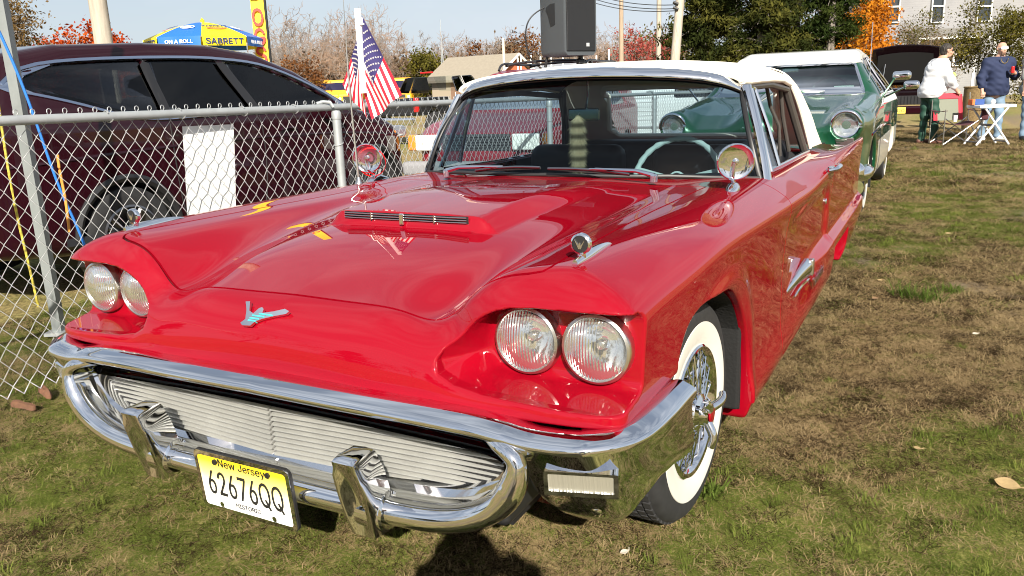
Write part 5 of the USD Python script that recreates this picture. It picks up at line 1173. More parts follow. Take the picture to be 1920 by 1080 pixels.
# --- loudspeaker on the roof rack
spk_t = thing('loudspeaker', 'black loudspeaker box standing on a roof rack behind the red car', 'loudspeaker', (-2.70, 7.05, 1.67), math.radians(28)+.62)
sp_m = M('speaker_plastic', (.055, .062, .068), rough=.55, bump=.2, bscale=400, bdist=.001)
UsdGeom.Xformable(spk_t.prim).AddScaleOp().Set(Gf.Vec3f(1.38, 1.38, 1.2))
part(spk_t, 'cabinet', loft([[[x*s_, y+o, z] for x, z in ((-.185, .04), (-.15, .0), (.15, .0), (.185, .04), (.185, .74), (.15, .78), (-.15, .78), (-.185, .74))] for y, s_, o in ((-.20, .97, 0), (-.185, 1.0, 0), (.02, 1.0, 0), (.19, .72, 0), (.20, .68, 0))]), sp_m, world=False, smooth=30)
part(spk_t, 'grille', cat_(rbox((0, -.203, .39), (.32, .016, .70), .006)), M('speaker_grille', (.012, .012, .013), rough=.35, bump=.5, bscale=600, bdist=.002), world=False)
part(spk_t, 'logo_plate', rbox((.07, -.213, .10), (.034, .006, .034), .002), M('logo_grey', (.35, .36, .37), rough=.4), world=False)
part(spk_t, 'handle_recess', loft([[[-.176+.012*q, -.02+a, .40+b] for a, b in ((-.06, -.10), (.0, -.12), (.06, .07), (.0, .10), (-.06, .10))] for q in (0, -1)]), black, world=False)
part(spk_t, 'foot', cat_(tube([(-.12, .12, .01), (-.13, .14, -.10)], .014, 8), tube([(.08, -.10, .01), (.08, -.10, -.07)], .022, 10), rbox((.08, -.10, -.06), (.08, .05, .07), .02)), black, world=False)
part(spk_t, 'cable', tube(spline([(-.16, .10, .48), (-.30, .14, .36), (-.32, .16, .12), (-.24, .15, -.05), (-.13, .12, -.06)], 20), .007, 6), black, world=False)
# --- white pickup seen through the rear window, black pickup beyond, dark car with its hood up
whitep = M('white_car_paint', (.72, .73, .72), rough=.35, coat=.6)
wv = Vehicle('white_van', 'white van parked side-on beyond the fence, seen through the windows of the red car', 'van', (-.95, 11.6, 0), -math.pi/2+.05, [(.85, .35), (.9, .7), (.8, .95), (.2, 1.05), (-.5, 1.5), (-1.0, 1.56), (-3.9, 1.56), (-4.0, 1.3), (-4.0, .4), (-3, .28), (-.6, .28)], .95, 1.05, .80, whitep, [(0, .38, .35), (-2.9, .38, .35)], st=.05)
wv.body(); wv.sidepane([(-.55, 1.08), (-.85, 1.42), (-1.5, 1.44), (-1.5, 1.08)], 'window', darkglass, -.004); wv.wheels((0, -2.9), .84, .34, .2); wv.sideline([(.5, .62), (-3.8, .62)], .02, M('rub_strip', (.3, .3, .3), rough=.6), 'rub_strip', 0)
for k_ in range(6): wv.sideline([(-1.75, .74+.07*k_), (-3.8, .74+.07*k_)], .008, M('rib_white', (.6, .6, .6), rough=.5), 'side_rib', 0)
blackp = M('black_paint', (.008, .009, .014), rough=.3, coat=1.0, coatr=.03)
yw_ = math.atan2(CR[1], CR[0]); hd = yw_+math.radians(64)-math.pi/2
pk = Vehicle('black_pickup', 'black crew-cab pickup truck in the lot behind the small flag', 'pickup truck', tuple(CAM+CF*22-CU*0+CR*(750-960)/FPX*22-np.array([0, 0, (CAM+CF*22+CR*(750-960)/FPX*22)[2]])), hd,
    [(-.1, .55), (-.1, 1.18), (1.75, 1.18), (1.82, 1.25), (2.0, 1.80), (2.5, 1.88), (3.3, 1.86), (4.0, 1.30), (5.2, 1.20), (5.4, .95), (5.4, .5), (4, .45), (.5, .45)], .98, 1.25, .74, blackp, [(.95, .46, .40), (4.5, .46, .40)], st=.05, ends=.08,
    side=[[(2.62, 1.30), (2.62, 1.72), (3.2, 1.74), (3.62, 1.34), (3.62, 1.30)], [(1.98, 1.32), (2.08, 1.70), (2.54, 1.73), (2.54, 1.30)]], cab=[(1.92, .7), (1.95, 1.3), (2.1, 1.75), (2.5, 1.82), (3.25, 1.80), (3.9, 1.28), (3.8, .7)], screens=[((.74, .62), 1.33, 1.76, 3.2, 4.2), ((.68, .62), 1.36, 1.72, 1.6, 2.4)],
    cuts=[lambda P: np.minimum(np.minimum(.86-np.abs(P[:, 0]), P[:, 1]-.05), np.minimum(1.72-P[:, 1], P[:, 2]-.72))])
pk.body(); pk.screen('windshield', .74, .62, 1.33, 1.76, carglass); pk.screen('rear_window', .68, .62, 1.36, 1.72, darkglass, False, -.0)
for w in ([(2.62, 1.30), (2.62, 1.72), (3.2, 1.74), (3.62, 1.34), (3.62, 1.30)], [(1.98, 1.32), (2.08, 1.70), (2.54, 1.73), (2.54, 1.30)]): pk.sidepane(w, 'window', carglass, .02, blackp)
pk.wheels((.95, 4.5), .86, .40, .26, mt=chrome)
for sx in (-1, 1): pk.rest('tail_lamp', rbox((sx*.93, -.06, 1.0), (.12, .12, .36), .03), M('lamp_red', rough=.2)); pk.rest('door_handle', rbox((sx*1.0, 2.95, 1.12), (.04, .2, .05), .015), chrome); pk.rest('pillar_trim', rod((sx*.99, 1.86, .7), (sx*.94, 1.95, 1.28), .014, 6), satin)
pk.rest('bed_badge', cat_(box((.985, .62, 1.03), (.02, .22, .08)), ), M('lamp_red', rough=.2)); pk.rest('bed_badge', box((.987, .80, 1.03), (.02, .12, .08)), satin); pk.rest('brake_lamp', rbox((0, 2.02, 1.84), (.4, .06, .04), .01), M('lamp_red', rough=.2)); pk.rest('rear_bumper', rbox((0, -.2, .6), (1.9, .14, .2), .04), chrome)
hc = Vehicle('dark_car_hood_up', 'dark plum car with its hood raised behind the man in white', 'car', (.46, 21.2, 0), math.pi,
    [(.85, .30), (.88, .62), (.80, .93), (.1, .98), (-.35, 1.02), (-.95, 1.48), (-1.4, 1.60), (-2.8, 1.60), (-3.4, 1.30), (-3.5, .4), (-2.5, .25), (-.6, .25)], .86, 1.05, .62, M('dark_plum_paint', (.007, .003, .004), rough=.5, coat=.8, spec=0.0), [(0, .36, .33), (-2.6, .36, .33)], st=.045,
    side=[[(-.95, 1.06), (-1.2, 1.48), (-1.9, 1.50), (-1.9, 1.06)]], cab=[(-.5, .6), (-.55, 1.06), (-1.0, 1.42), (-1.4, 1.54), (-2.7, 1.54), (-3.2, 1.2), (-3.2, .6)], screens=[((.72, .60), 1.07, 1.46, -1.3, -.3)], cuts=[lambda P: np.minimum(np.minimum(.66-np.abs(P[:, 0]), P[:, 1]+.22), np.minimum(.70-P[:, 1], P[:, 2]-.62))])
hc.body(); hc.screen('windshield', .72, .60, 1.07, 1.46, carglass); hc.sidepane([(-.95, 1.06), (-1.2, 1.48), (-1.9, 1.50), (-1.9, 1.06)], 'window', darkglass)
A0, A1 = np.array([0, -.28, 1.03]), np.array([0, .40, 1.94])
G_ = np.array([[[x*(1-.06*u), A0[1]+(A1[1]-A0[1])*u-.03*(x/.8)**2, A0[2]+(A1[2]-A0[2])*u+.09*(1-(x/.8)**2)*(.3+.7*u)] for x in np.linspace(-.80, .80, 13)] for u in np.linspace(0, 1, 9)])
hc.rest('raised_hood', patch(G_, .04), M('dark_plum_paint')); hc.rest('hood_liner', patch(G_[1:-1, 1:-1]+[0, .012, -.045]), M('liner_black', (.006, .006, .007), rough=.9)); hc.rest('hood_prop', rod((.5, .3, .95), (.45, .2, 1.6), .008, 6), satin)
hc.rest('engine', cat_(rbox((0, .25, .80), (.6, .5, .26), .06), rbox((.42, .2, .84), (.26, .3, .16), .04), tube([(-.5, .5, .86), (.5, .5, .86)], .04, 8)), M('engine_grey', (.06, .06, .065), rough=.4, metal=.4))
for sx in (-1, 1): hc.rest('headlight', rbox((sx*.62, .80, .74), (.26, .10, .18), .05), M('lamp_clear', rough=.1)); hc.rest('wing_mirror', rbox((sx*.98, -.75, 1.14), (.2, .1, .14), .05), black)
hc.rest('grille', cat_(*[box((x, .875, .70), (.03, .03, .20)) for x in np.arange(-.40, .41, .075)], box((0, .862, .70), (.9, .012, .22))), black); hc.rest('bumper', rbox((0, .90, .46), (1.66, .12, .2), .05), maroon)
plate(hc.t, hc.t.loc+np.array([-.02, -.975, .46]), (1, 0, 0), (0, 0, 1), '500', '', '', frame=False, mat=M('yellow_plate', (.75, .60, .10), rough=.5))
hc.wheels((0, -2.6), .76, .32, .19)
# ================================================================ background: trees, house, poles, stall
def at(px, py, Z): return CAM+CF*Z+CR*(px-960)/FPX*Z-CU*(py-540)/FPX*Z
def ground_at(px, Z, py=90):
    """the ground point below what is seen at pixel (px, py) at depth Z"""
    p = at(px, py, Z); return np.array([p[0], p[1], 0.0])
def ground_base(px, Z):
    """the ground point at depth Z under image column px"""
    d = CF*Z+CR*(px-960)/FPX*Z; c = CU; k = (CAM[2]+d[2])/c[2]; p = CAM+d-c*k; return np.array([p[0], p[1], 0.0])
def branchy(seed, h, spread, levels=4, n0=5, trunk_r=.16, crown0=.35, droop=0.0, up=.55, sides=(6, 5, 4, 3, 3), kink=.16, twig_r=.006):
    r = np.random.default_rng(seed); segs = []; tips = []
    def grow(p, d, L, rad, lv):
        n = 5 if lv == 0 else 4; pts = [p]; dirs = [d]
        for _ in range(n):
            d = d+r.normal(0, kink*(1+.35*lv), 3)+np.array([0, 0, (.05 if lv else .12)-droop*lv]); d /= np.linalg.norm(d); p = p+d*L/n; pts.append(p); dirs.append(d)
        segs.append((np.array(pts), np.linspace(rad, max(rad*.45, twig_r*.6), n+1), lv))
        if lv >= levels: tips.append(pts[-1]); tips.append(pts[-2]); return
        m_ = n0 if lv == 0 else int(r.integers(3, 6))
        for k in range(m_):
            t = r.uniform(crown0 if lv == 0 else .25, 1.0); i = min(int(t*n), n-1); q = pts[i]+(pts[i+1]-pts[i])*(t*n-i); dd = dirs[i]
            a = r.random()*2*np.pi; side = np.cross(dd, [math.cos(a), math.sin(a), .3]); side /= np.linalg.norm(side)+1e-9
            nd = dd*(up if lv else up*.8)+side*spread; nd /= np.linalg.norm(nd)
            grow(q, nd, L*r.uniform(.50, .72)*(1.15-.35*t), max(rad*(.50 if lv else .42)*(1.1-.5*t), twig_r), lv+1)
        if lv: tips.append(pts[-1])
    grow(np.zeros(3), np.array([0, 0, 1.0]), h*.62, trunk_r, 0)
    tr = cat_(*[tube(p, q, sides[min(l, 4)], caps=False) for p, q, l in segs if l < 2]); br = cat_(*[tube(p, q, sides[min(l, 4)], caps=False) for p, q, l in segs if l >= 2])
    return tr, br, np.array(tips)
def leaves(tips, per, rad, size, seed, flat=.6):
    r = np.random.default_rng(seed); n = len(tips)*per; c = np.repeat(tips, per, 0)+r.normal(0, rad, (n, 3))*[1, 1, .75]
    a = r.normal(size=(n, 3)); a /= np.linalg.norm(a, axis=1, keepdims=True); b = np.cross(a, r.normal(size=(n, 3))); b /= np.linalg.norm(b, axis=1, keepdims=True); s = size*r.uniform(.5, 1.2, n)[:, None]
    v = np.stack([c-a*s, c-b*s*flat, c+a*s, c+b*s*flat], 1).reshape(-1, 3); k = np.arange(n)[:, None]*4
    return v, np.vstack([k+[0, 1, 2], k+[0, 2, 3]])
bark = M('bark_grey', (.22, .19, .16), rough=.9, vary=.4, vscale=3); barkl = M('bark_pale', (.36, .31, .25), rough=.9, vary=.4, vscale=3); twig = M('twig_brown', (.26, .215, .18), rough=.9, vary=.3, vscale=1.5); twigr = M('twig_rust', (.27, .185, .13), rough=.9)
L_rust = leafmat('leaf_rust', (.13, .055, .022), (.30, .15, .06), .3); L_red = leafmat('leaf_red', (.30, .04, .012), (.55, .14, .02), .3); L_orange = leafmat('leaf_orange', (.40, .13, .012), (.72, .34, .03), .3)
L_olive = leafmat('leaf_olive', (.07, .065, .014), (.24, .20, .035), .3); L_bronze = leafmat('leaf_bronze', (.12, .075, .03), (.30, .20, .075), .3); L_cedar = leafmat('cedar_foliage', (.022, .028, .008), (.15, .135, .028), .12, .9); L_pine = leafmat('pine_foliage', (.016, .026, .007), (.085, .10, .022), .12, .9); L_pink = leafmat('leaf_pink', (.28, .06, .05), (.50, .16, .12), .3)
protos_t = []
def tree(name, label, px, Z, tr, br, lf, lfm, bm, group=None, rz=0.0, scale=1.0, tm=None):
    t = thing(name, label, 'tree', ground_at(px, Z)+[0, 0, -.05], rz, group)
    if scale != 1: UsdGeom.Xformable(t.prim).AddScaleOp().Set(Gf.Vec3f(scale, scale, scale))
    part(t, 'trunk', tr, tm or bark, world=False, smooth=True)
    if br is not None: part(t, 'crown', br, bm, world=False, smooth=True)
    if lf is not None: part(t, 'foliage', lf, lfm, world=False, smooth=False)
    return t
# bare treeline: four kinds, then copies
r_ = np.random.default_rng(99)
kinds = []
for k, (sd, h, spd, tm, bm) in enumerate(((3, 10, .75, barkl, twig), (8, 9, .9, bark, twig), (15, 11, .65, bark, twigr), (22, 8, 1.0, bark, twigr))):
    tr, br, tips = branchy(sd, h, spd, 4, 7, .15, .30, twig_r=.022); kinds.append((tr, br, tips, tm, bm))
lab = ['pale-trunked bare tree in the far treeline', 'spreading grey bare tree in the far treeline', 'tall brown bare tree in the far treeline', 'low rust-brown bare tree in the far treeline']; grp = ['far pale bare trees', 'far grey bare trees', 'far tall brown bare trees', 'far low rust bare trees']
first = [None]*4; cnt = 0
for px in np.r_[np.arange(-60, 1260, 17.0)]:
    for row in (0, 1, 2):
        k = int(r_.integers(0, 4)); Z = (82, 104, 122)[row]+r_.uniform(-9, 9); x = px+r_.uniform(-12, 12)
        tall = .92 if (540 < x < 720) else .50 if x < 470 else .60 if 720 <= x < 800 else .68 if x < 960 else .66
        s = tall*r_.uniform(.85, 1.15)*(1.0, 1.15, 1.35)[row]
        tr, br, tips, tm, bm = kinds[k]; g = ground_at(x, Z)
        if first[k] is None: t = tree('bare_tree', lab[k], x, Z, tr, br, None, None, bm, grp[k], r_.random()*6, s, tm); first[k] = t.path
        else: copy_thing(first[k], 'bare_tree', lab[k], 'tree', g, r_.random()*6.28, grp[k], s)
# brush below and behind the treeline
n = 42000; pxs = r_.uniform(-80, 1270, n); Zs = r_.uniform(78, 112, n); hgt = r_.random(n)**1.5*(4.6+1.3*np.sin(pxs*.021)+.9*np.sin(pxs*.067+1)+.7*np.sin(pxs*.19)+.5*np.sin(pxs*.43))
gp_ = np.array([ground_at(a, b) for a, b in zip(pxs, Zs)]); gp_[:, 2] = hgt
brush = leaves(gp_, 2, .45, .30, 5, .35)
solo('brush', brush, leafmat('brush_brown', (.085, .060, .038), (.24, .165, .10), .2, .12), 'rust-brown brush along the foot of the far treeline', 'brush', kind='stuff', smooth=False)
# coloured trees in the line
def leafy(name, label, px, Z, seed, h, spd, per, rad, size, lm, n0=7, scale=1.0, levels=3, crown0=.2, bm=None, tr_r=.16):
    tr, br, tips = branchy(seed, h, spd, levels, n0, tr_r, crown0, twig_r=.012); return tree(name, label, px, Z, tr, br, leaves(tips, per, rad, size, seed+1), lm, bm or twig, None, 0, scale)
leafy('maple_tree', 'round bright red tree beside the wooden pole at upper left', 152, 60, 31, 6.3, 1.0, 26, .34, .13, L_red, 9, 1.32)
leafy('autumn_tree', 'yellow-green round tree left of the tan-roofed shed', 812, 74, 33, 6.0, .9, 22, .38, .16, L_olive, 9)
leafy('autumn_tree', 'rust-leaved tree standing over the tan-roofed shed', 872, 78, 35, 6.6, 1.0, 12, .45, .16, L_rust, 8)
leafy('autumn_tree', 'wide rust-brown tree left of the loudspeaker', 985, 84, 37, 8.2, 1.0, 9, .5, .17, L_rust, 9)
leafy('autumn_tree', 'orange-brown tree at the right edge of the banner', 545, 70, 39, 5.2, 1.0, 10, .4, .15, L_rust, 8)
leafy('autumn_tree', 'low bronze tree behind the wooden pole', 262, 76, 41, 5.6, 1.0, 10, .45, .16, L_bronze, 8)
leafy('autumn_tree', 'pinkish red sapling between the two utility poles', 1205, 72, 43, 6.4, .9, 8, .4, .14, L_pink, 8)
leafy('autumn_tree', 'greenish tree at the left edge of the dark evergreens', 1228, 80, 45, 7.4, .8, 8, .45, .16, L_olive, 8)
leafy('oak_tree', 'large bronze-leaved tree with open crown at the top left corner', 48, 27, 47, 5.4, .95, 12, .28, .06, L_bronze, 9, levels=4)
# evergreens: lumpy cedar crowns of many sprays
def cedar(name, label, px, Z, h, wid, seed, lm, lean=0.0, n=150):
    r = np.random.default_rng(seed); t = thing(name, label, 'tree', ground_at(px, Z)+[0, 0, -.05])
    part(t, 'trunk', tube([(0, 0, 0), (.05, 0, h*.5), (0, .04, h*.97)], [.24, .15, .03], 8), bark, world=False)
    C, D = [], []; limbs = []
    for k in range(n):
        z = h*(.04+.95*r.random()**.85); a = r.random()*2*np.pi; rr = wid*(1-(z/h))**.62*(.62+.5*r.random())*(1+.22*math.sin(3*a+z*1.7+seed)); c0 = np.array([.05, 0, z-.15*rr]); c1 = np.array([rr*math.cos(a), rr*math.sin(a), z+.12*rr]); limbs.append(tube([c0, (c0+c1)/2, c1*.9], [.035, .025, .01], 4, caps=False))
        m_ = 26
        u = r.random(m_)**.6; C.append(c0+(c1-c0)*u[:, None]+r.normal(0, .17, (m_, 3))*[1, 1, .55]); 
    C = np.vstack(C); part(t, 'limbs', cat_(*limbs), bark, world=False); part(t, 'foliage', leaves(C, 9, .105, .105, seed+3, .30), lm, world=False, smooth=False)
cedar('cedar_tree', 'olive-lit evergreen nearest the utility pole, leftmost of the dark evergreens', 1318, 30, 6.6, 1.75, 61, L_cedar)
cedar('cedar_tree', 'broad olive evergreen in the middle of the row, behind the white roof', 1425, 28, 7.0, 1.9, 62, L_cedar)
cedar('pine_tree', 'dark green evergreen rising at the top behind the olive evergreens', 1490, 36, 9.5, 2.5, 63, L_pine)
cedar('pine_tree', 'dark green evergreen beside the orange tree', 1555, 32, 7.6, 1.75, 64, L_pine)
cedar('pine_tree', 'tall dark evergreen partly hidden behind the leftmost olive evergreen', 1375, 40, 10.0, 2.4, 65, L_pine)
leafy('orange_tree', 'bright orange autumn tree between the evergreens and the white house', 1600, 36, 66, 5.4, .85, 30, .26, .085, L_orange, 10)
# white house
def house():
    Z = 46; gr = ground_at(1790, Z); rz = yw_; t = thing('white_house', 'two-storey white sided house behind the parked cars at upper right', 'house', gr, rz)
    sid = usdkit.material(stage, '/World/Looks/white_siding', {'tc': ('texture_coordinate', {}), 'w': ('wave_texture', {'bands_direction': 'z', 'profile': 'saw', 'scale': 2.6}), 'b': ('bump', {'strength': .9, 'distance': .05}), 'n': ('noise_texture', {'scale': .8}), 'r': ('rgb_ramp', {'ramp': [(.3, (.27, .27, .285)), (.7, (.33, .33, .34))]}), 'p': ('principled_bsdf', {'roughness': .6})}, [('tc.object', 'w.vector'), ('w.fac', 'b.height'), ('b.normal', 'p.normal'), ('tc.object', 'n.vector'), ('n.fac', 'r.fac'), ('r.color', 'p.base_color')], surface='p.BSDF')
    wt = M('trim_white', (.60, .60, .58), rough=.5); wg = M('window_glass', (.02, .025, .03), rough=.05, coat=1.0)
    mx = Z/FPX
    X = lambda px: (px-1790)*mx; zz = lambda px, py: at(px, py, Z)[2]
    part(t, 'wall', box((1.0, 3.5, 3.4), (12.6, 7, 6.8)), sid, world=False)
    part(t, 'corner_board', box((X(1829), -.02, 1.2), (.14, .06, 2.4)), wt, world=False)
    part(t, 'roof', extrude(sg.Polygon([(-.4, 6.75), (3.5, 9.4), (7.4, 6.75), (7.4, 6.6), (3.5, 9.25), (-.4, 6.6)]), 13.4, (-5.7, 0, 0), (0, 1, 0), (0, 0, 1)), M('shingle_grey', (.12, .12, .13), rough=.9, vary=.3), world=False)
    def win(pa, pb, qa, qb, mull=1):
        x0, x1 = X(pa), X(pb); z0, z1 = zz((pa+pb)/2, qb), zz((pa+pb)/2, qa); fr = sg.box(x0, z0, x1, z1)
        inner = []; w_ = (x1-x0)/mull
        for k in range(mull):
            for za, zb in ((z0, (z0+z1)/2), ((z0+z1)/2, z1)): inner.append(sg.box(x0+k*w_+.06, za+.05, x0+(k+1)*w_-.06, zb-.03))
        f = part(t, 'window', extrude(fr.difference(shapely.union_all(inner)), .10, (0, -.07, 0), (1, 0, 0), (0, 0, 1)), wt, world=False)
        for q in inner: part(f, 'pane', extrude(q, .02, (0, -.015, 0), (1, 0, 0), (0, 0, 1)), wg, world=False)
    win(1823, 1850, -14, 42); win(1738, 1762, -16, 44); win(1769, 1806, 80, 124, 2); win(1655, 1680, -14, 44)
    z0 = zz(1790, 74)
    part(t, 'porch_roof', extrude(sg.Polygon([(-1.3, 0), (-1.3, .12), (.0, .62), (0, .0)]), X(1843)-X(1700), (X(1700), 0, z0), (0, 1, 0), (0, 0, 1)), M('porch_shingle', (.18, .17, .15), rough=.9, vary=.3), world=False)
    part(t, 'gutter', box(((X(1843)+X(1700))/2, -1.33, z0+.04), (X(1843)-X(1700), .10, .12)), wt, world=False)
    for px in (1702, 1841): part(t, 'porch_post', box((X(px), -1.22, z0/2), (.12, .12, z0)), wt, world=False)
house()
def bush(name, label, px, Z, seed, h, lm=None, per=0, size=.05, rad=.2, spd=1.0, n0=9, bm=None, levels=4, r0=.07, crown0=.1):
    tr, br, tips = branchy(seed, h, spd, levels, n0, r0, crown0, twig_r=.006, up=.7); return tree(name, label, px, Z, tr, br, leaves(tips, per, rad, size, seed+1) if per else None, lm, bm or M('twig_pale', (.22, .18, .14), rough=.9), None)
bush('bare_shrub', 'bare pale-stemmed shrub in front of the white house, left of the upper windows', 1690, 38, 71, 4.4, L_olive, 3, .05)
bush('bare_shrub', 'tangled bare shrub in front of the porch roof of the white house', 1752, 40, 72, 4.2, L_bronze, 3, .05)
bush('ornamental_tree', 'small leafy tree with yellowish foliage behind the man in navy', 1893, 33, 73, 4.4, L_olive, 9, .06, .22)
bush('bare_shrub', 'low brown shrub left of the white house beside the orange tree', 1640, 37, 74, 3.0, L_bronze, 7, .06, .2)
# utility poles and wires
pw_m = M('pole_wood', (.42, .37, .30), rough=.85, vary=.35, vscale=3, stretch=(8, 8, .6)); pw2 = M('pole_wood_brown', (.36, .27, .19), rough=.85, vary=.35, vscale=3, stretch=(8, 8, .6))
def pole(name, label, px, Z, r0, r1, h, mt, top=None):
    g = ground_at(px, Z); t = thing(name, label, 'pole', g); tp = np.array([0, 0, h]) if top is None else top-g
    part(t, 'shaft', tube([(0, 0, -.1), tp*.5, tp], [r0, (r0+r1)/2, r1], 14), mt, world=False); return t, g+tp
pole('wooden_pole', 'thick pale wooden pole rising behind the maroon crossover', 196, 11, .125, .11, 6, pw_m)
t1_, w1 = pole('utility_pole', 'slim reddish utility pole just right of the loudspeaker', 1165, 50, .16, .12, 9.0, pw2)
t2_, w2 = pole('utility_pole', 'pale utility pole in the middle of the three right of the loudspeaker', 1235, 46, .15, .12, 9.0, pw_m)
t3_, w3 = pole('utility_pole', 'thick leaning utility pole at the left edge of the evergreens', 1258, 27, .17, .14, 6.5, pw_m, at(1280, -60, 27))
part(t3_, 'insulator', cat_(*[rod(at(1272, y, 27), at(1262, y-4, 27), .05, 8) for y in (8, 18)]), black)
for i, (ya, yb, yc) in enumerate(((-8, 3, 9), (0, 12, 16), (7, 15, 20))):
    a, b = at(1268, yc, 27), at(1120, ya, 33); cc_ = at(700, ya-90, 44); pts = [a*(1-u)+b*u-np.array([0, 0, .5*u*(1-u)]) for u in np.linspace(0, 1, 9)]+[b*(1-u)+cc_*u-np.array([0, 0, 1.2*u*(1-u)]) for u in np.linspace(.1, 1, 10)]
    solo('power_line', tube(np.array(pts), .014, 4), black, ['topmost of the three overhead wires right of the loudspeaker', 'middle of the three overhead wires right of the loudspeaker', 'lowest of the three overhead wires right of the loudspeaker'][i], 'wire')
pole('light_pole', 'short light pole standing in front of the tan-roofed shed', 944, 48, .10, .08, at(944, 72, 48)[2], M('pole_pale', (.5, .46, .38), rough=.8))
ant = thing('radio_mast', 'thin lattice radio mast with whip aerial beside the yellow-green tree', 'mast', ground_at(828, 66))
hm = at(828, 88, 66)[2]; part(ant, 'lattice', cat_(*[rod((.32*math.cos(a), .32*math.sin(a), 0), (.03*math.cos(a), .03*math.sin(a), hm), .03, 4) for a in (0, 2.1, 4.2)], *[rod((.3*(1-z/hm)*math.cos(a), .3*(1-z/hm)*math.sin(a), z), (.3*(1-z/hm)*math.cos(a+2.1), .3*(1-z/hm)*math.sin(a+2.1), z+.4), .015, 3) for z in np.arange(0, hm-.5, .4) for a in (0, 2.1, 4.2)]), galv, world=False); part(ant, 'whip', rod((0, 0, hm), (0, 0, at(826, 38, 66)[2]), .025, 4), galv, world=False)
# fence posts of a far ball field
wpost = M('white_post', (.78, .78, .76), rough=.5)
for i, (px, tp) in enumerate(((976, 104), (995, 103), (1013, 106), (1033, 106), (1055, 108), (1093, 108), (1118, 104), (1142, 92), (970, 108))):
    g = ground_at(px, 44); solo('white_field_post', tube([g, np.array([g[0], g[1], at(px, tp, 44)[2]])], .045, 6), wpost, 'thin white post in the row behind the roof rack', 'post', 'white posts in a row beyond the cars')
# shed and grey building
def shed(name, label, px, Z, L, W_, hw, hr, rz, wall, gable, roof):
    t = thing(name, label, 'building', ground_at(px, Z), rz)
    part(t, 'wall', extrude(sg.Polygon([(-W_/2, 0), (-W_/2, hw), (0, hr-.1), (W_/2, hw), (W_/2, 0)]), L, (-L/2, 0, 0), (0, 1, 0), (0, 0, 1)), wall, world=False)
    part(t, 'gable', extrude(sg.Polygon([(-W_/2+.1, hw+.05), (0, hr-.15), (W_/2-.1, hw+.05)]), .05, (L/2, 0, 0), (0, 1, 0), (0, 0, 1)), gable, world=False)
    part(t, 'roof', extrude(sg.Polygon([(-W_/2-.4, hw-.2), (0, hr), (W_/2+.4, hw-.2), (W_/2+.4, hw-.05), (0, hr+.16), (-W_/2-.4, hw-.05)]), L+.7, (-L/2-.35, 0, 0), (0, 1, 0), (0, 0, 1)), roof, world=False)
    part(t, 'fascia', cat_(*[rod((L/2+.37, s*(W_/2+.4), hw-.12), (L/2+.37, 0, hr+.08), .09, 4) for s in (-1, 1)]), wpost, world=False)
    part(t, 'door', box((-L*.1, -W_/2-.02, 1.0), (.95, .05, 2.0)), M('door_brown', (.2, .12, .08), rough=.7), world=False)
    return t
shed('tan_roof_shed', 'low building with a tan roof and a brick-red gable left of the loudspeaker', 903, 54, 5.6, 4.2, 2.1, 3.45, yw_-math.radians(38), M('wall_tan', (.30, .25, .19), rough=.8), M('gable_red', (.42, .12, .05), rough=.8), M('roof_tan', (.27, .235, .18), rough=.9, vary=.15))
shed('grey_building', 'low grey building with a small brown gable behind the white posts', 1040, 60, 5.0, 4.2, 1.6, 2.9, yw_-math.radians(38), M('wall_grey', (.30, .31, .33), rough=.8), M('gable_brown', (.30, .17, .12), rough=.8), M('roof_grey', (.24, .25, .27), rough=.9, vary=.15))
# school buses far off
bus_y = M('bus_yellow', (.72, .36, .015), rough=.4, coat=.4); bus_g = M('bus_glass', (.02, .02, .05), rough=.1, coat=.5)
def bus_parts():
    b = [('body', cat_(rbox((0, -4.6, 1.75), (2.3, 7.6, 1.9), .25), rbox((0, -.9, 1.05), (2.1, 1.7, .9), .2)), bus_y), ('windshield', box((0, -.80, 2.12), (1.9, .06, .62)), bus_g), ('grille', box((0, -.04, .98), (1.0, .06, .5)), black), ('bumper', rbox((0, .02, .6), (2.3, .2, .25), .04), black)]
    for sx in (-1, 1): b += [('headlight', lathe([(.13, 0), (.12, .04), (.0005, .05)], 14, 'y', (sx*.78, .0, 1.02)), fw), ('window', box((sx*1.155, -4.7, 2.1), (.02, 6.6, .55)), bus_g), ('wheel', lathe([(.2, -.12), (.48, -.12), (.5, .12), (.2, .12)], 20, 'x', (sx*.95, -1.0, .5)), rubber), ('wheel', lathe([(.2, -.12), (.48, -.12), (.5, .12), (.2, .12)], 20, 'x', (sx*.95, -6.4, .5)), rubber)]
    return b
fb0 = None
for i, (px, Z) in enumerate(((566, 71), (606, 71), (646, 71), (744, 71))):
    g = ground_at(px, Z); l_ = 'yellow school bus parked in the far row seen beside the small flag'
    if fb0 is None:
        t = thing('school_bus', l_, 'bus', g, math.pi+yw_, 'yellow buses in the far row'); fb0 = t.path
        for nm, g3, mt in bus_parts(): part(t, nm, g3, mt, world=False)
    else: copy_thing(fb0, 'school_bus', l_, 'bus', g, math.pi+yw_, 'yellow buses in the far row')
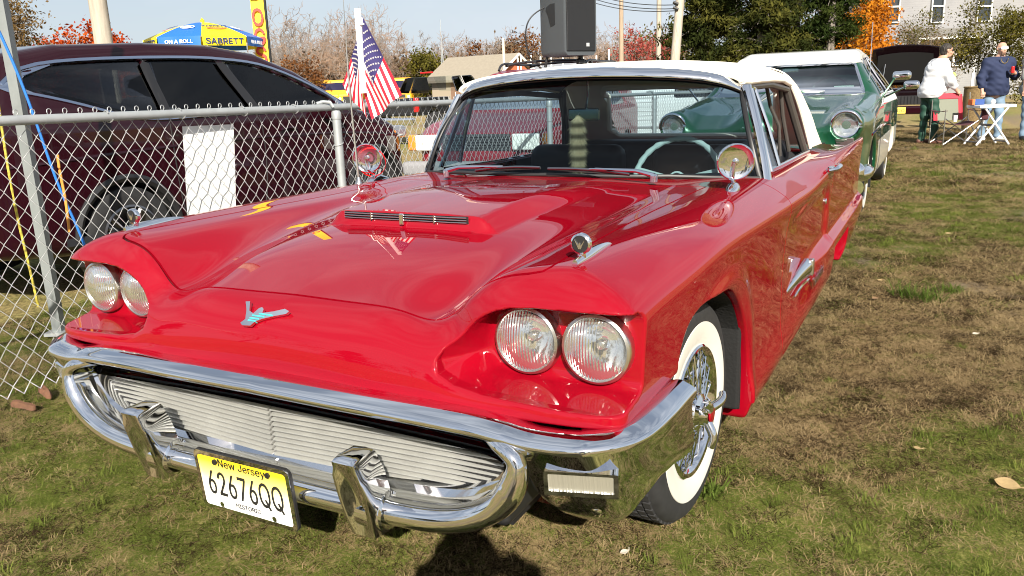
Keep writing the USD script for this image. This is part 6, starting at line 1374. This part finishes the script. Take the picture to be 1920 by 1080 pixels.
# hot dog umbrella
yel, blu = M('umbrella_yellow', (.80, .62, .01), rough=.55), M('umbrella_blue', (.012, .12, .45), rough=.55)
Zu = 13.0; ap = at(379, 38, Zu); gu = np.array([ap[0], ap[1], 0.]); um = thing('vendor_umbrella', 'yellow and blue SABRETT umbrella of a hot dog stand above the maroon crossover', 'umbrella', gu)
ru, hr, hv = .93, ap[2]-.30, ap[2]-.44
part(um, 'pole', tube([(0, 0, 0), (0, 0, ap[2]-.05)], .02, 8), wpost, world=False); part(um, 'finial', lathe([(.03, -.03), (.035, .02), (.0005, .06)], 12, 'z', (0, 0, ap[2]-.02)), yel, world=False)
a0 = math.atan2(-CF[1], -CF[0])
ink_b, ink_o, ink_w = M('print_navy', (.015, .03, .12), rough=.6), M('print_sausage', (.45, .14, .06), rough=.6), M('print_white', (.8, .8, .8), rough=.6)
for k in range(8):
    b0, b1 = a0+(k-.42)*np.pi/4-.16, a0+(k+.58)*np.pi/4-.16; mt = yel if k % 2 else blu
    def S_(u, v): # v 0 apex .. 1 rim
        q = np.array([math.cos(b0), math.sin(b0)])*(1-u)+np.array([math.cos(b1), math.sin(b1)])*u; return np.array([q[0]*ru*v, q[1]*ru*v, ap[2]-.03-(ap[2]-.03-hr)*(v**1.25)+.02*math.sin(np.pi*v)])
    pn = part(um, 'panel', patch(np.array([[S_(u, v) for u in np.linspace(0, 1, 7)] for v in np.linspace(.02, 1, 9)]), .004), mt, world=False, smooth=True)
    part(um, 'valance', patch(np.array([[S_(u, 1.0)-[0, 0, .002+(hr-hv)*w]+np.array([math.cos((b0+b1)/2), math.sin((b0+b1)/2), 0])*.012*math.sin(u*9+k)*w for u in np.linspace(.02, .98, 13)] for w in (0, .5, 1)]), .003), mt, world=False, smooth=True)
    part(um, 'rib', tube([S_(0, v)+[0, 0, -.012] for v in np.linspace(.02, 1, 6)], .006, 4), wpost, world=False)
    bm_ = (b0+b1)/2; n_ = np.array([math.cos(bm_), math.sin(bm_), 0]); e_ = np.array([-math.sin(bm_), math.cos(bm_), 0])
    o_ = (S_(0, 1)+S_(1, 1))/2+n_*.014-[0, 0, .075]
    if k % 2: part(um, 'lettering', text_on('SABRETT', .085, o_, e_, (0, 0, 1), .003, bold=True, squeeze=1.15), ink_b, world=False)
    else: part(um, 'lettering', text_on('ON A ROLL', .05, o_, e_, (0, 0, 1), .003, bold=True, squeeze=1.25), ink_w, world=False)
    c_ = (S_(0, .62)+S_(1, .62))/2; up_ = (S_(.5, .5)-S_(.5, .75)); up_ /= np.linalg.norm(up_); nn_ = np.cross(e_, up_)
    if k % 2:
        part(um, 'lettering', text_on('SABRETT', .06, c_+nn_*.02+up_*.05, e_, up_, .003, bold=True, squeeze=1.1), ink_b, world=False)
        part(um, 'print', extrude(sg.LineString([(-.14, .0), (-.05, -.02), (.05, -.02), (.14, .0)]).buffer(.022), .003, c_+nn_*.018-up_*.05, e_, up_), ink_o, world=False)
    else:
        el = sg.Point(0, 0).buffer(.09); import shapely.affinity as af_
        part(um, 'print', cat_(extrude(af_.scale(el, 1.3, .75).difference(af_.scale(el, 1.15, .62)), .003, c_+nn_*.02, e_, up_), extrude(af_.scale(el, .8, .25), .003, c_+nn_*.02-up_*.012, e_, up_), extrude(af_.scale(el, .35, .25), .003, c_+nn_*.02+up_*.03, e_, up_)), ink_w, world=False)
part(um, 'cart', cat_(rbox((0, 0, .6), (1.2, .7, .7), .05), rod((-.4, -.2, 0), (-.4, .2, 0.0), .2, 12)), satin, world=False)
hs = thing('hot_dog_sign', 'small white HOT DOGS sign at the stall, seen through the window of the crossover', 'sign', (at(480, 190, 12)*[1, 1, 0]))
sc_ = at(480, 184, 12); part(hs, 'board', extrude(sg.box(-.07, -.16, .07, .12), .01, sc_, CR*[1, 1, 0]/np.linalg.norm(CR[:2]), (0, 0, 1)), fw); part(hs, 'stake', tube([sc_*[1, 1, 0], sc_-[0, 0, .1]], .012, 6), wpost)
for i, s_ in enumerate(('ALL BEEF', 'HOT', 'DOGS')): part(hs, 'lettering', text_on(s_, .026 if i == 0 else .05, sc_+[0, 0, .07-.075*i]+(-CF)*.014, CR*[1, 1, 0]/np.linalg.norm(CR[:2]), (0, 0, 1), .002, bold=True), ink_o if i else black)
# feather banner
bz = 13.4; b0_ = at(508, 118, bz); gb = np.array([b0_[0], b0_[1], 0]); bn = thing('feather_banner', 'tall yellow feather banner with red letters reading DOGS beside the umbrella', 'banner', gb)
exb = CR*[1, 1, 0]/np.linalg.norm(CR[:2]); wid_ = .225; zt_, zl = at(495, -260, bz)[2], at(500, 122, bz)[2]
part(bn, 'pole', tube([gb, np.array([gb[0], gb[1], zt_])], .022, 8), black)
Pn = np.array([[gb+exb*(-(wid_*(1-.0*v)) *u-.02-.0*v)+np.array([0, 0, zl+(zt_-zl)*v-.04*u*(v < .05)])+np.array([0, .01*math.sin(6*v), 0]) for u in np.linspace(0, 1, 6)] for v in np.linspace(0, 1, 24)])
part(bn, 'sail', patch(Pn, .003), M('banner_yellow', (.85, .66, .02), rough=.6), smooth=True)
for i, ch in enumerate('DOGS'):
    zc_ = at(495, [-14, 34, 70, 103][i], bz)[2]; oo = gb-exb*(wid_/2+.02)+np.array([0, 0, zc_])-CF*[1, 1, 0]*.03
    part(bn, 'letter', fit_text(ch, .26, .185, oo, exb, np.array([0, 0, 1.0]), .003, True), M('banner_red', (.55, .05, .03), rough=.6))
# trees on the far side of the lawn, behind the photographer (seen only as reflections)
for i, (x, y, k, s) in enumerate(((-14, -30, 1, 1.1), (-6, -34, 0, 1.2), (3, -36, 1, 1.0), (10, -33, 2, 1.1), (18, -30, 0, 1.2), (26, -22, 1, 1.1), (-22, -22, 2, 1.0), (32, -10, 0, 1.1))):
    copy_thing(first[k], 'bare_tree', 'bare tree across the lawn behind the photographer', 'tree', (x, y, 0), i*1.3, 'trees behind the photographer', s)
for i, (x, y) in enumerate(((-10, -31), (0, -33), (7, -35), (14, -31), (22, -26), (-18, -27), (29, -16), (-26, -17))):
    copy_thing('/World/pine_tree', 'pine_tree', 'evergreen across the lawn behind the photographer', 'tree', (x, y, 0), i*.9, 'evergreens behind the photographer', .8+.07*(i % 3))
# ================================================================ people, chair and table
def sdf_mesh(fn, lo, hi, st): 
    lo, hi = np.asarray(lo, float), np.asarray(hi, float); G = [np.arange(lo[q], hi[q]+st, st) for q in range(3)]; c = 4
    C = [g[::c] for g in G]; X, Y, Z = np.meshgrid(*C, indexing='ij'); fc = fn(np.stack([X, Y, Z], -1).reshape(-1, 3)).reshape(X.shape)
    up = fc.repeat(c, 0).repeat(c, 1).repeat(c, 2)[:len(G[0]), :len(G[1]), :len(G[2])]
    I = np.argwhere(np.abs(up) < st*c*1.9+.012); f = np.where(up < 0, -1., 1.); f[tuple(I.T)] = fn(np.stack([G[q][I[:, q]] for q in range(3)], 1))
    V, Q = surface_nets(f, *G)
    for _ in range(1):
        d = fn(V); gr = grad(fn, V, st*.05); V = V-np.clip(d[:, None]*gr/np.maximum((gr**2).sum(1), .3)[:, None], -st, st)
    N_ = norm_(grad(fn, V, st*.3)); F3 = np.vstack([Q[:, [0, 1, 2]], Q[:, [0, 2, 3]]])
    if (np.cross(V[F3[:, 1]]-V[F3[:, 0]], V[F3[:, 2]]-V[F3[:, 0]])*N_[F3[:, 0]]).sum() < 0: F3 = F3[:, ::-1]
    return V, F3, N_
def chain(P, bones, k=.03):
    f = None
    for a, b, r1, r2 in bones:
        d = capsule(P, a, b, r1, r2); f = d if f is None else smin(f, d, k)
    return f
skin = M('skin', (.45, .26, .18), rough=.5, subsurface_weight=.05)
def person(label, J, cloth_top, cloth_leg, shoe_m, hair=None, sleeve='long', face=(0, -1, 0), glasses=None, tuck=.02, st=.020, skin_m=None, hand_close=True, top_len=.11):
    """J: joints in world coordinates"""
    sk = skin_m or skin; g = (np.array(J['ankle_l'])+np.array(J['ankle_r']))/2; t = thing('person', label, 'person', (g[0], g[1], 0))
    J = {k: np.array(v, float) for k, v in J.items()}; hd = J['head']; fd_ = np.array(face, float); fd_ /= np.linalg.norm(fd_); rt = np.cross(fd_, [0, 0, 1]); rt /= np.linalg.norm(rt)
    allp = np.array(list(J.values())); lo, hi = allp.min(0)-.26, allp.max(0)+.26; lo[2] = 0
    pelv, chest, neck = J['pelvis'], J['chest'], J['neck']; shr = (J['shoulder_r']-J['shoulder_l']); shr /= np.linalg.norm(shr)
    torso = [(pelv-shr*.08, pelv+shr*.08, .145, .145), (pelv, chest, .15, .155), (chest-shr*.09, chest+shr*.09, .135, .135), (chest, neck, .12, .07), (J['shoulder_l'], neck, .065, .06), (J['shoulder_r'], neck, .065, .06)]
    belly = J.get('belly'); 
    if belly is not None: torso.append((belly, belly+[0, 0, .08], .16, .15))
    arms = [(J['shoulder_'+s], J['elbow_'+s], .062, .047) for s in 'lr']; fore = [(J['elbow_'+s], J['wrist_'+s], .045, .030) for s in 'lr']
    legs = [(pelv+shr*(.09 if s == 'r' else -.09), J['knee_'+s], .092, .062) for s in 'lr']+[(J['knee_'+s], J['ankle_'+s], .058, .042) for s in 'lr']
    hands = []
    for s in 'lr':
        w, h = J['wrist_'+s], J['hand_'+s]; d = h-w; d /= np.linalg.norm(d); sd_ = np.cross(d, fd_); sd_ /= np.linalg.norm(sd_)+1e-9; dn = np.cross(d, sd_)
        hands.append((w, h, .026, .034)); hands.append((h-sd_*.02, h+sd_*.02, .024, .024))
        for i, (o, L) in enumerate(((-.030, .052), (-.010, .062), (.011, .058), (.030, .045))):
            k0 = h+sd_*o+d*.020; k1 = k0+d*L*.55+dn*.008; k2 = k1+(d*.4+dn*.9)*L*.5; hands += [(k0, k1, .0095, .009), (k1, k2, .009, .0075)]
        th0 = w+d*.03-sd_*.02; th1 = th0-sd_*.030+d*.03; hands += [(th0, th1, .012, .010), (th1, th1+d*.028+dn*.006, .010, .008)]
    headb = [(hd+[0, 0, .035]-fd_*.012, hd+[0, 0, .02]+fd_*.010, .088, .080), (hd-[0, 0, .035]+fd_*.015, hd-[0, 0, .075]+fd_*.040, .062, .040), (hd-[0, 0, .06]-fd_*.015, neck, .055, .058), (hd+fd_*.085-[0, 0, .005], hd+fd_*.105-[0, 0, .028], .012, .016)]
    for s in (-1, 1): headb += [(hd+rt*s*.083-[0, 0, .012], hd+rt*s*.088+[0, 0, .012]-fd_*.01, .012, .014), (hd+rt*s*.028+fd_*.072-[0, 0, .035], hd+rt*s*.04+fd_*.06-[0, 0, .03], .022, .02)]
    headb += [(hd+fd_*.085-rt*.018-[0, 0, .062], hd+fd_*.085+rt*.018-[0, 0, .062], .010, .010)]
    def fbody(P): return smin(smin(chain(P, torso+arms+fore+legs, .05), chain(P, headb, .025), .02), chain(P, hands, .008), .012)
    V, F_, N_ = sdf_mesh(fbody, lo, hi, st*.75); bpth = part(t, 'body', (V, F_), sk, normals=N_)
    hem = pelv[2]-top_len
    wrk = fore if sleeve == 'long' else []
    def ftop(P):
        f = smin(chain(P, torso, .06)-.030, chain(P, arms+[(a, a+(b-a)*(.60 if sleeve == 'long' else .0), r+.012, r2+.014) for a, b, r, r2 in fore], .04)-.024, .05); fold = .006*np.sin(P[:, 2]*55+P[:, 0]*21+np.sin(P[:, 1]*33)*1.5)*np.sin(P[:, 0]*17+P[:, 1]*13)
        arm_ok = np.minimum(chain(P, arms+fore, .02)-.10, 1)
        cut = np.where(chain(P, torso, .06) < chain(P, arms+fore, .03)+.02, np.maximum(hem-P[:, 2], 0), -1)
        nk = P[:, 2]-(neck[2]+.030); f = np.maximum(f+fold, np.minimum(nk, .2)); return np.where(cut > 0, np.maximum(f, hem-P[:, 2]), f)
    V, F_, N_ = sdf_mesh(ftop, lo, hi, st); part(t, 'top', (V, F_), cloth_top, normals=N_)
    def fleg(P):
        f = chain(P, [(a, b, r+.012, r2+.022) for a, b, r, r2 in legs]+[(pelv-shr*.07, pelv+shr*.07, .155, .155)], .03)+.007*np.sin(P[:, 2]*38+P[:, 0]*9); return np.maximum(np.maximum(f, P[:, 2]-pelv[2]-.10), .045-P[:, 2])
    V, F_, N_ = sdf_mesh(fleg, lo, hi, st); part(t, 'trousers', (V, F_), cloth_leg, normals=N_)
    for s in 'lr':
        a = J['ankle_'+s]; tdir = J.get('toe_'+s, fd_*[1, 1, 0]); tdir = tdir/np.linalg.norm(tdir)
        def fs(P): return np.maximum(chain(P, [(a-tdir*.05-[0, 0, a[2]-.045], a+tdir*.13-[0, 0, a[2]-.035], .045, .040), (a-[0, 0, a[2]-.08], a+tdir*.03-[0, 0, a[2]-.06], .045, .04)], .03), .002-P[:, 2])
        lo2, hi2 = a-.25, a+.25; lo2[2] = 0; hi2[2] = .2; V, F_, N_ = sdf_mesh(fs, lo2, hi2, .014); part(t, 'shoe', (V, F_), shoe_m, normals=N_)
    if hair is not None:
        def fh(P): return np.maximum(np.maximum(chain(P, [(hd+[0, 0, .045]-fd_*.018, hd+[0, 0, .035]+fd_*.006, .098, .086), (hd-fd_*.04-[0, 0, .02], hd-fd_*.03+[0, 0, .03], .078, .09)], .03)+.006*np.sin(P[:, 0]*150)*np.sin(P[:, 1]*130), (P-hd)@fd_-.055-((P[:, 2]-hd[2]-.05)*.2)), np.where((P-hd)@fd_ > -.02, hd[2]+.035-P[:, 2], hd[2]-.09-P[:, 2]))
        V, F_, N_ = sdf_mesh(fh, hd-.2, hd+.2, .010); part(t, 'hair', (V, F_), hair, normals=N_)
    if glasses is not None:
        fr_m, ln_m = glasses
        ln = [xf(rbox((0, 0, 0), (.052, .008, .036), .004), np.stack([rt, -fd_, [0, 0, 1]], 1), hd+fd_*.092+rt*s*.034+[0, 0, .012]) for s in (-1, 1)]; gl = part(t, 'sunglasses', cat_(*[tube([hd+fd_*.09+rt*s*.062+[0, 0, .016], hd+rt*s*.09+[0, 0, .014]-fd_*.01], .005, 5) for s in (-1, 1)], *[xf(rbox((0, 0, 0), (.064, .007, .046), .006), np.stack([rt, -fd_, [0, 0, 1]], 1), hd+fd_*.088+rt*s*.034+[0, 0, .012]) for s in (-1, 1)]), fr_m); part(gl, 'sunglass_lens', cat_(*ln), ln_m)
    return t, J, hd, fd_, rt
ZP = 15.6
ux = CR*[1, 1, 0]/np.linalg.norm(CR[:2]); uy = CF*[1, 1, 0]/np.linalg.norm(CF[:2]); uz = np.array([0, 0, 1.0])
def fr(base): return lambda r, f, z: base+ux*r+uy*f+uz*z
wsw = M('sweatshirt_white', (.60, .61, .63), rough=.85); dgr = M('trousers_dark_green', (.008, .045, .028), rough=.7); navy = M('sweatshirt_navy', (.010, .018, .055), rough=.85); jean = M('jeans_blue', (.16, .24, .33), rough=.85, vary=.25, vscale=10); gry = M('tshirt_grey', (.24, .25, .24), rough=.85); brn = M('shoe_brown', (.09, .035, .022), rough=.6); wsh = M('shoe_white', (.75, .75, .73), rough=.6); hairm = M('hair_dark', (.025, .02, .016), rough=.7); blk_l = M('sunglass_dark', (.008, .008, .01), rough=.08, coat=1)
b1 = ground_base(1742, ZP); A = fr(b1)
JJ = dict(ankle_l=A(-.13, .06, .09), ankle_r=A(.02, -.10, .09), knee_l=A(-.10, .06, .50), knee_r=A(.03, -.10, .50), pelvis=A(-.08, 0, .98), chest=A(.02, 0, 1.36), neck=A(.10, 0, 1.56), head=A(.19, 0, 1.72), belly=A(.07, 0, 1.08), shoulder_l=A(.06, .19, 1.48), shoulder_r=A(.06, -.19, 1.47), elbow_l=A(.24, .20, 1.20), elbow_r=A(.18, -.24, 1.18), wrist_l=A(.42, .08, 1.03), wrist_r=A(.34, -.16, 1.00), hand_l=A(.49, .06, .98), hand_r=A(.40, -.14, .95), toe_l=ux, toe_r=ux)
t1p, J1, hd1, f1, rt1 = person('man in white sweatshirt and dark green trousers leaning on the red folding chair', JJ, wsw, dgr, brn, hairm, 'long', ux-.25*uy, (M('frame_black', (.01, .01, .01), rough=.3), blk_l))
lg = A(.235, -.20, 1.27); part(t1p, 'shirt_print', xf(extrude(sg.Point(0, 0).buffer(.055).difference(sg.box(-.03, -.012, .03, .012)), .008, (0, 0, 0), (1, 0, 0), (0, 1, 0)), np.stack([ux, uz, -uy], 1), lg), M('print_lime', (.35, .48, .12), rough=.8))
b2 = ground_base(1856, 15.9); A = fr(b2)
JJ = dict(ankle_l=A(-.16, .05, .09), ankle_r=A(.10, -.05, .09), knee_l=A(-.13, .02, .50), knee_r=A(.10, -.05, .50), pelvis=A(0, 0, .97), chest=A(.02, 0, 1.36), neck=A(.02, -.02, 1.56), head=A(.02, -.05, 1.73), belly=A(0, -.04, 1.10), shoulder_l=A(-.20, 0, 1.48), shoulder_r=A(.23, 0, 1.48), elbow_l=A(-.30, 0, 1.20), elbow_r=A(.32, -.05, 1.22), wrist_l=A(-.29, -.06, .96), wrist_r=A(.19, -.26, 1.27), hand_l=A(-.28, -.08, .89), hand_r=A(.13, -.29, 1.30), toe_l=-uy-.2*ux, toe_r=-uy+.7*ux)
t2p, J2, hd2, f2, rt2 = person('bald man in navy sweatshirt and jeans holding a red can behind the white table', JJ, navy, jean, wsh, None, 'long', -uy-.05*ux, (wsh, blk_l))
part(t2p, 'beard', xf(rbox((0, 0, 0), (.085, .03, .06), .014), np.stack([rt2, -f2, uz], 1), hd2+f2*.072-[0, 0, .088]), M('beard_brown', (.10, .055, .035), rough=.9))
part(t2p, 'necklace', tube([hd2+rt2*.07*math.sin(a)*1.0+f2*(.13+.012*abs(math.cos(a)))-[0, 0, .17+.11*math.cos(a/1.0)*.9] for a in np.linspace(-1.5, 1.5, 14)], .006, 5), M('gold', (.7, .5, .15), rough=.25, metal=1.0))
can = A(.095, -.335, 1.335); solo('drink_can', lathe([(.0005, -.06), (.028, -.06), (.033, -.05), (.033, .05), (.027, .06), (.0005, .06)], 20, 'z', can), M('can_red', (.55, .02, .02), rough=.25, metal=.3), 'red drink can in the hand of the man in navy', 'can')
b3 = ground_base(1926, 15.6); A = fr(b3)
JJ = dict(ankle_l=A(-.10, .0, .09), ankle_r=A(.14, .02, .09), knee_l=A(-.08, 0, .50), knee_r=A(.12, 0, .50), pelvis=A(.02, .02, .97), chest=A(.03, .02, 1.36), neck=A(.05, 0, 1.56), head=A(.07, -.02, 1.72), shoulder_l=A(-.16, -.02, 1.48), shoulder_r=A(.25, .04, 1.48), elbow_l=A(-.24, -.12, 1.20), elbow_r=A(.34, .0, 1.2), wrist_l=A(-.30, -.22, .97), wrist_r=A(.36, -.1, .97), hand_l=A(-.31, -.24, .90), hand_r=A(.36, -.12, .90), toe_l=-uy-.3*ux, toe_r=-uy)
person('man in grey T-shirt and jeans cut off by the right edge of the picture', JJ, gry, jean, M('shoe_black', (.015, .015, .017), rough=.6), hairm, 'short', -uy-.4*ux)
# camp chair
bc = ground_base(1775, 15.35); A = fr(bc); ch = thing('camp_chair', 'folding camp chair with red-edged fabric back under the hands of the man in white', 'chair', bc)
cred, cgr, cbl = M('chair_red', (.42, .03, .05), rough=.8), M('chair_grey', (.16, .17, .13), rough=.85), M('chair_maroon', (.06, .015, .02), rough=.85)
gg = lambda r0, r1, z0, z1, f0, f1, n=5: np.array([[A(r0+(r1-r0)*u, f0+(f1-f0)*v+.03*math.sin(np.pi*u), z0+(z1-z0)*v) for u in np.linspace(0, 1, n)] for v in np.linspace(0, 1, n)])
part(ch, 'back', patch(gg(-.20, .22, .44, .92, .05, .16), .006), cgr); part(ch, 'back_edge', cat_(patch(gg(-.27, -.19, .44, .92, .045, .155), .010), patch(gg(.21, .29, .44, .92, .045, .155), .010), patch(gg(-.20, .22, .84, .94, .13, .15), .012)), cred)
part(ch, 'seat', patch(np.array([[A(-.26+.62*u, .05-.45*v, .42-.05*math.sin(np.pi*u)) for u in np.linspace(0, 1, 7)] for v in np.linspace(0, 1, 5)]), .008), cbl)
for r in (-.30, .40):
    part(ch, 'arm_rest', patch(np.array([[A(r-.04+.08*u, .06-.48*v, .64-.02*math.sin(np.pi*v)) for u in (0, .5, 1)] for v in np.linspace(0, 1, 5)]), .008), cbl)
    for f in (.08, -.42): part(ch, 'upright', rod(A(r, f, .02 if f < 0 else .02), A(r, f, .66 if f < 0 else .95), .011, 6), satin)
for a, b in ((A(-.30, .08, .02), A(.40, .08, .50)), (A(.40, .08, .02), A(-.30, .08, .50)), (A(-.30, -.42, .02), A(.40, -.42, .50)), (A(.40, -.42, .02), A(-.30, -.42, .50)), (A(-.30, .08, .02), A(-.30, -.42, .46)), (A(.40, .08, .02), A(.40, -.42, .46)), (A(.40, -.42, .02), A(.40, .08, .46))): part(ch, 'leg', rod(a, b, .010, 6), satin)
part(ch, 'cup_holder', rbox(A(.44, -.40, .55), (.12, .12, .2), .03), cbl)
solo('paper_cup', lathe([(.0005, 0), (.03, 0), (.04, .12), (.037, .12)], 16, 'z', A(.02, -.18, .42)), fw, 'white cup standing on the seat of the folding camp chair', 'cup')
# folding table
bt = ground_base(1851, 14.9); A = fr(bt); tbm = M('table_white', (.60, .61, .62), rough=.4)
tt = thing('folding_table', 'white folding table on crossed legs in front of the man in navy', 'table', bt)
part(tt, 'table_top', xf(rbox((0, 0, 0), (.66, .46, .055), .012), np.stack([ux, uy, uz], 1), A(0, 0, .70)), tbm)
for f in (-.20, .20):
    for a, b in ((-.32, .20), (.28, -.22)): part(tt, 'leg', rod(A(a, f+(.012 if a > 0 else 0), .01), A(b, f+(.012 if a > 0 else 0), .68), .019, 8), tbm)
part(tt, 'leg_joint', cat_(rod(A(-.03, -.22, .36), A(-.03, .22, .36), .022, 8), rod(A(-.28, -.2, .06), A(-.28, .2, .06), .014, 6), rod(A(.24, -.2, .06), A(.24, .2, .06), .014, 6)), M('joint_grey', (.10, .10, .11), rough=.5))
solo('white_ball', lathe([(.0005, -.045), (.03, -.034), (.045, 0), (.03, .034), (.0005, .045)], 16, 'z', A(.0, -.05, .775)), fw, 'small white ball on the folding table', 'ball')
bxo = thing('game_box', 'small blue and orange box at the left end of the folding table', 'box', A(-.25, .05, .73)); part(bxo, 'box', xf(rbox((0, 0, 0), (.20, .14, .10), .006), np.stack([ux, uy, uz], 1), A(-.24, .05, .78)), M('box_blue', (.02, .06, .22), rough=.6)); part(bxo, 'box_end', xf(rbox((0, 0, 0), (.05, .145, .105), .006), np.stack([ux, uy, uz], 1), A(-.34, .05, .78)), M('box_orange', (.60, .13, .03), rough=.6))
wb = ground_base(1822, 19); A = fr(wb); bb_ = thing('wicker_bin', 'brown woven bin standing beyond the folding table', 'bin', wb); part(bb_, 'bin', lathe([(.0005, .0), (.22, .0), (.25, .5), (.24, .98), (.22, .98), (.21, .6)], 20, 'z', wb), M('wicker', (.22, .15, .06), rough=.9, color2=(.08, .05, .02), vscale=40)); part(bb_, 'rim', tube([wb+np.array([.24*math.cos(a), .24*math.sin(a), .98]) for a in np.linspace(0, 2*np.pi, 24, endpoint=False)], .02, 6, closed=True), M('wicker', ))
# the photographer, crouching behind the camera
bpz = np.array([CAM[0], CAM[1], 0])-uy*.42+ux*.02; A = fr(bpz)
JJ = dict(ankle_l=A(-.20, -.02, .09), ankle_r=A(.20, -.14, .09), knee_l=A(-.24, .16, .46), knee_r=A(.24, .06, .44), pelvis=A(0, -.16, .76), chest=A(0, -.06, 1.09), neck=A(0, -.02, 1.27), head=A(0, .02, 1.43), shoulder_l=A(-.20, -.03, 1.20), shoulder_r=A(.20, -.03, 1.20), elbow_l=A(-.33, .10, 1.06), elbow_r=A(.33, .10, 1.06), wrist_l=A(-.19, .26, 1.20), wrist_r=A(.19, .26, 1.20), hand_l=A(-.13, .30, 1.25), hand_r=A(.13, .30, 1.25), toe_l=uy, toe_r=uy)
person('photographer crouching behind the camera, seen only as a shadow on the grass', JJ, gry, jean, brn, hairm, 'long', uy)
